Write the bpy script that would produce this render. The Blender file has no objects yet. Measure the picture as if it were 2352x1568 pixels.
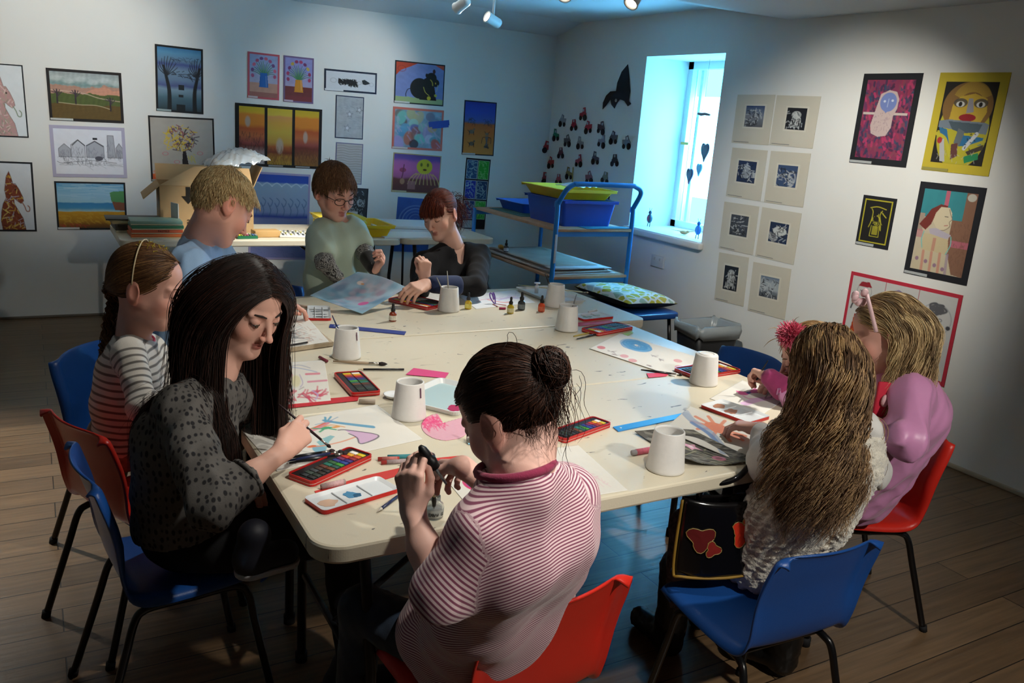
import bpy, bmesh, math, random
import numpy as np
from mathutils import Vector, Matrix, Euler

sc = bpy.context.scene
COL = sc.collection
PI = math.pi
# ------------------------------------------------------------------ camera
CAM_H = 1.6
F_PX = 1917.5
YAW, PITCH, ROLL = math.radians(30.3625), math.radians(14.721), math.radians(4.275)
_f = np.array([math.sin(YAW) * math.cos(PITCH), math.cos(YAW) * math.cos(PITCH), -math.sin(PITCH)])
_rt = np.array([math.cos(YAW), -math.sin(YAW), 0.0])
_up = np.cross(_rt, _f)
RT = _rt * math.cos(ROLL) + _up * math.sin(ROLL)
UP = -_rt * math.sin(ROLL) + _up * math.cos(ROLL)
FW = _f
CAM = np.array([0, 0, CAM_H])
cd = bpy.data.cameras.new('camera'); cam = bpy.data.objects.new('camera', cd); COL.objects.link(cam)
cd.sensor_width = 36.0; cd.lens = F_PX / 2352 * 36.0; cd.clip_start = 0.02; cd.clip_end = 60
cam.matrix_world = Matrix(((RT[0], UP[0], -FW[0], 0), (RT[1], UP[1], -FW[1], 0), (RT[2], UP[2], -FW[2], CAM_H), (0, 0, 0, 1)))
sc.camera = cam
# ------------------------------------------------------------------ world, colour
sc.view_settings.view_transform = 'Standard'; sc.view_settings.look = 'None'
sc.view_settings.gamma = 1.0; sc.view_settings.use_curve_mapping = False
sc.view_settings.exposure = 1.08
w = bpy.data.worlds.new('sky'); sc.world = w; w.use_nodes = True
_bg = w.node_tree.nodes['Background']; _bg.inputs[0].default_value = (0.07, 0.62, 1.0, 1); _bg.inputs[1].default_value = 4.2


def ray(x, y):
    return RT * ((x - 1176) / F_PX) - UP * ((y - 784) / F_PX) + FW


def at_z(x, y, z=0.74):
    d = ray(x, y); return CAM + d * ((z - CAM_H) / d[2])


def at_y(x, y, Y):
    d = ray(x, y); return CAM + d * (Y / d[1])


def at_x(x, y, X):
    d = ray(x, y); return CAM + d * (X / d[0])


def at_d(x, y, dep):
    return CAM + ray(x, y) * dep


def px(p):
    v = np.array(p, float) - CAM; d = v @ FW
    return np.array([1176 + F_PX * (v @ RT) / d, 784 - F_PX * (v @ UP) / d, d])


# ------------------------------------------------------------------ lamps of the room, plus an added fill spot
def spot(name, loc, tgt, power, ang, blend=0.85, col=(1, .955, .865), size=0.03):
    l = bpy.data.lights.new(name, 'SPOT'); l.energy = power; l.color = col
    l.spot_size = math.radians(ang); l.spot_blend = blend; l.shadow_soft_size = size
    o = bpy.data.objects.new(name, l); COL.objects.link(o); o.location = loc
    d = Vector(tgt) - Vector(loc); o.rotation_euler = d.to_track_quat('-Z', 'Y').to_euler()
    return o


LAMPS = [  # position, aim, watts, cone, visible spotlight housing, kept for the fixtures below
    ((2.95, 1.75, 2.22), (1.90, 2.15, .74), 68, 48, 1.0),
    ((2.75, 3.75, 2.22), (1.50, 3.35, .74), 56, 40, 1.0),
    ((1.95, 4.55, 2.30), (1.35, 5.75, .74), 125, 38, 1.0),
    ((0.35, 4.70, 2.30), (0.25, 6.69, 1.75), 54, 60, 1.0),
    ((2.56, 5.45, 2.30), (2.25, 6.69, 1.75), 14, 64, 1.0),
    ((-.70, 4.60, 2.25), (-.55, 3.75, 0.0), 110, 56, 1.0),
    ((1.15, 0.95, 2.22), (.80, 1.50, .80), 30, 66, 1.0),
    ((2.40, 2.70, 2.22), (4.15, 3.40, 1.10), 74, 68, 1.0),
    ((2.84, 5.55, 2.30), (2.40, 5.50, 2.45), 20, 110, 1.0),
    ((1.75, -.40, 2.22), (1.65, 1.25, .75), 66, 84, 1.0),  # fill spot added out of view to brighten the girls at right, housing included
    ((1.10, 2.55, 2.22), (.75, 2.50, .74), 20, 84, 1.0),
]
for _i, (_p, _t, _w, _a, _v) in enumerate(LAMPS):
    spot('spot_light', _p, _t, _w, _a)
_al = bpy.data.lights.new('daylight', 'AREA'); _al.shape = 'RECTANGLE'; _al.size = 1.2; _al.size_y = .80; _al.energy = 34
_al.color = (.16, .54, 1.0)
_ao = bpy.data.objects.new('daylight', _al); COL.objects.link(_ao); _ao.location = (4.74, 4.94, 1.5)
_ao.rotation_euler = (Vector((-1, 0, -.12))).to_track_quat('-Z', 'Y').to_euler()

# ------------------------------------------------------------------ colour and materials
def lin(c):
    if isinstance(c, str):
        c = tuple(int(c[i:i + 2], 16) / 255 for i in (0, 2, 4))
    return tuple((v / 12.92 if v <= .04045 else ((v + .055) / 1.055) ** 2.4) for v in c[:3])


_mc = {}


def mat(name, col='808080', rough=.6, metal=0., bump=0., bs=60., var=0., vs=8., spec=.5, trans=0., sheen=0., attr=None,
        emis=None, alpha=1., ior=1.45, detail=2.):
    if name in _mc: return _mc[name]
    m = bpy.data.materials.new(name); m.use_nodes = True; nt = m.node_tree; b = nt.nodes['Principled BSDF']
    c = lin(col) + (1,)
    b.inputs['Base Color'].default_value = c; b.inputs['Roughness'].default_value = rough
    b.inputs['Metallic'].default_value = metal; b.inputs['Specular IOR Level'].default_value = spec
    b.inputs['Transmission Weight'].default_value = trans; b.inputs['Sheen Weight'].default_value = sheen
    b.inputs['Alpha'].default_value = alpha; b.inputs['IOR'].default_value = ior
    N = nt.nodes.new; L = nt.links.new
    tc = N('ShaderNodeTexCoord')
    src = None
    if attr:
        a = N('ShaderNodeAttribute'); a.attribute_name = attr; src = a.outputs['Color']
        L(src, b.inputs['Base Color'])
    if var > 0:
        n = N('ShaderNodeTexNoise'); n.inputs['Scale'].default_value = vs; n.inputs['Detail'].default_value = 4
        L(tc.outputs['Object'], n.inputs['Vector'])
        mr = N('ShaderNodeMapRange'); mr.inputs[1].default_value = .3; mr.inputs[2].default_value = .7
        mr.inputs[3].default_value = 1 - var; mr.inputs[4].default_value = 1 + var
        L(n.outputs['Fac'], mr.inputs[0])
        mx = N('ShaderNodeMix'); mx.data_type = 'RGBA'; mx.blend_type = 'MULTIPLY'; mx.inputs[0].default_value = 1
        mx.clamp_result = False
        if src: L(src, mx.inputs[6])
        else: mx.inputs[6].default_value = c
        L(mr.outputs[0], mx.inputs[7]); L(mx.outputs[2], b.inputs['Base Color'])
    if bump > 0:
        n = N('ShaderNodeTexNoise'); n.inputs['Scale'].default_value = bs; n.inputs['Detail'].default_value = detail
        L(tc.outputs['Object'], n.inputs['Vector'])
        bp = N('ShaderNodeBump'); bp.inputs['Strength'].default_value = 1; bp.inputs['Distance'].default_value = bump
        L(n.outputs['Fac'], bp.inputs['Height']); L(bp.outputs[0], b.inputs['Normal'])
    if emis:
        b.inputs['Emission Color'].default_value = lin(emis[0]) + (1,); b.inputs['Emission Strength'].default_value = emis[1]
    _mc[name] = m
    return m


# ------------------------------------------------------------------ mesh builder
class MB:
    def __init__(s): s.v = []; s.f = []; s.sm = []

    def add(s, vs, fs, smooth=False, M=None):
        o = len(s.v)
        if M is not None: vs = [M @ Vector(v) for v in vs]
        s.v += [tuple(v) for v in vs]
        for f in fs: s.f.append([i + o for i in f]); s.sm.append(smooth)
        return s

    def box(s, c, d, M=None):
        x, y, z = c; a, b, e = d[0] / 2, d[1] / 2, d[2] / 2
        vs = [(x + i * a, y + j * b, z + k * e) for i in (-1, 1) for j in (-1, 1) for k in (-1, 1)]
        return s.add(vs, [(0, 1, 3, 2), (4, 6, 7, 5), (0, 4, 5, 1), (2, 3, 7, 6), (0, 2, 6, 4), (1, 5, 7, 3)], False, M)

    def rbox(s, c, d, r=.003, M=None):  # box with chamfered edges
        x, y, z = c; h = [q / 2 for q in d]; r = min(r, min(h) * .8)
        bm = bmesh.new(); bmesh.ops.create_cube(bm, size=1)
        for v in bm.verts: v.co = Vector((x + v.co.x * d[0], y + v.co.y * d[1], z + v.co.z * d[2]))
        bmesh.ops.bevel(bm, geom=bm.edges[:], offset=r, segments=2, affect='EDGES', profile=.5)
        bm.verts.index_update()
        s.add([v.co[:] for v in bm.verts], [[v.index for v in f.verts] for f in bm.faces], True, M); bm.free(); return s

    def prism(s, pts, z0, z1, M=None, smooth=False):
        n = len(pts)
        vs = [(p[0], p[1], z0) for p in pts] + [(p[0], p[1], z1) for p in pts]
        fs = [list(range(n))[::-1], list(range(n, 2 * n))] + [(i, (i + 1) % n, (i + 1) % n + n, i + n) for i in range(n)]
        return s.add(vs, fs, smooth, M)

    def lathe(s, prof, n=24, M=None, smooth=True, cap=True):
        vs = []; fs = []
        for r, z in prof:
            for k in range(n): a = 2 * PI * k / n; vs.append((r * math.cos(a), r * math.sin(a), z))
        for j in range(len(prof) - 1):
            for k in range(n):
                k2 = (k + 1) % n; fs.append((j * n + k, j * n + k2, (j + 1) * n + k2, (j + 1) * n + k))
        if cap:
            fs.append(list(range(n))[::-1]); fs.append([(len(prof) - 1) * n + k for k in range(n)])
        return s.add(vs, fs, smooth, M)

    def tube(s, pts, rad, n=10, M=None, cap=True):
        P = [Vector(p) for p in pts]; m = len(P)
        if not hasattr(rad, '__len__'): rad = [rad] * m
        vs = []; fs = []; nrm = None
        for i in range(m):
            t = (P[min(i + 1, m - 1)] - P[max(i - 1, 0)]).normalized()
            if nrm is None:
                nrm = t.orthogonal().normalized()
            nrm = (nrm - t * nrm.dot(t))
            nrm = nrm.normalized() if nrm.length > 1e-6 else t.orthogonal().normalized()
            b = t.cross(nrm)
            for k in range(n):
                a = 2 * PI * k / n; vs.append(tuple(P[i] + (nrm * math.cos(a) + b * math.sin(a)) * rad[i]))
        for j in range(m - 1):
            for k in range(n):
                k2 = (k + 1) % n; fs.append((j * n + k, j * n + k2, (j + 1) * n + k2, (j + 1) * n + k))
        if cap: fs.append(list(range(n))[::-1]); fs.append([(m - 1) * n + k for k in range(n)])
        return s.add(vs, fs, True, M)

    def ell(s, c, r, n=16, M=None):
        vs = []; fs = []; m = n // 2
        for j in range(m + 1):
            th = PI * j / m
            for k in range(n):
                a = 2 * PI * k / n
                vs.append((c[0] + r[0] * math.sin(th) * math.cos(a), c[1] + r[1] * math.sin(th) * math.sin(a), c[2] + r[2] * math.cos(th)))
        for j in range(m):
            for k in range(n):
                k2 = (k + 1) % n; fs.append((j * n + k, (j + 1) * n + k, (j + 1) * n + k2, j * n + k2))
        return s.add(vs, fs, True, M)

    def grid(s, fn, nu, nv, smooth=True, M=None):
        vs = [fn(i / (nu - 1), j / (nv - 1)) for j in range(nv) for i in range(nu)]
        fs = [(j * nu + i, j * nu + i + 1, (j + 1) * nu + i + 1, (j + 1) * nu + i) for j in range(nv - 1) for i in range(nu - 1)]
        return s.add(vs, fs, smooth, M)

    def mesh(s, name):
        me = bpy.data.meshes.new(name); me.from_pydata(s.v, [], s.f)
        me.polygons.foreach_set('use_smooth', s.sm); me.update(); return me


def link(name, me, m=None, parent=None, world=False):
    o = bpy.data.objects.new(name, me); COL.objects.link(o)
    if m is not None: me.materials.append(m)
    if parent is not None:
        o.parent = parent
        if world: o.matrix_parent_inverse = _mw(parent).inverted()
    return o


def _mw(o):
    M = Matrix.LocRotScale(o.location, o.rotation_euler, o.scale)
    return M if o.parent is None else _mw(o.parent) @ o.matrix_parent_inverse @ M


def part(name, mb, m, parent=None, world=False, bevel=0, solid=0, sub=0):
    o = link(name, mb.mesh(name), m, parent, world)
    if solid: d = o.modifiers.new('s', 'SOLIDIFY'); d.thickness = solid; d.offset = 0
    if bevel:
        d = o.modifiers.new('b', 'BEVEL'); d.width = bevel; d.segments = 2; d.limit_method = 'ANGLE'
    if sub: d = o.modifiers.new('u', 'SUBSURF'); d.levels = sub; d.render_levels = sub
    return o


def tag(o, label=None, cat=None, group=None, kind=None):
    if label: o['label'] = label
    if cat: o['category'] = cat
    if group: o['group'] = group
    if kind: o['kind'] = kind
    return o


def thing(name, label, cat, loc=(0, 0, 0), rz=0., group=None, rot=None):
    o = bpy.data.objects.new(name, None); COL.objects.link(o); o.empty_display_size = .05
    o.location = loc; o.rotation_euler = rot if rot else (0, 0, rz)
    return tag(o, label, cat, group)


def solo(name, mb, m, label, cat, loc=(0, 0, 0), rz=0., group=None, rot=None, **k):
    o = part(name, mb, m, **k); o.location = loc; o.rotation_euler = rot if rot else (0, 0, rz)
    return tag(o, label, cat, group)


def dup(root, label=None, group=None, loc=None, rz=None):
    def cp(o, par):
        c = o.copy(); COL.objects.link(c)
        if par is not None: c.parent = par; c.matrix_parent_inverse = o.matrix_parent_inverse.copy()
        for ch in list(o.children): cp(ch, c)
        return c
    r = cp(root, None)
    if label: r['label'] = label
    if group: r['group'] = group
    if loc is not None: r.location = loc
    if rz is not None: r.rotation_euler = (0, 0, rz)
    return r


def npmesh(name, V, F, col=None, attrs=None, smooth=True):
    """numpy arrays to a mesh; F is (n,3) or (n,4)"""
    me = bpy.data.meshes.new(name); V = np.ascontiguousarray(V, np.float32); F = np.ascontiguousarray(F, np.int32)
    k = F.shape[1]
    me.vertices.add(len(V)); me.vertices.foreach_set('co', V.ravel())
    me.loops.add(F.size); me.loops.foreach_set('vertex_index', F.ravel())
    me.polygons.add(len(F)); me.polygons.foreach_set('loop_start', np.arange(0, F.size, k, dtype=np.int32))
    me.polygons.foreach_set('loop_total', np.full(len(F), k, np.int32))
    me.polygons.foreach_set('use_smooth', np.full(len(F), smooth))
    if col is not None:
        a = me.color_attributes.new('Col', 'FLOAT_COLOR', 'POINT'); c = np.ones((len(V), 4), np.float32); c[:, :3] = col
        a.data.foreach_set('color', c.ravel())
    for n, d in (attrs or {}).items():
        a = me.attributes.new(n, 'FLOAT', 'POINT'); a.data.foreach_set('value', np.ascontiguousarray(d, np.float32))
    me.update(); me.validate()
    return me
# ------------------------------------------------------------------ the room
WX, WY = 4.15, 6.69
LX, RY = -2.6, -2.6


def plaster():
    m = mat('plaster', 'd8d8d3', .92, bump=.0012, bs=9, var=.03, vs=1.5, detail=5)
    return m


def ceil_prof():
    return [(RY, 2.33), (3.98, 2.33), (4.70, 2.45), (6.30, 2.45), (WY + .02, 2.35)]


def struct(name, mb, m, **k):
    return tag(part(name, mb, m, **k), kind='structure')


def wood_floor():
    m = bpy.data.materials.new('floor_boards'); m.use_nodes = True; nt = m.node_tree; b = nt.nodes['Principled BSDF']
    N = nt.nodes.new; L = nt.links.new
    tc = N('ShaderNodeTexCoord'); br = N('ShaderNodeTexBrick'); br.offset = .37; br.offset_frequency = 2
    br.inputs['Scale'].default_value = 1; br.inputs['Brick Width'].default_value = 1.9; br.inputs['Row Height'].default_value = .135
    br.inputs['Mortar Size'].default_value = .0022; br.inputs['Mortar Smooth'].default_value = .3; br.inputs['Bias'].default_value = 0
    br.inputs['Color1'].default_value = lin('7d6449') + (1,); br.inputs['Color2'].default_value = lin('5f4a34') + (1,)
    br.inputs['Mortar'].default_value = lin('1d150e') + (1,)
    L(tc.outputs['Object'], br.inputs['Vector'])
    mp = N('ShaderNodeMapping'); mp.inputs['Scale'].default_value = (1.2, 22, 1); L(tc.outputs['Object'], mp.inputs[0])
    n = N('ShaderNodeTexNoise'); n.inputs['Scale'].default_value = 2.2; n.inputs['Detail'].default_value = 6; L(mp.outputs[0], n.inputs['Vector'])
    mr = N('ShaderNodeMapRange'); mr.inputs[1].default_value = .3; mr.inputs[2].default_value = .7; mr.inputs[3].default_value = .72; mr.inputs[4].default_value = 1.22
    L(n.outputs['Fac'], mr.inputs[0])
    mx = N('ShaderNodeMix'); mx.data_type = 'RGBA'; mx.blend_type = 'MULTIPLY'; mx.inputs[0].default_value = 1
    L(br.outputs['Color'], mx.inputs[6]); L(mr.outputs[0], mx.inputs[7]); L(mx.outputs[2], b.inputs['Base Color'])
    b.inputs['Roughness'].default_value = .33; b.inputs['Specular IOR Level'].default_value = .5
    bp = N('ShaderNodeBump'); bp.inputs['Distance'].default_value = .002; bp.inputs['Strength'].default_value = .6
    ad = N('ShaderNodeMath'); ad.operation = 'SUBTRACT'; L(n.outputs['Fac'], ad.inputs[0]); L(br.outputs['Fac'], ad.inputs[1])
    L(ad.outputs[0], bp.inputs['Height']); L(bp.outputs[0], b.inputs['Normal'])
    return m


PL = plaster()
struct('floor', MB().box(((LX + WX) / 2, (RY + WY) / 2, -.05), (WX - LX + .6, WY - RY + .6, .1)), wood_floor())
_pr = ceil_prof()
mb = MB(); _t = [(y, z) for y, z in _pr] + [(WY + .02, 2.7), (RY, 2.7)]
n_ = len(_t); vs = [(LX - .1, y, z) for y, z in _t] + [(WX + .1, y, z) for y, z in _t]
mb.add(vs, [list(range(n_)), list(range(n_, 2 * n_))[::-1]] + [(i, i + n_, (i + 1) % n_ + n_, (i + 1) % n_) for i in range(n_)])
struct('ceiling', mb, mat('ceiling_paint', 'cfd3d4', .95, var=.03, vs=2))
struct('wall_back', MB().box(((LX + WX) / 2, WY + .15, 1.3), (WX - LX + .8, .3, 2.8)), PL)
struct('wall_left', MB().box((LX - .15, (RY + WY) / 2, 1.3), (.3, WY - RY + .6, 2.8)), PL)
struct('wall_front', MB().box(((LX + WX) / 2, RY - .15, 1.3), (WX - LX + .8, .3, 2.8)), PL)
# right wall with the deep window opening
Y0, Y1, Z0, Z1, D = 4.512, 5.372, .862, 2.152, .62
mb = MB()
mb.box((WX + D / 2, (RY + Y0) / 2, 1.3), (D, Y0 - RY, 2.8)); mb.box((WX + D / 2, (Y1 + WY) / 2 + .1, 1.3), (D, WY - Y1 + .2, 2.8))
mb.box((WX + D / 2, (Y0 + Y1) / 2, Z0 / 2 - .05), (D, Y1 - Y0, Z0 + .1)); mb.box((WX + D / 2, (Y0 + Y1) / 2, (Z1 + 2.7) / 2), (D, Y1 - Y0, 2.7 - Z1))
struct('wall_right', mb, PL)
# window: frame, glass, sill
GX = WX + .46
WP = mat('window_paint', 'e8ecec', .4)
mb = MB(); t = .055
for (yy, zz, a, b) in [(Y0 + t / 2, (Z0 + Z1) / 2, t, Z1 - Z0), (Y1 - t / 2, (Z0 + Z1) / 2, t, Z1 - Z0), ((Y0 + Y1) / 2, Z0 + t / 2, Y1 - Y0, t), ((Y0 + Y1) / 2, Z1 - t / 2, Y1 - Y0, t)]:
    mb.box((GX, yy, zz), (.07, a, b))
fr = struct('window_1', mb, WP)
mb = MB(); mb.box((GX + .01, Y1 - .14, 1.5), (.035, .03, Z1 - Z0 - 2 * t))
part('glazing_bar', mb, WP, fr)
part('glass_pane', MB().box((GX + .015, (Y0 + Y1) / 2, (Z0 + Z1) / 2), (.005, Y1 - Y0 - 2 * t, Z1 - Z0 - 2 * t)), mat('window_glass', 'ffffff', 0, trans=1, ior=1.1), fr)
part('window_catch', MB().box((GX - .05, Y1 - .09, 1.53), (.03, .09, .02)), mat('brass', 'a08a50', .35, 1), fr)
sl = part('window_sill', MB().rbox((WX + .20, (Y0 + Y1) / 2, Z0 - .012), (.47, Y1 - Y0 - .004, .03), .006), mat('sill_paint', 'd9dbda', .5), fr)
struct('trim_1', MB().rbox((WX - .022, (Y0 + Y1) / 2 , Z0 - .028), (.044, Y1 - Y0 + .06, .05), .012), PL)
struct('baseboard_right', MB().rbox((WX - .008, (RY + WY) / 2, .012), (.016, WY - RY, .024), .004), mat('skirting', 'a89f8c', .5))
struct('baseboard_back', MB().rbox(((LX + WX) / 2, WY - .006, .008), (WX - LX, .012, .016), .003), mat('skirting_dark', '6d6559', .5))
# faint sockets / painted-over plate on the right wall
pw = thing('wall_socket', 'white painted wall socket plate low on the right wall', 'socket', tuple(at_x(1512, 600, WX)))
part('plate', MB().rbox((-.006, 0, 0), (.012, .15, .09), .004), mat('socket_paint', 'c9ccca', .5), pw)
for s_ in (-1, 1): part('rocker', MB().rbox((-.014, s_ * .03, .018), (.006, .012, .02), .002), mat('socket_switch', 'b0b3b2', .4), pw)

# spotlight fixtures
M_LAMP = mat('lamp_white', 'dcdedd', .35); M_GLOW = mat('lamp_glow', 'fff6e0', .5, emis=('fff3dc', 9))


def fixture(loc, tgt, label, zc):
    t = thing('ceiling_spotlight', label, 'spotlight', loc, group=None)
    d = (Vector(tgt) - Vector(loc)).normalized(); q = d.to_track_quat('Z', 'Y').to_matrix().to_4x4()
    back = q @ Matrix.Translation((0, 0, -.13))
    part('lamp_head', MB().lathe([(.0, .0), (.028, .0), (.034, .012), (.036, .10), (.041, .115), (.041, .118), (.033, .118), (.033, .09), (.0, .088)], 24, back, cap=False), M_LAMP, t)
    part('bulb', MB().lathe([(.0, .098), (.031, .096), (.031, .089), (0, .089)], 20, back, cap=False), M_GLOW, t)
    z = zc - loc[2]
    part('ceiling_base', MB().lathe([(.0, z - .022), (.045, z - .022), (.05, z - .015), (.05, z), (0, z)], 24, Matrix.Translation((-d.x * .07, -d.y * .07, 0)), cap=False), M_LAMP, t)
    part('arm', MB().tube([(-d.x * .07, -d.y * .07, -d.z * .07), (-d.x * .07, -d.y * .07, z - .02)], .009, 10), M_LAMP, t)
    return t


def ceil_z(y):
    return float(np.interp(y, [p[0] for p in _pr], [p[1] for p in _pr]))


FX = ['white ceiling spotlight aimed at the right half of the painting table', 'white ceiling spotlight aimed at the far end of the painting table',
      'white ceiling spotlight aimed at the table along the back wall', 'white ceiling spotlight aimed at the left of the back wall',
      'white ceiling spotlight hanging in front of the top of the back wall', 'white ceiling spotlight above the left floor',
      'white ceiling spotlight above the girl in the striped top', 'white ceiling spotlight aimed at the right wall', 'white ceiling spotlight turned up against the ceiling near the back wall', 'added white fill spotlight aimed at the girls at the right end of the table', 'white ceiling spotlight over the left half of the painting table']
for i, (p, tg, wt, an, v) in enumerate(LAMPS):
    fixture(p, tg, FX[i], ceil_z(p[1]))
for p, tg, l in [(at_z(652, -14, 2.30), (0.9, 6.69, 1.9), 'white ceiling spotlight with glowing rim at the top left of the picture'),
                 (at_z(1298, -2, 2.30), (2.2, 3.4, 0.9), 'white ceiling spotlight with thin bright rim at the top of the picture')]:
    p = tuple(float(q) for q in p); fixture(p, tg, l, ceil_z(p[1]))
# ------------------------------------------------------------------ stacking chairs
PLB = mat('blue_plastic', '1a4a90', .36, bump=.0003, bs=400, var=.04)
PLR = mat('red_plastic', 'c8281c', .36, bump=.0003, bs=400, var=.04)
BLK = mat('black_tube', '101012', .3, spec=.6)
RUB = mat('rubber_foot', '18181a', .8)


def spl(pts, n):
    """Catmull-Rom through points, n samples"""
    P = np.array(pts, float); m = len(P); t = np.linspace(0, m - 1, n); out = []
    for u in t:
        i = min(int(u), m - 2); f = u - i
        p0, p1, p2, p3 = P[max(i - 1, 0)], P[i], P[i + 1], P[min(i + 2, m - 1)]
        out.append(.5 * ((2 * p1) + (-p0 + p2) * f + (2 * p0 - 5 * p1 + 4 * p2 - p3) * f ** 2 + (-p0 + 3 * p1 - 3 * p2 + p3) * f ** 3))
    return np.array(out)


def make_chair(label, m, loc, rz, sh=.42, sc_=.93):
    t = thing('stacking_chair', label, 'chair', loc, rz); t.scale = (sc_,) * 3
    prof = spl([(.215, .395), (.212, .425), (.18, .437), (.05, .425), (-.09, .42), (-.155, .435), (-.185, .49), (-.20, .56), (-.215, .64), (-.235, .71), (-.25, .755), (-.262, .768)], 46)
    hw = spl([(.175,), (.195,), (.205,), (.207,), (.205,), (.20,), (.197,), (.203,), (.207,), (.205,), (.195,), (.17,)], 46)[:, 0]
    k = sh / .43

    def fn(u, v):
        j = min(int(round(v * 45)), 45); y, z = prof[j]; a = hw[j]
        u2 = 2 * u - 1; s = abs(u2); back = min(1, max(0, (j - 22) / 8))
        x = u2 * a
        e = max(0, (s - .84) / .16)
        z2 = z - (1 - back) * (.022 * e * e) + (1 - back) * .012 * s * s
        y2 = y + back * (.038 * s * s) - back * .03 * e * e
        cr = max(0, (j - 40) / 5)
        z2 -= .03 * cr * s ** 6
        fr = max(0, (5 - j) / 5)
        y2 -= fr * .03 * s ** 6
        return (x, y2, z2 * k)
    part('seat_shell', MB().grid(fn, 27, 46), m, t, solid=.007)
    for sx in (-1, 1):
        for sy in (1, -1):
            foot = (sx * .205, .215 if sy > 0 else -.27, 0)
            top = (sx * .165, .12 if sy > 0 else -.13, .385 * k)
            mid = (sx * .165, 0.0, .388 * k)
            kn = (sx * .172, top[1] + sy * .028, .36 * k)
            pts = spl([mid, (sx * .165, top[1] * .6, .390 * k), top, kn, tuple(np.array(kn) * .7 + np.array(foot) * .3), foot], 24)
            g = part('leg', MB().tube([tuple(p) for p in pts], .0115, 10), BLK, t)
            part('foot_cap', MB().tube([(foot[0], foot[1], 0.0), tuple(np.array(foot) * .96 + np.array(kn) * .04 + np.array((0, 0, .008)))], .0145, 10), RUB, g)
    part('cross_bar', MB().tube([(-.165, .02, .386 * k), (.165, .02, .386 * k)], .009, 8).tube([(-.165, -.1, .386 * k), (.165, -.1, .386 * k)], .009, 8), BLK, t)
    return t


CH = {}
CH['bR'] = make_chair('blue plastic stacking chair in the right foreground under the girl in the white fluffy vest', PLB, (1.62, 1.37, 0), math.radians(-3), .43, .88)
CH['rF'] = make_chair('red plastic stacking chair in the centre foreground, behind the girl in the pink striped top', PLR, (.84, 1.42, 0), math.radians(8), .42, .94)
CH['w'] = make_chair('blue plastic stacking chair under the long-haired woman at left', PLB, (.28, 2.17, 0), math.radians(-84), .44, .92)
CH['rL'] = make_chair('empty red plastic stacking chair at the left edge, between two blue chairs', PLR, (.26, 2.60, 0), math.radians(-66))
CH['bL'] = make_chair('blue plastic stacking chair at far left behind the girl with the braid', PLB, (.30, 3.15, 0), math.radians(-130))
CH['rR'] = make_chair('red plastic stacking chair under the girl in the pink smock at right', PLR, (2.44, 1.74, 0), math.radians(66))
CH['bP'] = make_chair('blue plastic stacking chair beside the grey right wall, partly hidden by the painted picture table', PLB, (2.50, 2.50, 0), math.radians(97))
CH['bB'] = make_chair('blue plastic stacking chair behind the far left corner of the painting table', PLB, (1.03, 4.05, 0), math.radians(182))

# ------------------------------------------------------------------ folding tables


def rrect(x0, y0, x1, y1, r, n=8):
    o = []
    for cx, cy, a0 in ((x1 - r, y1 - r, 0), (x0 + r, y1 - r, 90), (x0 + r, y0 + r, 180), (x1 - r, y0 + r, 270)):
        for k in range(n + 1):
            a = math.radians(a0 + 90 * k / n); o.append((cx + r * math.cos(a), cy + r * math.sin(a)))
    return o


def scuffed():
    m = mat('table_top_plastic', 'd3cab4', .42, bump=.0002, bs=250, var=.02, vs=3)
    nt = m.node_tree; b = nt.nodes['Principled BSDF']; N = nt.nodes.new; L = nt.links.new
    src = b.inputs['Base Color'].links[0].from_socket
    tc = N('ShaderNodeTexCoord')
    for (sc_, lo, hi, col, dist) in ((13, .695, .71, '3a3436', 1.2), (5, .66, .80, 'a79a7c', .4), (7.5, .765, .78, 'c8c23a', 0)):
        mp = N('ShaderNodeMapping'); mp.inputs['Scale'].default_value = (1, 2.6, 1); mp.inputs['Location'].default_value = (sc_, sc_, 0); L(tc.outputs['Object'], mp.inputs[0])
        n = N('ShaderNodeTexNoise'); n.inputs['Scale'].default_value = sc_; n.inputs['Detail'].default_value = 3; n.inputs['Distortion'].default_value = dist
        L(mp.outputs[0], n.inputs['Vector'])
        mr = N('ShaderNodeMapRange'); mr.inputs[1].default_value = lo; mr.inputs[2].default_value = hi; mr.inputs[4].default_value = .8; L(n.outputs['Fac'], mr.inputs[0])
        mx = N('ShaderNodeMix'); mx.data_type = 'RGBA'; L(mr.outputs[0], mx.inputs[0]); L(src, mx.inputs[6]); mx.inputs[7].default_value = lin(col) + (1,)
        src = mx.outputs[2]
    L(src, b.inputs['Base Color'])
    return m


M_TOP = scuffed(); M_STEEL = mat('table_leg_steel', '23262a', .4, .3)


def fold_table(label, x0, y0, x1, y1, z=.74, r=.07, th=.042):
    cx, cy = (x0 + x1) / 2, (y0 + y1) / 2
    t = thing('folding_table', label, 'table', (cx, cy, 0))
    part('table_top', MB().prism(rrect(x0 - cx, y0 - cy, x1 - cx, y1 - cy, r, 22), z - th, z), M_TOP, t, bevel=.007)
    hx, hy = (x1 - x0) / 2, (y1 - y0) / 2
    for s in (-1, 1):
        for q in (-1, 1):
            xx = s * (hx - .16); yy = q * (hy - .10)
            part('leg', MB().tube([(xx, yy * .72, z - th - .004), (xx, yy * .80, z - .14), (xx, yy, .35), (xx, yy, .012)], .0135, 10), M_STEEL, t)
            part('foot_cap', MB().lathe([(0, 0), (.018, 0), (.018, .03), (0, .03)], 12, Matrix.Translation((xx, yy, 0)), cap=False), RUB, t)
        part('leg_brace', MB().tube([(s * (hx - .16), -hy + .13, .30), (s * (hx - .16), hy - .13, .30)], .010, 8).tube([(s * (hx - .16), 0, .30), (s * .22, 0, z - th - .01)], .009, 8), M_STEEL, t)
    return t


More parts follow.
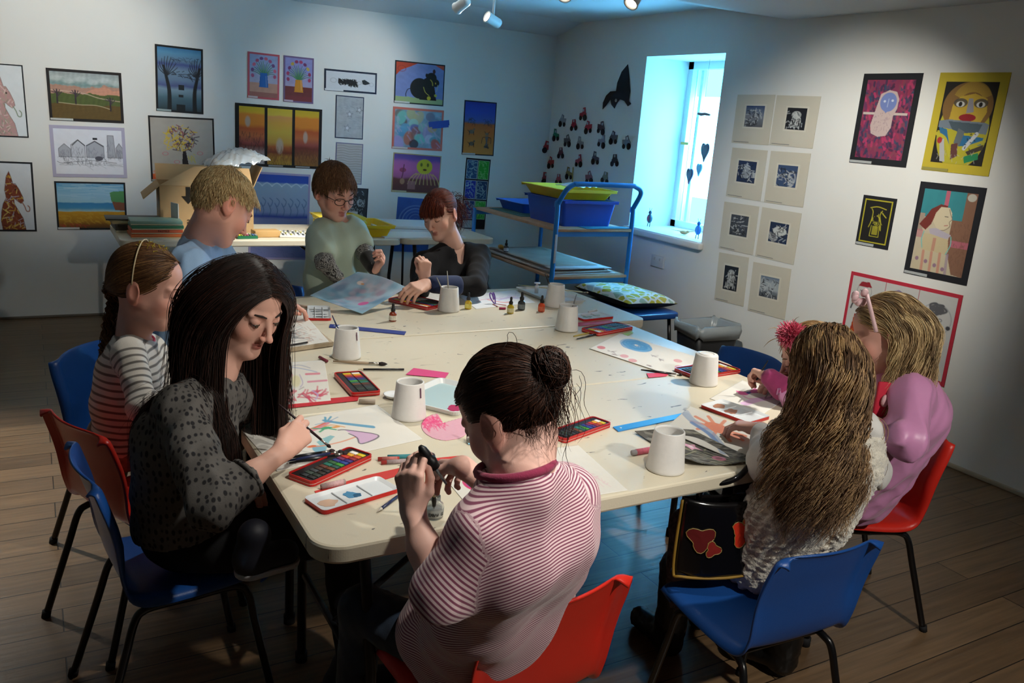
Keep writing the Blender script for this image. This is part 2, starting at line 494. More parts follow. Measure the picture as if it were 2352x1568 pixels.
TZ = .74
fold_table('cream plastic folding table nearest the camera, forming the front of the big painting table', .452, 1.478, 2.29, 2.248)
fold_table('cream plastic folding table in the middle of the big painting table', .470, 2.252, 2.36, 3.010, z=.738)
fold_table('cream plastic folding table at the far side of the big painting table', .86, 3.014, 2.51, 3.80)
fold_table('cream plastic folding table along the back wall holding boxes and pastels', .44, 5.48, 2.26, 6.24)
fold_table('grey cream folding table at the back wall with stacked white boards', 2.27, 5.50, 3.02, 6.26)
# ------------------------------------------------------------------ painted sheets: a small canvas whose pigment sits on mesh points
rg = np.random.RandomState(5)


class Cv:
    def __init__(s, w, h, bg='ffffff', n=.02):
        s.w, s.h = w, h; s.a = np.ones((h, w, 3)) * np.array(lin(bg)); s.Y, s.X = np.mgrid[0:h, 0:w]
        s.U = (s.X + .5) / w; s.V = (s.Y + .5) / h; s.asp = w / h
        if n: s.mott(n)

    def nz(s, sc=6, seed=0, oct=3):
        r = np.random.RandomState(seed + 11); o = np.zeros((s.h, s.w)); amp = 1
        for k in range(oct):
            for _ in range(4):
                a = r.rand() * 6.28; f = sc * 2 ** k * (.6 + .8 * r.rand()); o += amp * np.sin(6.28 * f * (s.U * s.asp * math.cos(a) + s.V * math.sin(a)) + r.rand() * 6.28 + 1.3 * np.sin(5 * s.V * f * .3 + k))
            amp *= .6
        return o / 5

    def mott(s, n=.1, sc=5, seed=0): s.a *= (1 + n * s.nz(sc, seed))[..., None]; return s

    def put(s, m, c, al=1.):
        c = np.array(lin(c) if isinstance(c, str) else c); m = np.clip(m, 0, 1)[..., None] * al; s.a = s.a * (1 - m) + c * m; return s

    def rect(s, x0, y0, x1, y1, c, al=1.): return s.put((s.U >= x0) & (s.U < x1) & (s.V >= y0) & (s.V < y1), c, al)

    def ell(s, cx, cy, rx, ry, c, al=1., rot=0., soft=0., ring=0.):
        dx, dy = (s.U - cx), (s.V - cy)
        if rot: dx, dy = dx * math.cos(rot) + dy * math.sin(rot) / s.asp, -dx * s.asp * math.sin(rot) + dy * math.cos(rot)
        d = np.sqrt((dx / rx) ** 2 + (dy / ry) ** 2)
        e = max(soft, 1.2 / (s.w * min(rx, 9)))
        m = np.clip((1 - d) / e + .5, 0, 1)
        if ring: m = m * np.clip((d - (1 - ring)) / e + .5, 0, 1)
        return s.put(m, c, al)

    def poly(s, pts, c, al=1.):
        P = list(pts); m = np.zeros((s.h, s.w), bool); j = len(P) - 1
        for i in range(len(P)):
            xi, yi = P[i]; xj, yj = P[j]
            if yi != yj:
                m ^= ((yi > s.V) != (yj > s.V)) & (s.U < (xj - xi) * (s.V - yi) / (yj - yi) + xi)
            j = i
        return s.put(m, c, al)

    def line(s, pts, wd, c, al=1., smooth=True, taper=0.):
        P = np.array(pts, float)
        if smooth and len(P) > 2: P = spl(P, len(P) * 5)
        m = np.zeros((s.h, s.w)); k = len(P)
        for i in range(k - 1):
            a, b = P[i], P[i + 1]
            r = wd * (1 - taper * i / k); pad = r + 2 / s.w
            x0, x1 = int(max(0, (min(a[0], b[0]) - pad) * s.w)), int(min(s.w, (max(a[0], b[0]) + pad) * s.w + 1))
            y0, y1 = int(max(0, (min(a[1], b[1]) - pad * s.asp) * s.h)), int(min(s.h, (max(a[1], b[1]) + pad * s.asp) * s.h + 1))
            if x0 >= x1 or y0 >= y1: continue
            U = s.U[y0:y1, x0:x1]; V = s.V[y0:y1, x0:x1] / s.asp
            ax, ay, bx, by = a[0], a[1] / s.asp, b[0], b[1] / s.asp
            L2 = (bx - ax) ** 2 + (by - ay) ** 2 + 1e-12
            t = np.clip(((U - ax) * (bx - ax) + (V - ay) * (by - ay)) / L2, 0, 1)
            d = np.hypot(U - ax - t * (bx - ax), V - ay - t * (by - ay))
            m[y0:y1, x0:x1] = np.maximum(m[y0:y1, x0:x1], np.clip((r / 2 - d) * s.w + .6, 0, 1))
        return s.put(m, c, al)

    def grad(s, stops, al=1., n=0., seed=0):
        """vertical bands [(v, colour)...] with optional waviness"""
        v = s.V + (n * s.nz(3, seed) if n else 0)
        vs = [q[0] for q in stops]; cs = np.array([lin(q[1]) for q in stops])
        s.a = s.a * (1 - al) + al * np.stack([np.interp(v, vs, cs[:, k]) for k in range(3)], -1); return s

    def band(s, y0, y1, c, al=1., n=.02, seed=0, sc=3):
        w1 = n * s.nz(sc, seed); w2 = n * s.nz(sc, seed + 3)
        return s.put((s.V > y0 + w1) & (s.V < y1 + w2), c, al)

    def scrib(s, cx, cy, rx, ry, c, wd=.01, turns=6, al=.8, seed=0, sp=.3):
        r = np.random.RandomState(seed); P = []
        for i in range(turns * 7):
            a = i * 6.28 / 7; q = 1 - sp * r.rand() - .5 * i / (turns * 7)
            P.append((cx + rx * q * math.cos(a) + .06 * rx * r.randn(), cy + ry * q * math.sin(a) + .06 * ry * r.randn()))
        return s.line(P, wd, c, al)

    def hatch(s, x0, y0, x1, y1, c, n=20, ln=.1, wd=.006, al=.8, ang=0., seed=0, jit=.5):
        r = np.random.RandomState(seed)
        for _ in range(n):
            x, y = x0 + (x1 - x0) * r.rand(), y0 + (y1 - y0) * r.rand(); a = ang + jit * r.randn(); q = ln * (.5 + r.rand())
            s.line([(x, y), (x + q * math.cos(a), y + q * math.sin(a) * s.asp)], wd, c, al, False)
        return s

    def border(s, b, c):
        b2 = b * s.asp
        return s.put((s.U < b) | (s.U > 1 - b) | (s.V < b2) | (s.V > 1 - b2), c)


M_PAINT = mat('dry_paint', 'ffffff', .75, attr='Col', bump=.0002, bs=300)
M_GLOSSPAINT = mat('wet_paint', 'ffffff', .35, attr='Col')


def sheet_mesh(name, cv, wd, ht, fn=None, mask=None):
    """cv on a grid wd x ht lying in x (right), y (up the page)"""
    h, w_ = cv.h, cv.w
    X = (np.arange(w_) / (w_ - 1) - .5) * wd; Y = (.5 - np.arange(h) / (h - 1)) * ht
    gx, gy = np.meshgrid(X, Y); V = np.stack([gx.ravel(), gy.ravel(), np.zeros(gx.size)], 1)
    if fn is not None: V = fn(V)
    i = np.arange(h - 1)[:, None] * w_ + np.arange(w_ - 1)[None]; i = i.ravel()
    F = np.stack([i, i + w_, i + w_ + 1, i + 1], 1)
    if mask is not None:
        mk = mask(cv)[:-1, :-1].ravel(); F = F[mk]
    return npmesh(name, V, F, cv.a.reshape(-1, 3))


def colmat(c, rough=.8): return mat('card_' + c, c, rough, var=.03, vs=6)


def wall_rect(q, wall='b', square=True):
    """four picture corners (tl, tr, br, bl) on a wall -> centre, width, height, roll"""
    f = (lambda x, y: at_y(x, y, WY)) if wall == 'b' else (lambda x, y: at_x(x, y, WX))
    P = [f(*p) for p in q]; c = sum(P) / 4
    r = ((P[1] - P[0]) + (P[2] - P[3])) / 2; u = ((P[0] - P[3]) + (P[1] - P[2])) / 2
    h = np.array([1, 0, 0]) if wall == 'b' else np.array([0, -1, 0])
    ang = math.atan2(r[2], r @ h)
    return c, float(np.linalg.norm(r)), float(np.linalg.norm(u)), ang


def wall_matrix(c, ang, wall='b', off=.002):
    c = np.array(c, float)
    if wall == 'b': c[1] -= off; R = Matrix(((1, 0, 0), (0, 0, -1), (0, 1, 0)))
    else: c[0] -= off; R = Matrix(((0, 0, -1), (-1, 0, 0), (0, 1, 0)))
    R = R @ Matrix.Rotation(ang, 3, 'Z')
    return Matrix.Translation(c) @ R.to_4x4()


def wall_art(name, q, wall, cv, mount, label, cat='painting', cap=None, m=.012, mb_=None, group=None, caplen=.3):
    """mount: colour of the card border; m: border width in metres; mb_: bottom border"""
    c, wd, ht, an = wall_rect(q, wall); Mx = wall_matrix(c, an, wall)
    root = thing(name, label, cat, group=group); root.matrix_world = Mx
    root.location = Mx.to_translation(); root.rotation_euler = Mx.to_euler()
    mb_ = m if mb_ is None else mb_
    part('mount', MB().box((0, 0, 0), (wd, ht, .003)), colmat(mount), root)
    iw, ih = wd - 2 * m, ht - m - mb_
    o = link('picture', sheet_mesh('picture', cv, iw, ih), M_PAINT, root); o.location = (0, (mb_ - m) / 2, .0026)
    if cap:
        part('caption_label', MB().box((-wd / 2 + wd * caplen / 2 + .004, -ht / 2 + .010, .003), (wd * caplen, .014, .002)), colmat(cap), root)
    return root
# ------------------------------------------------------------------ pictures on the back wall
def q4(tl, tr, br, bl): return (tl, tr, br, bl)


def horse(a, b, seed, bgc):
    c = Cv(130, 150, bgc, .03)
    P = [(.42, 1.0), (.40, .86), (.42, .72), (.46, .60), (.52, .52), (.50, .40), (.545, .20), (.60, .12), (.63, .20), (.66, .30), (.70, .30), (.76, .38), (.82, .50), (.83, .56), (.78, .60), (.71, .56), (.66, .52), (.66, .60), (.72, .70), (.80, .82), (.84, 1.0)]
    c.poly(P, a)
    m0 = c.a.copy()
    for k, cc in enumerate(b):
        c.hatch(.42, .2, .82, 1.0, cc, 26, .07, .012, .8, 1.9 + k, seed + k, .7)
    j = len(P) - 1; ins = np.zeros((c.h, c.w), bool)
    for i in range(len(P)):
        xi, yi = P[i]; xj, yj = P[j]
        if yi != yj: ins ^= ((yi > c.V) != (yj > c.V)) & (c.U < (xj - xi) * (c.V - yi) / (yj - yi) + xi)
        j = i
    base = Cv(130, 150, bgc, .03).a; c.a = np.where(ins[..., None], c.a, base)
    c.line(P + [P[0]], .008, '3a2a28', .6, False)
    c.line([(.80, .58), (.84, .64), (.87, .71), (.92, .71), (.93, .66), (.90, .63)], .016, b[0])
    c.ell(.70, .39, .015, .012, '221818')
    return c


wall_art('horse_picture', q4((-92, 139), (55, 150), (63, 316), (-76, 311)), 'b', horse('b58f8c', ['7d8f78', 'c79a96', 'a2a08a', 'd9c4bf'], 1, 'd3d8da'), '1c2126', 'grey and pink horse head on white paper, upper sheet at the left edge', m=.008)
wall_art('horse_picture', q4((-66, 366), (75, 374), (84, 530), (-52, 532)), 'b', horse('7a3a22', ['8d5a44', 'c9a63a', '5b2614', 'a9a5b4', 'd8c46a'], 4, 'ccd2d8'), '171c22', 'brown and yellow horse head on pale paper, lower sheet at left edge', m=.012)

c = Cv(130, 92, '9aa5a5'); c.grad([(0, '8f9a9a'), (.12, 'a2acab'), (.25, '6f8c8a'), (.36, '9aa09c'), (.45, 'b08f80')], n=.05)
for k in range(6): c.ell(.1 + .17 * k, .14 + .05 * (k % 2), .08, .06, 'b9c2c0', .6, soft=.6)
c.band(.28, 2, 'a98372', 1, .06, 4, 2); c.poly([(.5, .42), (.62, .33), (.8, .28), (.9, .36), (1, .33), (1, .6), (.6, .55)], 'c28a72')
c.band(.46, 2, '4d5a2b', 1, .04, 2, 2); c.line([(0, .40), (.3, .42), (.5, .45), (.7, .53), (1, .58)], .01, 'd0b8a4', .7)
c.band(.68, 2, '5d4a22', 1, .02, 5); c.mott(.15, 9, 3); c.line([(.1, .66), (.4, .69), (.65, .69), (.85, .76)], .008, 'c8bd9c', .7)
for x, y in ((.09, .5), (.35, .5), (.85, .62)):
    c.line([(x, y + .17), (x, y - .10)], .022, '2e2430', 1, False)
    for k in range(5): a = 3.6 + .55 * k; c.line([(x, y + .02 * k - .04), (x + .08 * math.cos(a), y - .02 + .10 * math.sin(a))], .012, '3a2c3c', 1, False)
wall_art('landscape_painting', q4((105, 155), (279, 168), (284, 283), (114, 276)), 'b', c, '211e20', 'brown and pink hills painting with three bare dark trees, black card border', cap='b9bdb9', m=.018)

c = Cv(160, 110, 'd6d8df', .03)
for x0, x1, y0, sh in ((.06, .23, .36, 0), (.24, .44, .27, 1), (.46, .72, .28, 2), (.77, .89, .12, 3), (.90, 1, .32, 0)):
    y1 = .62; xm = (x0 + x1) / 2
    P = [(x0, y1), (x0, y0 + .08), (xm, y0 - .03), (x1, y0 + .08), (x1, y1)] if sh < 3 else [(x0, y1), (x0 + .01, y0), (x1 - .02, y0), (x1, y1)]
    c.poly(P, 'a3a6b0' if sh != 1 else 'bfc2ca'); c.hatch(x0 + .01, y0 + .1, x1 - .03, y1, '6a6d7a', 26, .05, .005, .5, 1.57, int(x0 * 99)); c.line(P + [P[0]], .006, '2c2e36', .85, False)
c.line([(.47, .36), (.59, .26), (.71, .37)], .012, '3b3e48', .9, False); c.rect(.56, .18, .63, .23, '22242c'); c.line([(.26, .36), (.345, .24), (.44, .36)], .014, '22242c', .9, False)
c.hatch(.08, .6, .75, .74, '50525e', 60, .05, .006, .6, 1.3, 5); c.ell(.64, .64, .06, .05, '50525e'); c.hatch(.02, .74, .95, .8, '7a7d88', 30, .12, .005, .5, .1, 6, .2)
c.line([(.03, .72), (.1, .76), (.3, .72), (.6, .69), (.9, .74)], .006, '30323a', .8)
wall_art('house_drawing', q4((113, 287), (287, 293), (291, 409), (121, 405)), 'b', c, 'aaa6bd', 'pencil drawing of a row of houses in a lilac border', 'drawing', m=.022)

c = Cv(140, 100, '6fa6c6'); c.grad([(0, '3f88b8'), (.1, '6aa3c4'), (.25, '86b2cc'), (.42, '8fb8c8'), (.44, '2f78a8'), (.55, '3d86ae'), (.62, '9ab9b8'), (.63, 'b98718'), (.8, 'a87610'), (.9, '8a5a16'), (1, '5a3a1c')], n=.008)
c.hatch(0, 0, 1, .4, 'a9c8d6', 40, .3, .014, .35, 0, 2, .05); c.hatch(0, .66, 1, .9, 'c49a2c', 60, .06, .02, .4, .5, 3)
c.poly([(.78, .2), (.84, .17), (1, .16), (1, .42), (.80, .40)], '4e8a55'); c.poly([(.81, .40), (1, .42), (1, .60), (.85, .59)], '7a4a34'); c.hatch(.02, .9, .4, .97, 'a03a22', 20, .04, .014, .7, .5, 4)
wall_art('beach_painting', q4((124, 416), (288, 419), (292, 527), (132, 527)), 'b', c, '151a22', 'beach painting with blue sea, yellow sand and green cliff, lowest left', cap='c6cacb', m=.012)

c = Cv(100, 145, '4a6c88'); c.grad([(0, '2f6a94'), (.08, '4f86a8'), (.2, '5a7890'), (.26, '3d4c80'), (.36, '6a8398'), (.5, '5c7590'), (.6, '44507e'), (.66, '6f8a9c'), (.8, '41606e'), (1, '22343c')], n=.012)
for x in (.26, .84):
    s_ = 1 if x < .5 else -1
    c.line([(x, 1), (x, .7), (x - s_ * .05, .5), (x - s_ * .12, .3)], .1, '12181c', 1, taper=.5)
    for k in range(9): a = 3.4 + .33 * k; c.line([(x - s_ * .05, .45), (x - s_ * .05 + .16 * math.cos(a), .40 + .14 * math.sin(a)), (x - s_ * .05 + .22 * math.cos(a) + .03, .36 + .22 * math.sin(a))], .024, '141a22', .9, taper=.6)
c.hatch(.3, .36, .9, .48, '1e2430', 30, .08, .016, .8, .2, 3); c.rect(.47, .58, .6, .66, '161e26'); c.rect(.47, .74, .58, .78, '161e26'); c.rect(.42, .9, .62, 1, '0e1416'); c.hatch(.3, .14, .9, .2, '22304a', 26, .07, .01, .7, .1, 8)
wall_art('night_tree_painting', q4((356, 101), (466, 113), (467, 263), (358, 254)), 'b', c, '14181e', 'dark blue painting of two black bare trees, highest at left', cap='8a9a9a', m=.014)

c = Cv(140, 140, 'a39d94'); c.mott(.05, 3, 3); c.band(.88, 2, 'c0532a', 1, .03, 3); c.hatch(.02, .86, .75, .98, 'd8702c', 70, .1, .02, .7, .1, 2, .5); c.hatch(.6, .88, .98, .98, 'a8443a', 24, .06, .02, .6, .2, 4)
c.poly([(.50, .52), (.55, .52), (.61, .88), (.47, .88)], '1f1a1c')
for k in range(150):
    a, q = rg.rand() * 6.28, rg.rand() ** .5; x, y = .47 + .24 * q * math.cos(a), .32 + .2 * q * math.sin(a)
    c.line([(x, y), (x + .05 * rg.randn(), y + .05 * rg.randn())], .013, ['231c24', 'c2a320', '2a2030', '8a4a4a', 'c4a83a', '5a3c58'][k % 6] if x > .4 or k % 2 else 'c8ac28', .9, False)
for x, y in ((.22, .57), (.78, .55), (.40, .70), (.1, .78)): c.ell(x, y, .05, .03, 'b8606a', .8, ring=.25)
c.hatch(.58, .55, .68, .66, 'b8a83c', 12, .05, .014, .6, 1.5, 3)
wall_art('autumn_tree_picture', q4((341, 264), (492, 273), (494, 418), (346, 417)), 'b', c, '16181c', 'multicoloured leafy tree over orange ground on grey paper', cap='8c8c88', m=.012)
c = Cv(60, 60, '4a6884'); c.grad([(0, '3e5f82'), (.4, '7f97a4'), (1, '8a8f78')], n=.03)
wall_art('seascape_painting', q4((367, 430), (500, 436), (502, 560), (371, 552)), 'b', c, '14202c', 'grey blue painting mostly hidden behind the cardboard box', m=.014)


def vase(bg, tab, vcol, fl, seed, tall):
    c = Cv(80, 118, bg); c.mott(.12, 3, seed); c.grad([(0, bg), (.3, bg), (.6, 'b0a6b4'), (.66, 'b0a6b4')], .5, .03); c.rect(0, .66, 1, 1, tab); c.mott(.08, 5, 3); c.rect(0, .88, 1, 1, '7a3038', .6)
    for k in range(16):
        a = 3.3 + 2.9 * k / 15; q = .24 + .12 * rg.rand(); c.line([(.5, .52), (.5 + q * .8 * math.cos(a), .45 + q * .6 * math.sin(a)), (.5 + q * 1.3 * math.cos(a), .46 + q * 1.0 * math.sin(a))], .03, ['2f7040', '4c8a3a', '2a6a58'][k % 3], .9, taper=.6)
    for k in range(10):
        a = 2.9 + 3.6 * k / 9; x, y = .5 + .40 * math.cos(a), .42 + .34 * math.sin(a); c.ell(x, y, .055, .045, fl[k % len(fl)], .95, rot=a)
    c.poly([(.38, .42 + .08 * tall), (.62, .42 + .08 * tall), (.67, .76 + .03 * tall), (.34, .76 + .03 * tall)], vcol); c.line([(.58, .5), (.6, .74)], .03, 'ffffff', .12)
    return c


wall_art('tulip_painting', q4((568, 118), (641, 126), (642, 231), (569, 224)), 'b', vase('8f9cc0', 'b58a78', '1f5fa8', ['a0466a', '6a3a70', 'c05a70'], 1, 0), 'bb5560', 'painting of pink tulips in a blue vase, pink border', m=.014, cap='c8b8b8')
wall_art('tulip_painting', q4((651, 127), (721, 134), (719, 239), (651, 233)), 'b', vase('8486bc', '6a3030', 'c2801c', ['8a2a50', 'a03058', '6a2a60', 'b09a3a'], 2, 1), '6d5a80', 'painting of flowers in an orange vase, purple border', m=.012, cap='b8b0c4')


def dusk(k):
    c = Cv(60, 140, 'c88430'); c.grad([(0, 'b8a020'), (.1, 'c8a020'), (.14, 'cc7a28'), (.3, 'c87820'), (.38, 'a84c20'), (.5, 'b06034'), (.62, '8a4038'), (.68, '6a2c20'), (1, '7a5524' if k else 'b8b0ac')] if k != 1 else [(0, 'c0a82c'), (.12, 'c8aa3c'), (.15, 'c88c50'), (.25, 'c4943c'), (.42, 'b89c3c'), (.6, 'b08838'), (.68, '9a5020'), (.78, '6c2c1c'), (.84, '8a5a20'), (1, '9a7628')], n=.012, seed=k)
    c.ell([.34, .5, .44][k], [.26, .66, .48][k], [.1, .14, .09][k], [.09, .13, .1][k], 'a89a90', .85, soft=.5)
    c.hatch(0, .66 - .25 * (k == 0), 1, 1, ['2a1c1c', '5a3a1c', '5a3018'][k], 80 if k == 0 else 60, .16, .016, .65, 1.57, k, .25); c.hatch(0, .78, 1, 1, ['8c8488', 'b08c2c', '9a6a24'][k], 40, .1, .012, .5, 1.57, k + 5, .15)
    return c


c, wd, ht, an = wall_rect(q4((540, 235), (740, 252), (737, 388), (540, 380)), 'b'); Mx = wall_matrix(c, an, 'b')
tr = thing('triptych_painting', 'three sunset marsh paintings side by side on one black card', 'painting'); tr.location = Mx.to_translation(); tr.rotation_euler = Mx.to_euler()
part('mount', MB().box((0, 0, 0), (wd, ht, .003)), colmat('17161a'), tr)
for k in range(3):
    o = link('picture_panel', sheet_mesh('picture_panel', dusk(k), wd * .285, ht - .04), M_PAINT, tr); o.location = (wd * (-.315 + .318 * k), 0, .0026)
    if k < 3: part('caption_label', MB().box((wd * (-.36 + .318 * k), -ht / 2 + .010, .003), (wd * .17, .012, .002)), colmat('8e8e90'), tr)

c = Cv(120, 165, '7f8fb4'); c.grad([(0, '2a4aa8'), (.09, '2a50b0'), (.11, '8fa8c0'), (.3, '93a6c0'), (.45, '8c9cc0'), (.5, '3048a0'), (.53, '7c84b0'), (.62, '7682ac'), (.66, '5a86a0'), (.7, '7480ac'), (1, '6d74a4')], n=.006)
for k in range(8): x = .08 + .12 * k; c.line([(x, .28), (x + .05, .32), (x + .01, .38), (x - .03, .34), (x + .02, .42), (x, .49)], .012, '35608a', .7)
for k in range(6): x = .1 + .17 * k; c.line([(x - .09, .14), (x, .1), (x + .09, .14)], .014, 'c4d4dc', .8)
c.line([(.05, .63), (.3, .66), (.5, .64), (.8, .69), (.98, .68)], .02, '3a5c78', .8); c.hatch(0, .7, 1, 1, '545e94', 60, .06, .01, .4, .3, 4)
wall_art('wave_painting', q4((572, 394), (713, 400), (707, 597), (571, 594)), 'b', c, '9a93b8', 'tall blue and mauve sea painting with wavy lines behind the table', m=.016)

c = Cv(130, 50, 'c9ccd0', .02); c.hatch(.25, .38, .6, .6, '14181c', 130, .05, .016, .95, 1.2, 2); c.hatch(.45, .5, .62, .68, '14181c', 60, .04, .016, .9, 1.2, 3); c.poly([(.72, .38), (.78, .34), (.9, .52), (.8, .62), (.74, .6)], '1c2024')
c.ell(.15, .5, .07, .14, '9a9ea2', .5, ring=.3); c.ell(.67, .54, .05, .1, '8a8e92', .6, ring=.3); c.ell(.92, .58, .05, .12, 'a0a4a8', .5, ring=.3)
wall_art('ink_drawing', q4((744, 157), (866, 168), (864, 217), (745, 207)), 'b', c, '1f2a40', 'long narrow black charcoal drawing in a navy border', 'drawing', m=.014, cap='d0d2d4', caplen=.35)


def star(c, x, y, r, col, w_=.012, al=.8, rot=0):
    P = [(x + r * (1 if k % 2 == 0 else .42) * math.sin(rot + k * PI / 5), y - r * c.asp * (1 if k % 2 == 0 else .42) * math.cos(rot + k * PI / 5)) for k in range(11)]
    c.line(P, w_, col, al, False)


c = Cv(80, 120, 'a4a8ac'); c.mott(.12, 4, 2); c.hatch(.02, .02, .9, .95, '868a90', 60, .2, .012, .4, .1, 2, .2)
star(c, .5, .42, .13, '6a6e76'); star(c, .42, .76, .14, '70747c', rot=.2); star(c, .86, .3, .13, '5c6068', rot=.4)
for p in ((.5, .42), (.42, .76), (.86, .3)): c.ell(*p, .05, .035, 'c8ccd0', .8)
wall_art('star_drawing', q4((770, 218), (836, 223), (833, 321), (770, 316)), 'b', c, '2c3850', 'grey pencil drawing of three stars', 'drawing', m=.008)
c = Cv(80, 120, 'aaa6a4', .03)
for k in range(15): y = .06 + .062 * k; c.line([(0, y + .01 * (k % 3)), (.25, y - .012), (.5, y + .016), (.75, y), (1, y + .014 * (k % 2))], .015, '7a7272', .75)
wall_art('line_drawing', q4((770, 327), (833, 330), (831, 425), (770, 420)), 'b', c, '6c6c8c', 'grey sheet of wavy horizontal lines beside the boy with glasses', 'drawing', m=.007)
c = Cv(90, 110, '2b2f33'); c.hatch(0, 0, 1, 1, '9aa0a4', 130, .07, .012, .8, 1, 3, 2.); c.hatch(0, 0, 1, 1, '101418', 60, .06, .014, .9, 1, 4, 2.)
for x, y in ((.2, .2), (.55, .5), (.3, .75), (.8, .3)): c.scrib(x, y, .12, .10, 'b0b5b8', .012, 3, .9, int(x * 50))
c.rect(.48, .5, .75, .66, 'c6c8ca'); c.rect(.55, .66, .76, .74, '8a5a62')
wall_art('pattern_drawing', q4((760, 429), (844, 432), (842, 541), (762, 536)), 'b', c, '1a2230', 'black and white all-over pattern drawing low beside the boy with glasses', 'drawing', m=.010)

c = Cv(120, 110, '7484b8'); c.mott(.05); c.poly([(0, 0), (.45, 0), (.25, .12), (.1, .2), (0, .34)], 'b84428'); c.poly([(.8, 0), (1, 0), (1, .12)], 'b84a34'); c.ell(.12, .16, .09, .08, '8a3228', .7, ring=.2)
c.band(.86, 2, '95ac78', 1, .02, 2)
K = '131210'
c.ell(.50, .62, .20, .26, K); c.ell(.62, .70, .20, .2, K); c.poly([(.55, .4), (.68, .3), (.8, .5), (.86, .9), (.5, .9)], K); c.ell(.74, .34, .11, .14, K); c.ell(.83, .45, .08, .1, K); c.ell(.64, .28, .03, .05, K); c.ell(.79, .17, .03, .06, '3a2020')
c.line([(.34, .64), (.26, .66), (.22, .76), (.22, .84)], .014, K); c.line([(.58, .58), (.62, .70), (.70, .78)], .012, 'b8a83c'); c.ell(.70, .85, .04, .05, 'c4b82c'); c.ell(.84, .77, .03, .035, 'b8ac30'); c.line([(.72, .38), (.76, .44), (.77, .52)], .016, 'b0a030'); c.ell(.83, .46, .012, .02, 'c8a83a'); c.line([(.88, .5), (.86, .66)], .01, 'b8b48c')
wall_art('animal_painting', q4((907, 137), (1022, 150), (1018, 244), (905, 236)), 'b', c, '1d2c34', 'painting of a round black animal on violet blue, top of its column', cap='c6cac6', m=.010)

c = Cv(120, 100, '7f9cb0'); c.mott(.25, 3, 5)
for k, (x, y, cc) in enumerate([(.1, .12, '6f6a60'), (.35, .12, 'a8a878'), (.5, .2, 'b0a880'), (.75, .15, '6f7488'), (.15, .3, '5c4a40'), (.14, .22, '6fbcb4'), (.15, .6, '4a8cb4'), (.25, .5, '5a9cc0'), (.3, .75, 'b0603c'), (.4, .35, '8cc0b8'), (.45, .5, '5c58a0'), (.45, .62, '8a5c50'), (.6, .45, '88b4b0'), (.55, .75, '6cbcb4'), (.7, .6, '9a90bc'), (.75, .75, 'b4c0d0'), (.88, .8, '4c94a4'), (.1, .88, 'a08cc0'), (.42, .9, '30222c'), (.85, .3, '6c7c94'), (.9, .92, 'c04c34'), (.8, .45, 'c0a070')]):
    c.ell(x, y, .1 + .03 * (k % 3), .12, cc, .85, rot=k, soft=.25)
c.hatch(0, 0, 1, 1, 'b4a4c4', 30, .12, .03, .4, 1.2, 3)
wall_art('abstract_painting', q4((903, 244), (1020, 254), (1014, 347), (899, 341)), 'b', c, 'c46a5c', 'turquoise and violet abstract painting in a coral border', cap='c8bcb4', m=.018)
c_, wd, ht, an = wall_rect(q4((982, 276), (1030, 272), (1031, 291), (985, 296)), 'b'); Mx = wall_matrix(c_, an, 'b', .012)
solo('paper_strip', MB().box((0, 0, 0), (wd, ht * .62, .002)).box((.012, -ht * .28, -.003), (wd * .8, ht * .5, .002)), colmat('2f50a8'), 'blue paper strip sticking out over the coral border of the abstract painting', 'paper strip', Mx.to_translation(), rot=Mx.to_euler())

c = Cv(120, 100, 'a8508c'); c.grad([(0, '5a4488'), (.12, '6c4c98'), (.2, 'b0609c'), (.4, 'c0649c'), (.6, 'a85880'), (.66, '6c3a34'), (1, '5c302c')], n=.02)
c.ell(.66, .3, .17, .2, 'c0b028'); c.ell(.59, .25, .025, .05, '6a6a20'); c.ell(.73, .25, .025, .05, '6a6a20'); c.ell(.67, .38, .04, .025, '4c2c20')
for k in range(9): x = .48 + .045 * k; c.line([(x + .01, .48), (x + (x - .66) * .6, .62), (x + (x - .66) * .9, .78)], .016, 'c8a468', .9)
c.line([(.55, .5), (.45, .52), (.40, .6)], .018, 'c8a060'); c.line([(.8, .5), (.9, .54), (.95, .62)], .018, 'c8a060')
c.ell(.2, .42, .07, .06, '8a2838', .8); c.line([(.22, .28), (.2, .55), (.17, .7)], .02, '6a3048'); c.ell(.2, .72, .05, .08, 'b08058', .8); c.rect(.32, .7, .48, .92, 'a06a68', .8)
wall_art('sun_painting', q4((903, 350), (1012, 358), (1009, 447), (899, 440)), 'b', c, 'b09a6a', 'pink painting with a smiling yellow sun creature', cap='c2b48c', m=.008)

c = Cv(100, 150, '3458a0'); c.mott(.12, 3, 5)
for k in range(9): c.ell(.55, .42, .5 - .05 * k, .3 - .028 * k, ['6f8cc0', '2c4c94', '88a0cc', '3a60ac'][k % 4], .55, ring=.08)
c.ell(.75, .36, .06, .04, '1c3440'); c.ell(.75, .36, .03, .02, 'a8b8a8')
wall_art('swirl_painting', q4((910, 451), (990, 458), (986, 580), (907, 577)), 'b', c, '3c62b0', 'deep blue swirling water painting behind the red-haired woman', m=.006)

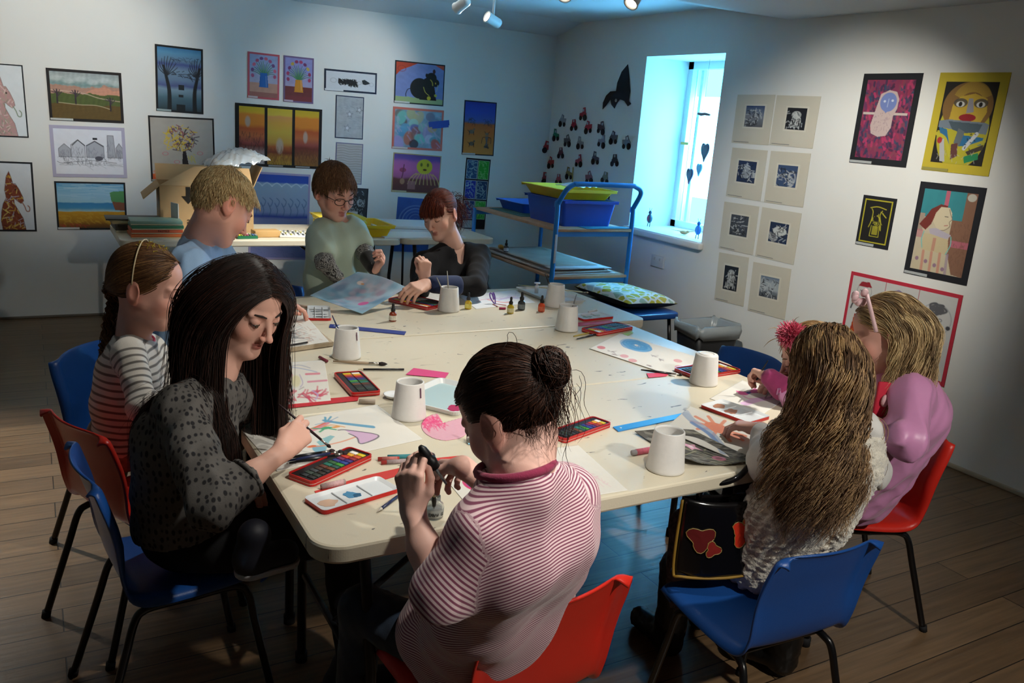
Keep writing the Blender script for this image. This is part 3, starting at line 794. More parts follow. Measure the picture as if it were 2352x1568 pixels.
c = Cv(90, 140, 'b0662c'); c.grad([(0, '22389c'), (.2, '2a48ac'), (.36, '3c58a0'), (.40, '5a5a70'), (.42, 'b0602c'), (.7, 'b8702c'), (1, 'c08038')], n=.01)
for x in (.25, .8): c.hatch(x - .12, .3, x + .1, .42, '22303c', 24, .06, .012, .8, 1.5, int(x * 9))
for x, y in ((.25, .57), (.27, .80)):
    c.ell(x, y, .09, .04, '6a6258'); c.ell(x + .08, y - .05, .03, .02, '6a6258')
    for k in (-1, 1): c.line([(x + .06 * k, y), (x + .08 * k, y + .06)], .016, '2c2420')
    c.line([(x - .08, y), (x - .13, y - .03)], .012, '2c2420')
c.ell(.76, .60, .06, .03, '7a6c60'); c.poly([(.70, .64), (.82, .64), (.78, .76), (.84, .87), (.68, .87), (.74, .76)], '6a6460'); c.line([(.70, .66), (.62, .68), (.60, .78)], .014, '2c2420'); c.line([(.82, .66), (.90, .68), (.90, .78)], .014, '2c2420'); c.line([(.71, .58), (.68, .55)], .012, '2c2420'); c.line([(.81, .58), (.85, .55)], .012, '2c2420'); c.hatch(.68, .8, .82, .88, '201c1c', 12, .04, .012, .8, 0, 3)
wall_art('desert_painting', q4((1067, 229), (1141, 236), (1133, 358), (1060, 355)), 'b', c, '1c2634', 'painting of small creatures on orange ground under deep blue sky', cap='b8b4b0', m=.010, caplen=.4)

c_, wd, ht, an = wall_rect(q4((1066, 362), (1124, 366), (1115, 527), (1062, 524)), 'b'); Mx = wall_matrix(c_, an, 'b')
tr = thing('print_panel', 'black card with six small blue and green lino prints beside the trolley', 'prints'); tr.location = Mx.to_translation(); tr.rotation_euler = Mx.to_euler()
part('mount', MB().box((0, 0, 0), (wd, ht, .003)), colmat('14181f'), tr)
cs = ['23507c', '2c9a2c', '2430a0', '1c3c68', '1c3a70', '3c9c34']
for k in range(6):
    c = Cv(34, 60, cs[k]); c.hatch(.05, .05, .85, .95, 'aac8c8' if k % 2 == 0 or k == 3 else '8cc87c', 34, .22, .04, .6, .2 + k, k, 1.2); c.border(.05, 'a8b4b8' if k % 2 == 0 or k == 3 else '90b890')
    o = link('print', sheet_mesh('print', c, wd * .45, ht * .265), M_PAINT, tr); o.location = (wd * (-.235 + .47 * (k % 2)), ht * (.345 - .285 * (k // 2)), .0026)
part('caption_label', MB().box((-wd * .18, -ht * .43, .003), (wd * .52, ht * .11, .002)), colmat('b8babc'), tr)

# ------------------------------------------------------------------ pictures on the right wall
S8 = [((1692, 217), (1779, 218), (1768, 333), (1684, 328), (1716, 242), (1758, 244), (1752, 293), (1710, 290)), ((1783, 219), (1886, 221), (1867, 342), (1770, 332), (1811, 247), (1856, 249), (1848, 299), (1803, 297)),
      ((1681, 339), (1762, 345), (1749, 463), (1670, 449), (1698, 369), (1739, 371), (1734, 421), (1692, 417)), ((1772, 347), (1864, 352), (1844, 477), (1755, 463), (1789, 378), (1834, 382), (1828, 432), (1783, 426)),
      ((1664, 463), (1746, 474), (1728, 586), (1652, 569), (1681, 492), (1721, 497), (1716, 544), (1676, 539)), ((1751, 476), (1842, 489), (1823, 609), (1736, 587), (1770, 509), (1814, 515), (1807, 561), (1766, 554)),
      ((1654, 580), (1723, 591), (1706, 704), (1640, 686), (1667, 609), (1699, 614), (1691, 669), (1660, 663)), ((1731, 602), (1820, 617), (1801, 735), (1718, 711), (1749, 632), (1792, 640), (1785, 689), (1744, 678))]
L8 = ['top left of the block of eight, small blue and grey print on cream', 'top right of the block of eight, black print of pale columns on cream', 'second row left of eight, print of a pale crystal shape on cream', 'second row right of eight, print of curved blue forms on cream',
      'third row left of eight, tangled grey print on cream', 'third row right of eight, print of a white shell shape on cream', 'bottom left of eight, narrow print of a white rooted shape on cream', 'bottom right of eight, pale grey townscape print on cream']
for k, Q in enumerate(S8):
    c_, wd, ht, an = wall_rect(Q[:4], 'r'); Mx = wall_matrix(c_, an, 'r')
    t = thing('small_print', 'small print: ' + L8[k], 'print', group=None); t.location = Mx.to_translation(); t.rotation_euler = Mx.to_euler()
    part('sheet', MB().box((0, 0, 0), (wd, ht, .002)), colmat('c2bcab'), t)
    c2, w2, h2, _ = wall_rect(Q[4:], 'r'); d = np.array(Mx.inverted() @ Vector(c2))
    part('print_mark', MB().box((d[0], d[1], .0012), (w2 * 1.18, h2 * 1.16, .0012)), colmat('cbc6b6'), t)
    c = Cv(48, 54, ['39506c', '121620', '1c2c4c', '34486a', '3c424c', '1c2c48', '16202e', '6c7a88'][k])
    r = np.random.RandomState(k * 7 + 1)
    if k == 0: c.grad([(0, '2c4470'), (.25, '5a6a80'), (.5, '7a8088'), (1, '50545c')], n=.05)
    if k in (1, 6):
        for q in range(5): x = .3 + .1 * q; c.line([(x, .9 - .1 * (q % 2)), (x + .02, .5), (.5, .22 + .03 * q)], .06, 'c8ccc8', .8, taper=.4)
        c.ell(.5, .33, .24, .18, 'b8bcb8', .7)
    if k == 2: c.poly([(.25, .6), (.35, .3), (.5, .15), (.68, .3), (.75, .55), (.62, .8), (.4, .8)], '8a9298'); c.rect(.8, .5, 1, .75, 'a4a8ac')
    if k == 3: c.ell(.4, .75, .5, .35, '9aa0a4', .9, ring=.15); c.ell(.75, .6, .2, .35, 'a8acb0', .8, ring=.3)
    if k == 5: c.ell(.55, .42, .36, .22, 'c0c4c0'); c.poly([(0, .5), (.3, .55), (.5, .85), (.3, 1), (0, .85)], '7c8084')
    if k == 7: c.grad([(0, '5c6c80'), (.3, '98a2a8'), (.6, 'a0a8ac'), (.72, '6c747c'), (1, '484e58')], n=.03); c.hatch(0, .75, 1, .95, '2c3038', 20, .08, .04, .8, 1.57, 2, .1)
    c.hatch(.08, .15, .85, .95, 'b8bcbc', 26, .16, .04, .7, 1 + k, k, 1.6); c.hatch(.08, .15, .85, .95, '0e1218', 22, .14, .035, .8, 2 + k, k + 20, 1.6)
    o = link('picture', sheet_mesh('picture', c, w2, h2), M_PAINT, t); o.location = (d[0], d[1], .0022)
    part('caption_label', MB().box((-wd * .24, -ht / 2 + .010, .0013), (wd * .42, .004, .0006)), colmat('7c7c78'), t)

c = Cv(130, 200, '7a2c4c')
for k in range(420):
    x, y = rg.rand(), rg.rand(); a = rg.randn() * .5 + 1.3
    cc = ['a8305c', '5c2c54', '2c3450', '3c1c3c', '8c2848', '302848', '23405a', '6c2448', '7a3a4a'][rg.randint(9)]
    c.line([(x, y), (x + .06 * math.cos(a), y + .05 * math.sin(a))], .045, cc, .85, False)
c.rect(.02, .41, .95, .44, 'b8aca4'); c.poly([(.30, .30), (.34, .18), (.50, .13), (.66, .15), (.73, .24), (.72, .36), (.66, .46), (.66, .60), (.58, .70), (.42, .72), (.26, .68), (.22, .58), (.26, .44)], 'b3a09c')
c.hatch(.28, .4, .62, .68, '8a7480', 60, .02, .008, .7, 1.5, 3); c.ell(.52, .28, .17, .12, '6878ac'); c.poly([(.36, .32), (.68, .30), (.5, .42)], '6878ac'); c.ell(.44, .27, .025, .015, 'b8c0d0'); c.ell(.60, .26, .025, .015, 'b8c0d0'); c.line([(.52, .24), (.51, .34)], .012, 'a0acc8')
wall_art('figure_painting', q4((1986, 169), (2119, 168), (2084, 385), (1951, 373)), 'r', c, '14161c', 'painting of a pale rounded figure with blue face on dark magenta', cap='a4a8a8', m=.034, mb_=.034, caplen=.4)

Y_ = 'b7a52c'
c = Cv(140, 200, '15120e')
c.ell(.5, .6, .48, .46, 'a8a024'); c.rect(.0, .0, 1, .28, '15120e'); c.ell(.50, .30, .47, .30, '7a5a2c'); c.rect(0, .5, .12, .6, '15120e')
for k in range(40): a = 3.5 + 2.4 * k / 39; c.line([(.56 + .22 * math.cos(a), .24 + .12 * math.sin(a)), (.56 + .36 * math.cos(a), .24 + .24 * math.sin(a))], .012, 'a88a30', .9, False)
c.poly([(.22, .28), (.34, .18), (.60, .14), (.84, .2), (.88, .36), (.80, .48), (.52, .50), (.20, .46)], 'b89a30'); c.poly([(.50, .2), (.58, .2), (.64, .36), (.50, .38)], '8a8890')
for x in (.36, .74): c.ell(x, .255, .13, .055, '3c3a3a', .9); c.ell(x, .27, .08, .035, 'c0c0bc'); c.ell(x, .27, .035, .03, '14100e')
c.ell(.54, .43, .16, .045, '8c1620'); c.poly([(.02, .48), (.2, .46), (.88, .48), (.97, .50), (.95, .62), (.02, .56)], '6c7884'); c.poly([(.2, .48), (.85, .5), (.8, .6), (.5, .62), (.3, .58)], '42525c')
c.poly([(.04, .56), (.2, .58), (.3, .76), (.12, .70)], '24648c'); c.poly([(.5, .64), (.92, .66), (.9, .75), (.48, .78)], '24648c'); c.poly([(.42, .56), (.55, .6), (.5, .78), (.38, .74)], '5c6468'); c.line([(.02, .64), (.2, .70), (.36, .9)], .06, 'b0a82c'); c.line([(.95, .7), (.6, .8), (.4, .88)], .05, 'a8a02c')
c.poly([(.34, .76), (.46, .74), (.5, .9), (.38, .95)], '5c3430'); c.poly([(.1, .72), (.18, .7), (.28, .98), (.18, .98)], 'a8a8a8'); c.ell(.1, .72, .05, .04, 'a02c24'); c.poly([(.62, .9), (.88, .84), (.9, .92), (.66, .98)], '1c7c4c'); c.poly([(.64, .84), (.94, .74), (.95, .8), (.7, .88)], '3c3428')
c.line([(.60, .80), (.78, .62)], .07, 'b8bcc0'); c.hatch(.58, .62, .76, .8, '1c1818', 12, .02, .014, .9, .7, 5)
c.hatch(.1, .8, .9, .98, 'a8a8a0', 16, .05, .012, .5, 1.4, 9)
wall_art('face_painting', q4((2160, 167), (2321, 166), (2274, 406), (2118, 389)), 'r', c, Y_, 'bold painted face with red lips in a thick yellow border', cap='8f8844', m=.045, caplen=.4)

c = Cv(80, 120, '100f0c'); c.border(.05, 'a8a024'); c.put(((c.U < .0) | (c.U > 1)), '100f0c')
c.line([(.25, .2), (.5, .16), (.8, .2)], .03, 'a8a024'); c.line([(.30, .22), (.36, .3), (.34, .5), (.28, .64)], .025, 'a8a024'); c.line([(.68, .24), (.62, .34), (.68, .5), (.72, .68)], .025, 'a8a024'); c.rect(.42, .6, .62, .80, '8a8420'); c.line([(.38, .6), (.36, .84), (.68, .84), (.66, .6)], .02, 'a8a024', 1, False)
c.hatch(.34, .22, .66, .6, 'b0a82c', 26, .14, .016, .8, 1.5, 3, .6); c.ell(.5, .44, .1, .06, '14120c'); c.line([(.7, .3), (.84, .38)], .03, 'a8a024')
wall_art('motorcycle_picture', q4((1985, 447), (2062, 457), (2039, 574), (1965, 560)), 'r', c, '11131c', 'small black picture with yellow line drawing of a machine', cap='a4a8a8', m=.018, mb_=.022, caplen=.55)

c = Cv(130, 200, 'b7ab93'); c.rect(0, 0, .80, .34, '2f8088'); c.mott(.06, 4, 2); c.rect(.42, 0, .50, .25, 'b05a6c'); c.poly([(.80, 0), (1, 0), (1, 1), (.75, .98), (.62, .74), (.62, .34), (.80, .34)], '7c5844'); c.rect(0, .30, .1, .52, '9a8878'); c.ell(.90, .055, .08, .045, 'b0aca0'); c.rect(.66, .58, 1, .66, 'b05c70', .8); c.rect(0, .5, .12, .6, 'b07078', .7); c.hatch(.64, .34, .98, .95, '684838', 90, .05, .012, .5, 1.5, 3)
c.poly([(.02, .44), (.12, .34), (.2, .24), (.36, .17), (.50, .18), (.48, .26), (.3, .3), (.25, .42), (.16, .50)], '6c2820'); c.poly([(.30, .28), (.38, .20), (.54, .20), (.60, .26), (.62, .36), (.56, .46), (.44, .50), (.36, .46), (.27, .38)], 'c4b79a')
c.line([(.54, .22), (.58, .28), (.62, .33), (.58, .37), (.60, .42), (.52, .47), (.44, .48)], .010, '6c5c4c'); c.line([(.48, .31), (.54, .31)], .012, '4c4440'); c.line([(.50, .42), (.56, .41)], .012, 'a05050'); c.poly([(.22, .48), (.36, .46), (.56, .50), (.66, .52), (.6, .57), (.28, .56)], 'a8a0ac')
c.poly([(.14, .54), (.28, .54), (.62, .58), (.66, .72), (.6, .8), (.16, .76)], 'b8a884'); c.line([(.14, .52), (.12, .62), (.16, .72)], .016, '6cb0a8'); c.line([(.66, .54), (.68, .64), (.62, .76)], .016, '6cb0a8'); c.rect(.34, .58, .40, .74, 'b07868', .8); c.poly([(.08, .74), (.66, .76), (.8, 1), (.02, 1)], 'b8ac90')
for x in (.2, .36, .52, .66): c.line([(x, .76), (x + .02, 1)], .05, ['b87060', '907c90'][int(x * 50) % 2], .7, False)
for x, y in ((.10, .86), (.28, .88), (.46, .91), (.62, .94)): c.ell(x, y, .035, .025, '80607c', .9)
wall_art('portrait_painting', q4((2116, 416), (2268, 432), (2220, 656), (2076, 626)), 'r', c, '11131b', 'painted side portrait of a red-haired girl in a scarf, black border', cap='a4a8a8', m=.034, caplen=.38)

c = Cv(180, 160, 'bcbbb8', .02)
for x in (.34, .66): c.rect(x - .003, 0, x + .003, 1, 'a03040')
c.ell(.14, .18, .075, .11, '6c6c70', .9, ring=.06); c.poly([(.07, .12), (.1, .06), (.18, .05), (.21, .11), (.14, .12)], '8c1c28'); c.line([(.10, .17), (.13, .18)], .006, '302c30'); c.line([(.15, .17), (.18, .18)], .006, '302c30'); c.line([(.03, .42), (.05, .34), (.10, .32)], .014, '33343a'); c.poly([(.08, .48), (.22, .47), (.24, .8), (.05, .8)], '9c3014'); c.hatch(.08, .5, .2, .78, 'c05c18', 40, .04, .014, .7, 1.5, 2)
c.ell(.47, .2, .09, .12, '70707a', .9, ring=.06); c.poly([(.40, .1), (.47, .06), (.55, .1), (.55, .2), (.46, .18)], '7a6c94'); c.poly([(.42, .5), (.54, .5), (.58, .85), (.38, .85)], '4c6c9c')
c.ell(.84, .30, .14, .19, '7a7a80', .7, ring=.05); c.scrib(.84, .18, .09, .08, '3c3c44', .02, 8, .9, 3, .7); c.ell(.79, .28, .02, .02, '50525c', .9, ring=.4); c.ell(.88, .30, .02, .02, '50525c', .9, ring=.4); c.ell(.79, .38, .03, .03, '7c7c84', .8); c.ell(.88, .41, .03, .045, 'b05c68', .9); c.ell(.96, .37, .02, .025, '3c3c44'); c.line([(.84, .48), (.86, .54), (.84, .60), (.85, .66)], .008, '6c6c78')
wall_art('family_drawing', q4((1955, 620), (2215, 681), (2167, 886), (1926, 812)), 'r', c, 'b02438', 'wide sheet of three child-drawn figures with a red border, lowest on the right wall', 'drawing', m=.020, mb_=.024)

# ------------------------------------------------------------------ cut-out tractors, paper bird and the bits in the window


def near_wall(x, y):
    p = at_x(x, y, WX)
    return ('r', p) if p[1] < WY - .03 else ('b', at_y(x, y, WY))


TR = [(1340, 262, 'a8303c', 'c'), (1293, 277, '8c9098', 'a'), (1319, 286, '9c2434', 'b'), (1352, 292, 'a82c38', 'a'), (1382, 293, '4c3c44', 'a'), (1278, 310, '2c7c60', 'c'), (1304, 323, '5c6068', 'a'), (1334, 328, '8a8e94', 'c'), (1383, 324, '8c8890', 'c'), (1410, 316, '54505c', 'a'), (1440, 327, '70747c', 'a'),
      (1258, 338, 'a03038', 'c'), (1289, 350, '6c4450', 'b'), (1266, 373, 'a03838', 'a'), (1330, 369, 'a04850', 'c'), (1369, 363, '5c5c6c', 'c'), (1413, 367, '2c2c34', 'b'), (1255, 408, 'a04048', 'c'), (1284, 411, 'b0505c', 'b'), (1308, 398, '8c7440', 'c'), (1354, 407, '8c5c64', 'a'), (1391, 407, '7c8070', 'b'), (1362, 452, '8a2c34', 'c'), (1397, 463, '54404c', 'a')]
TL = ['red tractor cut-out, highest of the flock', 'white and grey tractor cut-out near the top left', 'dark red tractor cut-out seen from the front', 'bright red tractor cut-out right of the front-view one', 'brown grey tractor cut-out right end of the upper row',
      'green tractor cut-out at the left of the flock', 'grey tractor cut-out below the white one', 'pale grey tractor cut-out in the middle row', 'light grey tractor cut-out under the brown one', 'dark grey tractor cut-out right of centre', 'grey tractor cut-out closest to the window',
      'red tractor cut-out at the left edge below the green one', 'maroon tractor cut-out in the left middle', 'small red tractor cut-out below the left edge one', 'pink red tractor cut-out in the centre', 'blue grey tractor cut-out in the lower middle', 'black tractor cut-out with two big wheels',
      'red tractor cut-out at the bottom left corner', 'pink tractor cut-out seen from the front in the bottom row', 'mustard tractor cut-out with a yellow strip in the bottom row', 'pink grey tractor cut-out right of the bottom row centre', 'green grey tractor cut-out at the bottom right', 'dark red tractor cut-out behind the yellow tray', 'plum tractor cut-out low behind the blue crate']
for k, (x, y, cc, kd) in enumerate(TR):
    wl, p = near_wall(x, y); Mx = wall_matrix(p, rg.uniform(-.12, .12), wl, .004); s_ = .074
    t = thing('tractor_cutout', TL[k], 'paper tractor', group=None); t.location = Mx.to_translation(); t.rotation_euler = Mx.to_euler()
    fl = -1 if k % 2 else 1
    if kd == 'b': P = [(-.5, -.35), (.5, -.35), (.55, .0), (.4, .15), (.3, .6), (-.3, .6), (-.4, .15), (-.55, 0)]
    elif kd == 'c': P = [(-.7, -.3), (.5, -.35), (.7, .0), (.55, .2), (.45, .75), (-.0, .7), (-.1, .2), (-.65, .12)]
    else: P = [(-.7, -.2), (.6, -.45), (.7, .0), (.4, .35), (.2, .75), (-.25, .6), (-.2, .3), (-.75, .3)]
    P = [(a * s_ * fl, b * s_) for a, b in P]
    part('body', MB().prism(P if fl > 0 else P[::-1], 0, .0025), colmat(cc), t)
    for j, (wx, r) in enumerate(((-.45, .26), (.42, .36)) if kd != 'b' else ((-.45, .3), (.45, .3))):
        part('wheel', MB().lathe([(0, 0), (r * s_, 0), (r * s_, .0035), (r * s_ * .35, .0035), (0, .0045)], 18, Matrix.Translation((wx * s_ * fl, -.42 * s_, 0)), cap=False), colmat('1b1a20'), t)
    part('cab_window', MB().box((.12 * s_ * fl if kd != 'b' else 0, .42 * s_, .0028), (.3 * s_, .28 * s_, .001)), colmat('a8acb4'), t)
wl, p = near_wall(1316, 405)
Mx = wall_matrix(p, .05, wl, .004); solo('paper_strip', MB().box((0, 0, 0), (.012, .16, .002)), colmat('a08a2c'), 'narrow mustard paper strip upright beside the mustard tractor', 'paper strip', Mx.to_translation(), rot=Mx.to_euler())
# black paper bird shape
P = [(1444, 148), (1447, 175), (1449, 210), (1446, 232), (1451, 238), (1444, 244), (1436, 232), (1425, 228), (1418, 238), (1413, 249), (1406, 240), (1404, 228), (1394, 242), (1386, 251), (1387, 236), (1394, 220), (1404, 210), (1417, 209), (1420, 190), (1430, 165)]
P3 = [at_x(x, y, WX) for x, y in P]; c3 = sum(P3) / len(P3); Mx = wall_matrix(c3, 0, 'r', .006)
L2 = [(-(q[1] - c3[1]), q[2] - c3[2]) for q in P3]
t = thing('paper_bird', 'large black paper bird shape above the tractors, left of the window', 'paper cut-out'); t.location = Mx.to_translation(); t.rotation_euler = Mx.to_euler()
part('wing', MB().prism(L2[::-1], 0, .004), colmat('17161b'), t)
d = at_x(1417, 231, WX); part('wing_patch', MB().lathe([(0, 0), (.014, 0), (.012, .002), (0, .002)], 16, Matrix.Translation((-(d[1] - c3[1]), d[2] - c3[2], .0045)), cap=False), colmat('a8acb0'), t)
# ------------------------------------------------------------------ trolley, bin, cushion, stool
M_BT = mat('blue_steel', '1f7fcc', .38, bump=.0002, bs=200, var=.03)
M_PLY = mat('plywood_shelf', 'a98f74', .7, var=.12, vs=9); M_PLYD = mat('plywood_edge', 'b58f72', .75, var=.1, vs=12)
tx0, tx1, ty0, ty1 = 3.13, 3.78, 4.86, 6.10
t = thing('shelf_trolley', 'blue tubular steel trolley with wooden shelves in the corner left of the window', 'trolley', ((tx0 + tx1) / 2, (ty0 + ty1) / 2, 0))
cx, cy = (tx0 + tx1) / 2, (ty0 + ty1) / 2


def L_(x, y, z): return (x - cx, y - cy, z)


hp = [L_(tx0, ty0, .10), L_(tx0, ty0, 1.02), L_(tx0, ty0 + .01, 1.06), L_(tx0 + .02, ty0 - .05, 1.17), L_(tx0 + .07, ty0 - .065, 1.215), L_(tx0 + .13, ty0 - .07, 1.222), L_(tx1 - .13, ty0 - .07, 1.222), L_(tx1 - .05, ty0 - .065, 1.215), L_(tx1 + .01, ty0 - .055, 1.17), L_(tx1 - .0, ty0 + .01, 1.04), L_(tx1, ty0, .98), L_(tx1, ty0, .10)]
part('handle_frame', MB().tube([tuple(p) for p in spl(hp, 90)], .0175, 14), M_BT, t)
for x in (tx0, tx1): part('rear_post', MB().tube([L_(x, ty1, .10), L_(x, ty1, .90)], .0165, 12), M_BT, t)
for x in (tx0, tx1):
    for y in (ty0, ty1):
        part('caster', MB().lathe([(0, -.012), (.045, -.012), (.048, 0), (.045, .012), (0, .012)], 18, Matrix.Translation(L_(x, y, .048)) @ Matrix.Rotation(PI / 2, 4, 'Y'), cap=False).box(L_(x, y, .085), (.035, .035, .04)), RUB, t)
for z in (.155, .55, .885):
    part('shelf_board', MB().rbox(L_(cx, cy, z + .012), (tx1 - tx0 - .01, ty1 - ty0 + .03, .020), .003), M_PLYD, t)
    part('shelf_rail', MB().box(L_(cx, ty0 + .004, z - .016), (tx1 - tx0, .012, .034)), M_BT, t)
    part('shelf_rail', MB().box(L_(cx, ty1 - .004, z - .016), (tx1 - tx0, .012, .034)), M_BT, t)
part('tape_strip', MB().rbox(L_(tx0 - .002, ty0 - .019, .77), (.02, .004, .2), .002), mat('old_tape', 'b8bfc6', .5), t)
SZ = .907


def tray(name, label, c, x0, y0, x1, y1, z, h, ins, m, taper=.03, wall=.004, rim=.016, rz=0):
    """open tub with a rim, base at z"""
    t = thing(name, label, 'tray', ((x0 + x1) / 2, (y0 + y1) / 2, z), rz); hx, hy = (x1 - x0) / 2, (y1 - y0) / 2
    def ring(a, b, z, r=.02): return [(p[0], p[1], z) for p in rrect(-a, -b, a, b, r, 4)]
    R = [ring(hx - taper - .0, hy - taper, 0), ring(hx - .004, hy - .004, h - .004), ring(hx + rim, hy + rim, h - .004), ring(hx + rim, hy + rim, h), ring(hx - .004, hy - .004, h), ring(hx - taper - wall, hy - taper - wall, wall)]
    mb = MB(); n = len(R[0]); vs = sum(R, []); fs = [list(range(n))[::-1], [5 * n + k for k in range(n)]]
    for j in range(5): fs += [(j * n + k, j * n + (k + 1) % n, (j + 1) * n + (k + 1) % n, (j + 1) * n + k) for k in range(n)]
    mb.add(vs, fs); part('tub', mb, m, t)
    for s_ in (-1, 1): part('rim_lip', MB().box((0, s_ * (hy + rim), h - .010), (2 * hx, .003, .018)), m, t)
    return t


M_CB = mat('crate_blue', '1c4cae', .4, var=.05); M_CY = mat('crate_yellow', 'e3bc1a', .4, var=.05)
tray('storage_tray', 'shallow dark blue plastic tray at the far end of the trolley top', 0, 3.30, 5.62, 3.74, 6.04, SZ + .0085, .075, 0, M_CB)
solo('card_sheets', MB().box((0, 0, .002), (.40, .52, .004)).box((.02, .03, .006), (.36, .46, .003), Matrix.Rotation(.1, 4, 'Z')), mat('teal_card', '3c6c6c', .7), 'teal and brown card sheets lying under the shallow blue tray', 'card', (3.42, 5.76, SZ - .0005))
tray('storage_crate', 'deep blue plastic crate on the trolley top, below the yellow tray', 0, 3.235, 4.95, 3.70, 5.48, SZ, .185, 0, M_CB)
tray('storage_tray', 'yellow plastic tray stacked on the deep blue crate', 0, 3.225, 4.97, 3.69, 5.52, SZ + .187, .072, 0, M_CY, taper=.045)
solo('plastic_packet', MB().grid(lambda u, v: ((u - .5) * .30, (v - .5) * .20, .02 * math.sin(PI * u) * math.sin(PI * v) + .004 * math.sin(22 * u + 9 * v) + .01), 22, 16), mat('clear_film', 'dfe6ea', .25, spec=.8, bump=.003, bs=40), 'crumpled clear plastic packet lying in the yellow tray', 'packet', (3.46, 5.12, SZ + .268), .4, solid=.004)
solo('teal_sheet', MB().box((0, 0, .0015), (.40, .12, .003)), mat('teal_board', '2c7890', .6), 'teal card strip at the right end of the trolley top', 'card', (3.58, 4.905, SZ + .001))
for k in range(9):
    solo('paper_sheet', MB().grid(lambda u, v: ((u - .5) * (.56 - .01 * k), (v - .5) * (1.0 - .02 * k), .0012 * math.sin(3 * u + k) ** 2), 12, 16), mat('shelf_paper_%d' % (k % 3), ['b9b7b6', 'cdd3da', 'a89f94'][k % 3], .8, var=.12, vs=5),
         'loose sheet in the pile of papers on the middle trolley shelf', 'paper', (3.45 + rg.uniform(-.03, .03), 5.46 + rg.uniform(-.06, .06), .5740 + .0042 * k), rg.uniform(-.04, .04), group='papers on the middle trolley shelf', solid=.001)
for k in range(3):
    solo('card_board', MB().box((0, 0, .004), (.60, 1.1 - .1 * k, .008)), mat('grey_board_%d' % k, ['8f887e', '7c8884', '9a8f88'][k], .8, var=.1, vs=6), 'large old board lying on the bottom trolley shelf', 'board', (3.45, 5.48, .1775 + .009 * k), .05 * k, group='boards on the bottom trolley shelf')

# bottle helper (pipette ink bottle)
M_GL = mat('clear_glass', 'f4f8f8', .05, trans=.9, ior=1.35); M_BK = mat('black_rubber', '131315', .45)


def ink_bottle(p, col, label, k=1.0, lab='e8e4d4', dark=False):
    t = thing('ink_bottle', label, 'ink bottle', tuple(p))
    part('bottle_body', MB().lathe([(0, 0), (.0145 * k, 0), (.016 * k, .003), (.016 * k, .030 * k), (.013 * k, .037 * k), (.007 * k, .041 * k), (.007 * k, .046 * k), (0, .046 * k)], 20, cap=False), mat('ink_' + col, col, .12, spec=.8), t)
    if lab: part('bottle_label', MB().lathe([(.0163 * k, .006 * k), (.0163 * k, .026 * k)], 20, cap=False), mat('lab_' + lab, lab, .7, var=.15, vs=120), t)
    part('dropper_cap', MB().lathe([(0, .043 * k), (.0095 * k, .043 * k), (.0095 * k, .055 * k), (.006 * k, .057 * k), (.0055 * k, .066 * k), (.0062 * k, .070 * k), (.0045 * k, .077 * k), (0, .079 * k)], 18, cap=False), M_BK, t)
    return t


ink_bottle((3.20, 5.66, .613), '30343a', 'small dark dropper bottle standing on the papers of the trolley shelf', 1.2, 'a8acb0')
solo('ink_bottle', MB().lathe([(0, 0), (.018, 0), (.018, .035), (.010, .045), (.010, .06), (0, .06)], 16, Matrix.Rotation(PI / 2, 4, 'X'), cap=False), mat('ochre_plastic', 'b8892c', .4), 'small ochre bottle lying on the papers of the trolley shelf', 'ink bottle', (3.22, 5.80, .632))

# pedal bin with liner
bx, by = 3.84, 4.01
t = thing('waste_bin', 'black plastic waste bin with a grey liner against the right wall', 'bin', (bx, by, 0), math.radians(-6))
def sq(a, b, z, r=.04): return [(p[0], p[1], z) for p in rrect(-a, -b, a, b, r, 5)]
def loft(rings, smooth=True, close=True):
    n = len(rings[0]); vs = sum(rings, []); fs = []
    if close: fs.append(list(range(n))[::-1])
    for j in range(len(rings) - 1): fs += [(j * n + k, j * n + (k + 1) % n, (j + 1) * n + (k + 1) % n, (j + 1) * n + k) for k in range(n)]
    return MB().add(vs, fs, smooth)
part('bin_body', loft([sq(.135, .105, 0), sq(.17, .14, .40), sq(.166, .136, .40), sq(.131, .101, .01)]), mat('bin_black', '17181b', .45), t)
def wav(a, b, z, am, s): return [(p[0] * (1 + am * math.sin(5 * k + s)), p[1] * (1 + am * math.sin(4 * k + s)), z + .012 * math.sin(k * 1.3 + s)) for k, p in enumerate(rrect(-a, -b, a, b, .04, 5))]
part('bin_liner', loft([wav(.176, .146, .335, .02, 1), wav(.182, .152, .38, .012, 2), wav(.178, .148, .412, .004, 3), wav(.164, .134, .408, .006, 4), wav(.15, .12, .33, .02, 5), wav(.14, .11, .20, .04, 6)], close=False), mat('bin_film', '8f989c', .3, spec=.8, bump=.002, bs=30), t, solid=.0015)

# stool and cushion
t = thing('low_stool', 'low blue plastic stool under the leaf print cushion', 'stool', (3.60, 4.52, 0))
part('stool_seat', MB().prism(rrect(-.20, -.29, .20, .29, .06), .385, .425), PLB, t, bevel=.012)
for sx in (-1, 1):
    for sy in (-1, 1): part('leg', MB().tube([(sx * .15, sy * .22, .385), (sx * .18, sy * .26, 0)], .013, 10), BLK, t)


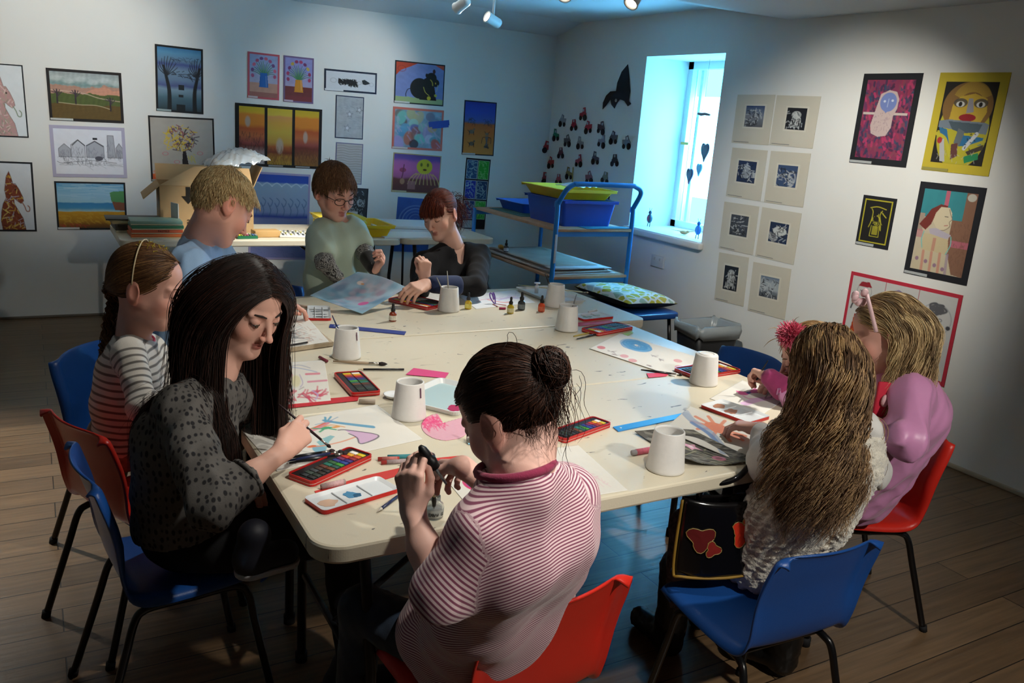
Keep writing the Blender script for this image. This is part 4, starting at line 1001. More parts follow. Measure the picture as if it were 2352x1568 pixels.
def leaf_mat():
    m = mat('leaf_fabric', 'd7dfda', .85, bump=.0006, bs=300); nt = m.node_tree; N = nt.nodes.new; L = nt.links.new; b = nt.nodes['Principled BSDF']
    tc = N('ShaderNodeTexCoord'); v = N('ShaderNodeTexVoronoi'); v.inputs['Scale'].default_value = 16; v.feature = 'F1'; L(tc.outputs['Object'], v.inputs['Vector'])
    e = N('ShaderNodeTexVoronoi'); e.inputs['Scale'].default_value = 16; e.feature = 'DISTANCE_TO_EDGE'; L(tc.outputs['Object'], e.inputs['Vector'])
    r = N('ShaderNodeValToRGB'); el = r.color_ramp; el.interpolation = 'CONSTANT'; el.elements[0].color = lin('b9b23e') + (1,); el.elements[1].position = .4; el.elements[1].color = lin('a9c4b0') + (1,)
    for p_, c_ in ((.55, 'c4bd50'), (.7, 'b7cdd2'), (.85, '9fb9a4')): x = el.elements.new(p_); x.color = lin(c_) + (1,)
    sp = N('ShaderNodeSeparateColor'); L(v.outputs['Color'], sp.inputs[0]); L(sp.outputs[0], r.inputs[0])
    g = N('ShaderNodeMath'); g.operation = 'GREATER_THAN'; g.inputs[1].default_value = .11; L(e.outputs['Distance'], g.inputs[0])
    mx = N('ShaderNodeMix'); mx.data_type = 'RGBA'; mx.inputs[6].default_value = lin('dfe4dd') + (1,); L(g.outputs[0], mx.inputs[0]); L(r.outputs[0], mx.inputs[7]); L(mx.outputs[2], b.inputs['Base Color'])
    return m


def cush(u, v, sgn):
    a, b = 2 * u - 1, 2 * v - 1; h = (max(0, (1 - a ** 4)) * max(0, (1 - b ** 4))) ** .45
    q = 1 - .06 * (1 - abs(a) ** 2) * (abs(b) ** 3); q2 = 1 - .06 * (1 - abs(b) ** 2) * (abs(a) ** 3)
    return (a * .225 * q2, b * .30 * q, sgn * .052 * h)


t = thing('cushion', 'leaf print cushion in blue, white and lime lying on the low stool', 'cushion', (3.585, 4.60, .482), math.radians(4), rot=(math.radians(0), math.radians(3), math.radians(4)))
part('cushion_top', MB().grid(lambda u, v: cush(u, v, 1), 26, 30), leaf_mat(), t)
part('cushion_base', MB().grid(lambda u, v: cush(u, 1 - v, -1), 26, 30), mat('navy_fabric', '1c2433', .9), t)

# ------------------------------------------------------------------ things in the window
for k, (x, y, s_, xx, cc, lb) in enumerate([(1619, 347, .052, WX + .30, '3a2436', 'large dark heart hanging highest in the window'), (1584, 402, .044, WX + .30, '3a2c4c', 'dark purple heart hanging lowest in the window'), (1606, 388, .036, WX + .34, '5f8ca0', 'small grey blue heart hanging between the two dark ones')]):
    p = at_x(x, y, xx); s_ *= 1.5; H_ = [(s_ * .0625 * 16 * math.sin(a) ** 3 * .98, s_ * .0625 * (13 * math.cos(a) - 5 * math.cos(2 * a) - 2 * math.cos(3 * a) - math.cos(4 * a)), 0) for a in np.linspace(0, 2 * PI, 40)[:-1]]
    t = thing('heart_ornament', lb, 'ornament', tuple(p)); Rx = Matrix.Rotation(-PI / 2 - .35, 4, 'Z') @ Matrix.Rotation(PI / 2, 4, 'X')
    mb = MB(); n = len(H_); vs = []
    for z, q in ((-.008, .85), (-.004, 1), (.004, 1), (.008, .85)): vs += [(a * q, b * q, z) for a, b, _ in H_]
    fs = [list(range(n))[::-1], [3 * n + j for j in range(n)]]
    for j in range(3): fs += [(j * n + i, j * n + (i + 1) % n, (j + 1) * n + (i + 1) % n, (j + 1) * n + i) for i in range(n)]
    part('heart_body', mb.add(vs, fs, False, Rx), mat('heart_' + cc, cc, .6), t)
    zt = at_x(1610, 270, xx)[2]
    part('thread', MB().tube([(0, 0, s_ * .5), (0, 0, zt - p[2])], .0011, 5), mat('thread', '4c5058', .8), t)
p = at_x(1615, 262, WX + .31)
t = thing('driftwood_hanger', 'short brown stick holding up the hanging hearts in the window', 'ornament', tuple(p))
part('stick', MB().tube([(0, .055, .002), (0, .02, -.003), (.002, -.02, .002), (0, -.075, -.004)], [.009, .012, .011, .008], 9), mat('driftwood', '6c4c48', .8, bump=.002, bs=60), t)
part('cord', MB().tube([(0, .03, .01), (0, .0, .05), (0, -.04, .008)], .0012, 5).tube([(0, 0, .05), (0, .0, Z1 - p[2])], .001, 5), mat('thread', '4c5058', .8), t)
for x, y, cc, c2, lb in [(1490, 520, '23445c', '8c2848', 'small dark beetle figure standing on the window sill'), (1601, 548, '1c60b0', '2c78c8', 'small bright blue figure standing at the right end of the window sill')]:
    p = at_z(x, y, Z0 + .004); t = thing('sill_figure', lb, 'figurine', (float(max(p[0], WX + .03)), float(min(p[1], Y1 - .04)), Z0 + .003))
    part('figure_body', MB().ell((0, 0, .065), (.022, .025, .036), 16).ell((0, 0, .112), (.013, .014, .016), 12), mat('fig_' + cc, cc, .35), t)
    part('figure_front', MB().ell((-.014, -.004, .066), (.012, .009, .024), 12), mat('fig_' + c2, c2, .4), t)
    for s_ in (-1, 1): part('leg', MB().tube([(0, s_ * .012, .04), (-.004, s_ * .014, .0)], .003, 6), M_BK, t)
    for s_ in (-1, 1): part('antenna', MB().tube([(0, s_ * .004, .12), (0, s_ * .016, .148)], .0015, 5), M_BK, t)
p = at_x(1572, 524, WX + .12)
t = thing('sill_bird', 'small carved wooden bird figure with stick wings lying on the window sill', 'figurine', (float(p[0]), float(p[1]), Z0 + .022), .4)
part('bird_body', MB().ell((0, 0, 0), (.018, .032, .015), 14).ell((0, -.03, .008), (.010, .012, .010), 10), mat('carved_wood', 'b09468', .7), t)
part('wing', MB().tube([(0, .02, .006), (.0, .11, .01)], [.004, .0015], 6), mat('carved_wood', 'b09468', .7), t)
part('wing', MB().tube([(0, -.02, .006), (.0, -.12, .028)], [.004, .0015], 6), mat('carved_wood', 'b09468', .7), t)

# ------------------------------------------------------------------ on the table along the back wall
M_CARD = mat('cardboard', 'b3946a', .85, var=.06, vs=5)
bz = .741
p = at_z(470, 545, bz)
t = thing('cardboard_box', 'large open cardboard box with a printed black arrow on the back table', 'box', (1.02, 6.02, bz), math.radians(-4))
BW, BD, BH = .58, .40, .30
mb = MB(); mb.box((0, -BD / 2, BH / 2), (BW, .005, BH)).box((0, BD / 2, BH / 2), (BW, .005, BH)).box((-BW / 2, 0, BH / 2), (.005, BD, BH)).box((BW / 2, 0, BH / 2), (.005, BD, BH)).box((0, 0, .003), (BW, BD, .005))
part('box_walls', mb, M_CARD, t)
part('flap', MB().add([(-BW / 2, -BD / 2, BH), (BW / 2, -BD / 2, BH), (BW / 2 - .01, -BD / 2 + .10, BH + .12), (-BW / 2 + .22, -BD / 2 + .12, BH + .12)], [(0, 1, 2, 3)]), M_CARD, t, solid=.005)
part('flap', MB().add([(-BW / 2, BD / 2, BH), (BW / 2, BD / 2, BH), (BW / 2, BD / 2 + .13, BH + .10), (-BW / 2, BD / 2 + .13, BH + .10)], [(0, 1, 2, 3)]), M_CARD, t, solid=.005)
part('flap', MB().add([(-BW / 2, -BD / 2, BH), (-BW / 2, BD / 2, BH), (-BW / 2 - .10, BD / 2, BH - .09), (-BW / 2 - .10, -BD / 2, BH - .09)], [(0, 1, 2, 3)]), M_CARD, t, solid=.005)
part('flap', MB().add([(BW / 2, -BD / 2, BH), (BW / 2, BD / 2, BH), (BW / 2 + .06, BD / 2, BH + .14), (BW / 2 + .06, -BD / 2, BH + .14)], [(0, 1, 2, 3)]), M_CARD, t, solid=.005)
M_INK = mat('printed_ink', '1a1612', .8)
part('printed_arrow', MB().prism([(-.014, .11), (-.014, .05), (-.042, .05), (0, 0), (.042, .05), (.014, .05), (.014, .11)], 0, .001, Matrix.Translation((-.12, -BD / 2 - .0035, .185)) @ Matrix.Rotation(PI / 2, 4, 'X')), M_INK, t)


def text(name, s, size, m, parent, M_, ext=.0004):
    cu = bpy.data.curves.new(name, 'FONT'); cu.body = s; cu.size = size; cu.extrude = ext; cu.align_x = 'CENTER'
    o = bpy.data.objects.new(name, cu); COL.objects.link(o)
    bpy.context.view_layer.update(); dg = bpy.context.evaluated_depsgraph_get(); me = bpy.data.meshes.new_from_object(o.evaluated_get(dg)); bpy.data.objects.remove(o)
    me.materials.clear(); me.materials.append(m); o = bpy.data.objects.new(name, me); COL.objects.link(o); o.parent = parent; o.matrix_local = M_
    return o


text('printed_text', 'aquarelle', .062, M_INK, t, Matrix.Translation((-.02, -BD / 2 - .004, .055)) @ Matrix.Rotation(PI / 2, 4, 'X'))
solo('plastic_bag', MB().grid(lambda u, v: ((u - .5) * .38, (v - .5) * .30, .085 * max(0, math.sin(PI * u)) ** .6 * max(0, math.sin(PI * v)) ** .6 + .022 * abs(math.sin(9 * u + 5 * math.sin(6 * v))) + .016 * abs(math.sin(15 * v + 4 * math.sin(8 * u))) + .06 * u), 34, 26), mat('poly_bag', 'ccd3d6', .18, spec=1, alpha=.55, bump=.004, bs=30), 'crumpled clear plastic bag on top of the cardboard box', 'plastic bag', (1.22, 6.00, bz + BH + .10), .2)
solo('polystyrene_sheet', MB().prism([(-.13, -.02), (.10, -.02), (.10, .16), (.0, .10)], 0, .01, Matrix.Rotation(PI / 2 - .5, 4, 'X')), mat('foam_white', 'd6d2c4', .8), 'pale folded packing sheet sticking up from the cardboard box', 'packing', (1.00, 5.90, bz + BH - .02))


def stack(x, y, z, dims, cols, labels, name='pastel_box', cat='box', rzs=None, txt=None, grp=None):
    for k, (c, l) in enumerate(zip(cols, labels)):
        w_, d_, h_ = dims[k] if isinstance(dims, list) else dims
        t = thing(name, l, cat, (x + rg.uniform(-.006, .006), y + rg.uniform(-.006, .006), z), (rzs[k] if rzs else rg.uniform(-.05, .05)), group=grp)
        part('lid', MB().rbox((0, 0, h_ * .62), (w_, d_, h_ * .72), .002), mat('lid_' + c, c, .5, var=.04), t)
        part('box_base', MB().rbox((0, 0, h_ * .16), (w_ - .006, d_ - .006, h_ * .30), .002), mat('lidb', 'cfc8a8', .6), t)
        if txt and txt[k]: text('printed_text', txt[k], h_ * .7, M_INK, t, Matrix.Translation((w_ * .12, -d_ / 2 - .0012, h_ * .42)) @ Matrix.Rotation(PI / 2, 4, 'X'))
        z += h_ + .0012
    return z


Y2 = 'd8c23c'
z = stack(1.90, 5.80, bz, (.34, .18, .030), [Y2, Y2, 'e0cc40', 'd2bc38'], ['yellow pastel box, bottom of the stack of four behind the boy with glasses', 'yellow pastel box, second from the bottom of the stack of four', 'yellow pastel box with wording, third in the stack of four', 'yellow pastel box on top of the stack of four'], txt=['pastels', 'pastels', None, 'pastels'])
z = stack(.66, 5.66, bz, (.30, .20, .026), ['c2622c', 'b8502c', '2c6c4c', '7c9c8c'], ['orange pastel box, bottom of the pile at the left end of the back table', 'dark orange pastel box, second in the pile at the left end', 'green pastel box, third in the pile at the left end', 'grey green box on top of the pile at the left end of the back table'], txt=[None, 'PASTELS', None, None])
stack(.57, 5.92, bz, [(.26, .22, .05), (.30, .2, .02), (.34, .2, .012)], ['3c3a34', 'b8a878', '232622'], ['dark box behind the left pile on the back table', 'cream box behind the left pile on the back table', 'thin black lid on the cream box at the left of the back table'])
for k, (x, l) in enumerate([(.86, 'white upright card leaning at the left side of the cardboard box')]):
    solo('card_sheet', MB().box((0, 0, .1), (.006, .10, .2)), mat('white_card', 'c9c7c0', .8), l, 'card', (.79, 5.74, bz), .3)
solo('tan_block', MB().rbox((0, 0, .022), (.17, .10, .044), .004), mat('tan_wood', 'c29a62', .7, var=.08), 'tan cardboard block in front of the blond boy on the back table', 'block', (1.34, 5.64, bz), .08)
t = thing('chalk_box', 'small green box of coloured chalks in front of the blond boy', 'chalk box', (1.20, 5.56, bz), .1)
part('chalk_tray', MB().box((0, 0, .009), (.13, .05, .018)), mat('chalk_green', '1f6c48', .5), t)
for k in range(7): part('chalk', MB().tube([(-.054 + .018 * k, -.02, .022), (-.054 + .018 * k, .02, .022)], .007, 8), mat('chalk_%d' % k, ['d8c83c', 'b8c84c', 'c87c6c', 'b05c7c', '6c7c5c', '4c6c9c', '8c8c8c'][k], .9), t)
# slotted tray of white pastels
t = thing('pastel_tray', 'white slotted tray of grey and white pastels on the brightly lit back table', 'pastel tray', (1.60, 5.66, bz), -.12)
part('tray_base', MB().rbox((0, 0, .008), (.34, .20, .016), .003), mat('tray_white', 'e2e2dc', .5), t)
for r_ in range(4):
    for k in range(12):
        part('pastel', MB().tube([(-.145 + .0265 * k, -.075 + .05 * r_ - .018, .019), (-.145 + .0265 * k, -.075 + .05 * r_ + .018, .019)], .0065, 6), mat('pst_%d' % ((k + r_) % 5), ['5c6064', 'e8e8e4', 'b8b060', 'dcdcd8', '9ca0a0'][(k + r_) % 5], .9), t)
t = thing('pastel_tray', 'open tray of coloured pastels beside the yellow boxes on the back table', 'pastel tray', (1.84, 5.60, bz), -.3)
part('tray_base', MB().rbox((0, 0, .006), (.30, .16, .012), .003), mat('tray_purple', '6c5a80', .5), t)
for r_ in range(3):
    for k in range(11): part('pastel', MB().tube([(-.125 + .025 * k, -.05 + .05 * r_ - .018, .015), (-.125 + .025 * k, -.05 + .05 * r_ + .018, .015)], .006, 6), mat('pc_%d' % ((k * 3 + r_) % 6), ['c86c5c', 'd8a04c', '4c6cb0', 'b04c6c', 'c8b8a8', '3c8ca0'][(k * 3 + r_) % 6], .9), t)
tray('storage_tray', 'yellow plastic tray on the back table right of the boy with glasses', 0, 2.00, 5.56, 2.22, 5.96, bz, .085, 0, M_CY, taper=.035)
tray('storage_tray', 'yellow plastic tray at the back table left of the boy with glasses', 0, 1.80, 5.94, 2.10, 6.16, bz, .10, 0, M_CY, taper=.035)
for k in range(2):
    solo('drawing_board', MB().rbox((0, 0, .012), (.60, .40, .022), .003), mat('board_white', 'ccd8e0', .6), ['white drawing board, lower of the two stacked on the back table', 'white drawing board lying on top of the other on the back table'][k], 'board', (2.48 + .02 * k, 6.0, bz + .025 * k), -.12 - .05 * k)
solo('paper_stack', MB().box((0, 0, .004), (.64, .42, .008)), mat('paper_white', 'e6e8e8', .8), 'broad stack of white paper along the front of the back table', 'paper', (2.46, 5.74, bz), 0.0)
# ------------------------------------------------------------------ on the painting table


def sheet(name, q, cv, label, cat='drawing', z=TZ + .0012, curl=.0, mask=None, mt=None, th=.0012, off=None, tilt=None):
    P = [at_z(*p, z) for p in q]; c = sum(P) / 4; c[2] = z
    r = ((P[1] - P[0]) + (P[2] - P[3])) / 2; u = ((P[0] - P[3]) + (P[1] - P[2])) / 2
    wd, ht = float(np.linalg.norm(r)), float(np.linalg.norm(u)); ang = math.atan2(r[1], r[0]); sh = float(u @ r) / wd / ht
    kx = float(u @ (r / wd)); ky = float(u @ (np.array([-r[1], r[0], 0]) / wd))

    def fn(V):
        x, y = V[:, 0], V[:, 1] / ht
        z_ = curl * ((2 * np.abs(x) / wd) ** 3 * .5 + (2 * np.abs(y)) ** 3 * .5) * (.6 + .4 * np.sin(5 * x / wd + 3 * y)) if curl else 0 * x
        return np.stack([x + y * kx, y * ky, z_], 1)
    me = sheet_mesh(name, cv, wd, ht, fn, mask); o = link(name, me, mt or M_PAINT); d = o.modifiers.new('s', 'SOLIDIFY'); d.thickness = th; d.offset = -1
    o.location = c + np.array([0, 0, th * .3]); o.rotation_euler = (0, 0, ang)
    return tag(o, label, cat)


PW = 'dbd8d0'
c = Cv(230, 110, PW, .015)
c.line([(.28, .31), (.33, .35), (.42, .33), (.52, .26), (.58, .2)], .02, 'd07a8c', .9); c.line([(.28, .30), (.30, .31), (.42, .29), (.53, .22)], .012, 'd8603c', .95); c.ell(.29, .32, .018, .04, 'd8502c')
c.line([(.54, .16), (.60, .26), (.70, .40), (.79, .52)], .024, '4c94b8', .9, taper=-.4); c.line([(.54, .2), (.57, .09)], .014, '5c9cb8'); c.line([(.55, .2), (.61, .1)], .012, '5c9cb8'); c.line([(.46, .22), (.56, .2), (.65, .14)], .006, '7c9cb8', .9)
c.ell(.50, .34, .035, .03, '4ca078'); c.line([(.47, .34), (.42, .29)], .012, '4ca078'); c.line([(.5, .34), (.56, .36)], .014, '4ca078'); c.line([(.5, .34), (.55, .42)], .012, '4ca078'); c.line([(.5, .34), (.44, .4)], .012, '4ca078'); c.ell(.57, .36, .03, .025, 'd89c5c'); c.line([(.5, .3), (.56, .3), (.62, .4)], .009, 'd89c5c')
c.poly([(.36, .60), (.42, .55), (.48, .52), (.50, .56), (.44, .64), (.36, .82), (.31, .85), (.30, .78), (.36, .70)], '7cb4bc', .9); c.ell(.335, .76, .04, .09, '7cacc0'); c.line([(.28, .66), (.36, .70), (.5, .70), (.62, .66)], .010, 'd89070', .9); c.ell(.31, .67, .03, .025, 'd8744c')
c.poly([(.60, .46), (.66, .54), (.74, .66), (.76, .74), (.70, .80), (.60, .82), (.62, .68)], 'c8a4c8', .9); c.line([(.56, .44), (.60, .46), (.66, .54), (.74, .66), (.76, .74), (.70, .80), (.60, .82), (.62, .68), (.60, .56)], .008, '2c2444', .9)
c.hatch(.0, .4, .2, .8, 'c8c8c8', 10, .08, .01, .3, 0, 2)
sheet('painting_sheet', [(545, 985), (872, 929), (963, 1008), (645, 1082)], c, 'large white sheet with blue, orange and green figures under the long-haired woman’s hand', 'painting')
c = Cv(110, 80, PW, .02)
c.line([(.2, .12), (.5, .16), (.7, .24), (.85, .32)], .016, '8c9cc0', .7); c.line([(.3, .2), (.55, .1), (.75, .2)], .012, '7c84a8', .6); c.ell(.32, .35, .16, .08, 'd88ca0', .8); c.line([(.2, .36), (.45, .38)], .012, '6c3c6c', .8); c.line([(.68, .35), (.88, .36)], .035, 'd0607c', .8); c.line([(.7, .54), (.98, .54)], .03, 'd0708c', .8)
c.ell(.3, .6, .1, .09, '8cc8b4', .8, soft=.4); c.ell(.52, .5, .07, .14, 'd4cc9c', .8, soft=.4); c.line([(.58, .35), (.62, .55), (.58, .65)], .014, 'a494b8', .7)
c.hatch(.1, .76, .9, .9, 'c4405c', 44, .12, .02, .7, .1, 3, .8); c.hatch(.1, .7, .6, .95, '5c4c5c', 12, .08, .01, .6, .5, 5, 1.5); c.line([(.75, .75), (.82, .85), (.78, .95)], .02, 'b0a4d0', .7)
sheet('drawing_sheet', [(600, 836), (747, 826), (758, 920), (596, 934)], c, 'white sheet with pink and green crayon squiggles beside the woman’s hair')
solo('paper_strip', MB().prism([tuple((at_z(x, y, TZ) - at_z(700, 920, TZ))[:2]) for x, y in ((590, 932), (625, 942), (822, 920), (825, 909), (760, 915), (590, 926))], .0006, .0012), colmat('c02a34', .6), 'long red paper strip under the crayon squiggle sheet', 'paper strip', tuple(at_z(700, 920, TZ)))
# thick pad with drawing
c = Cv(120, 80, PW, .02); r = np.random.RandomState(8)
for k in range(14): y = .1 + .055 * k; c.line([(.05, y + .1), (.3, y + .03 * r.randn()), (.55, y + .1 + .03 * r.randn()), (.8, y + .05)], .008, ['7c8c8c', '6c6c7c', '9cb0a8', 'a88c84'][k % 4], .6)
c.hatch(.6, .1, .9, .9, 'c09884', 30, .06, .014, .5, .8, 4, .8); c.hatch(.35, .5, .6, .8, '4c4c54', 30, .1, .012, .6, .1, 6, .3); c.line([(.1, .12), (.35, .1), (.42, .14)], .02, '7c6cb0', .8); c.ell(.55, .22, .03, .02, '6c5448')
q = [(570, 740), (692, 724), (766, 784), (590, 808)]
P = [at_z(*p, TZ + .018) for p in q]; cc = sum(P) / 4
t = thing('drawing_pad', 'thick drawing pad with a grey line drawing lying at the left of the middle table', 'pad', (cc[0], cc[1], TZ))
part('pages', MB().prism([tuple((p - cc)[:2]) for p in P][::-1], .001, .016), mat('pad_edge', 'b5a48c', .8, var=.1, vs=60), t)
o = sheet('top_page', q, c, None, None, z=TZ + .0175, th=.001); o.parent = t; o.matrix_parent_inverse = _mw(t).inverted()
for k_ in ('label', 'category'):
    if k_ in o: del o[k_]
c = Cv(190, 90, 'e6e3dc', .01)
for k in range(10): c.ell(.32 + .01 * (k % 3), .30, .20 - .015 * k, .24 - .02 * k, ['4c9cd0', '3c8cc8', '6cb0dc', '5ca4d4'][k % 4], .55, rot=.15, ring=.25 + .03 * k)
c.scrib(.32, .3, .2, .24, '3c90cc', .012, 9, .6, 3, .5)
for x, y in ((.08, .82), (.38, .86), (.5, .92), (.85, .40), (.93, .62)): c.ell(x, y, .045, .07, 'd8606c' if x < .2 else 'dc949c', .8)
for x, y in ((.6, .5), (.7, .55), (.2, .85), (.28, .92), (.66, .9)): c.hatch(x - .03, y - .02, x + .03, y + .03, '8c7c7c', 6, .04, .008, .6, 0, int(x * 60))
sheet('painting_sheet', [(1440, 764), (1592, 824), (1570, 862), (1335, 802)], c, 'white sheet with a blue crayon whirlpool and red dots at the right of the middle table', 'painting')
c = Cv(120, 70, PW, .01); c.poly([(.45, .3), (.55, .16), (.62, .36), (.85, .36), (.8, .58), (.62, .42), (.52, .42)], 'c83c84', .95); c.ell(.62, .38, .05, .04, '503c9c'); c.line([(.45, .38), (.42, .5), (.5, .62)], .03, 'd48cb0', .8); c.line([(.2, .56), (.5, .66), (.9, .95)], .09, 'd4a4d0', .8); c.line([(.6, .72), (.78, .66), (.85, .72), (.7, .78), (.6, .72)], .012, '4c4048', .8, False); c.scrib(.9, .3, .04, .08, '8c94c8', .012, 3)
sheet('painting_sheet', [(1614, 912), (1720, 876), (1800, 905), (1765, 958)], c, 'white sheet with a magenta bow and lilac sweep beside the pink-sleeved hand', 'painting')
c = Cv(150, 100, 'dbd8cf', .01)
c.ell(.50, .34, .17, .14, 'd4785a', .95)
for a in np.linspace(.2, 6.0, 10): c.line([(.5 + .12 * math.cos(a), .34 + .10 * math.sin(a)), (.5 + .34 * math.cos(a), .34 + .3 * math.sin(a))], .045, 'd88464', .9, False)
c.line([(.05, .3), (.2, .42), (.45, .55), (.62, .72), (.75, .9)], .09, '8ca0bc', .75, taper=-.2); c.line([(.2, .48), (.5, .62), (.7, .85)], .05, '5c80b4', .8); c.line([(.02, .22), (.14, .36)], .08, 'a8b4c4', .7)
sheet('painting_sheet', [(1580, 935), (1760, 996), (1700, 1066), (1528, 984)], c, 'white sheet with an orange sun and blue wave on the right of the front table', 'painting', z=TZ + .006)
c = Cv(170, 90, '55524c', .2); c.hatch(0, 0, 1, 1, '8c8a80', 90, .25, .02, .5, .35, 3, .3); c.hatch(0, 0, 1, 1, '2c2a28', 90, .25, .02, .6, .35, 4, .3); c.hatch(0, 0, 1, 1, 'b0b08c', 26, .3, .006, .7, .4, 5, .5)
c.poly([(.50, .34), (.55, .40), (.64, .40), (.58, .48), (.6, .58), (.52, .52), (.45, .56), (.47, .46), (.42, .38), (.49, .40)], 'd8a0b8'); c.poly([(.52, .40), (.56, .44), (.54, .5), (.5, .48)], 'e0d0d8'); c.ell(.62, .82, .09, .07, 'c07088', .9); c.ell(.62, .82, .05, .03, '8c5c64')
o = sheet('crumpled_painting', [(1455, 985), (1596, 1000), (1725, 1056), (1590, 1082)], c, 'crumpled dark grey painted paper with pink star and spots behind the white pot', 'painting', z=TZ + .002, curl=.022)
c = Cv(90, 90, PW, .02); c.hatch(.45, .6, .8, .85, 'd8a4b8', 60, .05, .012, .35, 1, 3, 2); c.hatch(.1, .2, .4, .4, '9ca8c8', 14, .08, .008, .4, 1, 4, 1)
sheet('drawing_sheet', [(1200, 1040), (1322, 1020), (1448, 1128), (1290, 1146)], c, 'nearly blank white sheet with faint pink patch, right of the bun girl')
c = Cv(110, 90, PW, .01)
for k in range(7): c.ell(.62, .52, .42 - .055 * k, .44 - .06 * k, ['cc2c6c', '5c40b0', 'cc3070', '6848b8', 'c43480', 'b02c5c', '5840a8'][k], .95, rot=.2)
c.hatch(.3, .2, .95, .9, 'd06c94', 30, .08, .01, .5, .8, 3, .8)
sheet('painting_sheet', [(1015, 1090), (1145, 1075), (1190, 1120), (1065, 1150)], c, 'small white card with a magenta and purple spiral in front of the striped-top girl', 'painting')
c = Cv(100, 60, 'd8c4cc', .03)
for k in range(26): c.line([(0, k / 26), (1, k / 26 + .06)], .01, 'cc6484', .7, False)
for k in range(36): c.line([(k / 36, 0), (k / 36 - .08, 1)], .007, 'd07c98', .7, False)
c.hatch(.05, .1, .55, .5, 'd44078', 120, .08, .02, .6, 1, 4, 2)
mk = lambda cv: ((((cv.U - .5) / .5) ** 2 + ((cv.V - .52) / .48) ** 2) < 1) & ~((cv.U > .5) & (cv.V < .3 + .2 * (1 - cv.U)) & (cv.V < .42))
sheet('cut_paper_shape', [(955, 955), (1050, 940), (1092, 1002), (985, 1016)], c, 'pink cross-hatched rounded paper cut-out behind the black dropper', 'paper cut-out', mask=mk)
c = Cv(150, 60, 'dfe0e2', .01); c.line([(.15, .55), (.3, .45), (.6, .5), (.85, .45)], .012, 'd08c9c', .6); c.line([(.5, .6), (.7, .5), (.9, .62)], .03, 'b8a4d0', .6); c.line([(.35, .5), (.5, .75), (.62, .8)], .03, 'dc7c74', .7); c.hatch(.3, .3, .95, .6, 'b098c8', 24, .1, .01, .4, .2, 3)
sheet('drawing_sheet', [(1060, 676), (1178, 668), (1235, 692), (1086, 712)], c, 'white sheet with faint pink and violet marks by the row of ink bottles')
c = Cv(60, 40, 'd8d8d4', .02); c.hatch(.1, .1, .9, .9, '8c8c90', 12, .2, .012, .4, .3, 3)
sheet('drawing_sheet', [(965, 672), (1040, 668), (1040, 690), (985, 696)], c, 'white sheet under the red-haired woman’s forearm')
# big painting held up between boy and woman
c = Cv(200, 150, '8fb2c8'); c.mott(.12, 2, 6)
for k in range(70):
    x, y = rg.rand(), rg.rand(); c.ell(x, y, .05 + .1 * rg.rand(), .05 + .08 * rg.rand(), ['6c94b4', 'a8c0d0', '4c7494', 'b4bccc', '7cb0c8', '9494ac', 'a89cb0', '5c88ac'][k % 8], .45, soft=.9)
for k in range(26): x, y = .35 + .5 * rg.rand(), .25 + .5 * rg.rand(); c.ell(x, y, .05, .05, ['b8a8b4', 'a890a4', 'c4b8c0', '8c8ca0'][k % 4], .5, soft=.9)
c.ell(.36, .70, .085, .075, 'c85c9c', .95, soft=.1); c.ell(.30, .71, .03, .03, 'c85c9c', .9); c.ell(.78, .25, .04, .05, 'd8ccc4', .9, soft=.4); c.ell(.78, .3, .02, .03, 'c89468', .9); c.ell(.72, .72, .09, .07, '9c8ca4', .7, soft=.6); c.ell(.5, .12, .14, .06, '3c6c90', .6, soft=.8)
HB = [at_z(712, 678, .800), at_z(822, 624, .905), at_z(934, 660, .830), at_z(832, 720, .748)]


def hb(V):
    u = V[:, 0] + .5; v = .5 - V[:, 1]; A, B, C_, D_ = HB
    P = (1 - u)[:, None] * ((1 - v)[:, None] * A + v[:, None] * D_) + u[:, None] * ((1 - v)[:, None] * B + v[:, None] * C_)
    P[:, 2] += -.035 * np.sin(PI * u) * np.sin(PI * v) + .012 * np.sin(PI * v) * u
    return P - HBc


HBc = sum(HB) / 4
o = link('held_painting', sheet_mesh('held_painting', c, 1, 1, hb), M_PAINT); d = o.modifiers.new('s', 'SOLIDIFY'); d.thickness = .0015; d.offset = -1; o.location = HBc
tag(o, 'large blue cloudy painting held up between the boy and the red-haired woman', 'painting')


# pots
M_POT = mat('pot_white', 'dcdad6', .45, bump=.0004, bs=90, var=.04, vs=20)
def speck():
    m = M_POT; nt = m.node_tree; b = nt.nodes['Principled BSDF']; N = nt.nodes.new; L = nt.links.new; src = b.inputs['Base Color'].links[0].from_socket
    n = N('ShaderNodeTexNoise'); n.inputs['Scale'].default_value = 75; tc = N('ShaderNodeTexCoord'); L(tc.outputs['Object'], n.inputs['Vector'])
    mr = N('ShaderNodeMapRange'); mr.inputs[1].default_value = .76; mr.inputs[2].default_value = .79; L(n.outputs['Fac'], mr.inputs[0])
    mx = N('ShaderNodeMix'); mx.data_type = 'RGBA'; L(mr.outputs[0], mx.inputs[0]); L(src, mx.inputs[6]); mx.inputs[7].default_value = lin('4a3038') + (1,); L(mx.outputs[2], b.inputs['Base Color'])
speck()


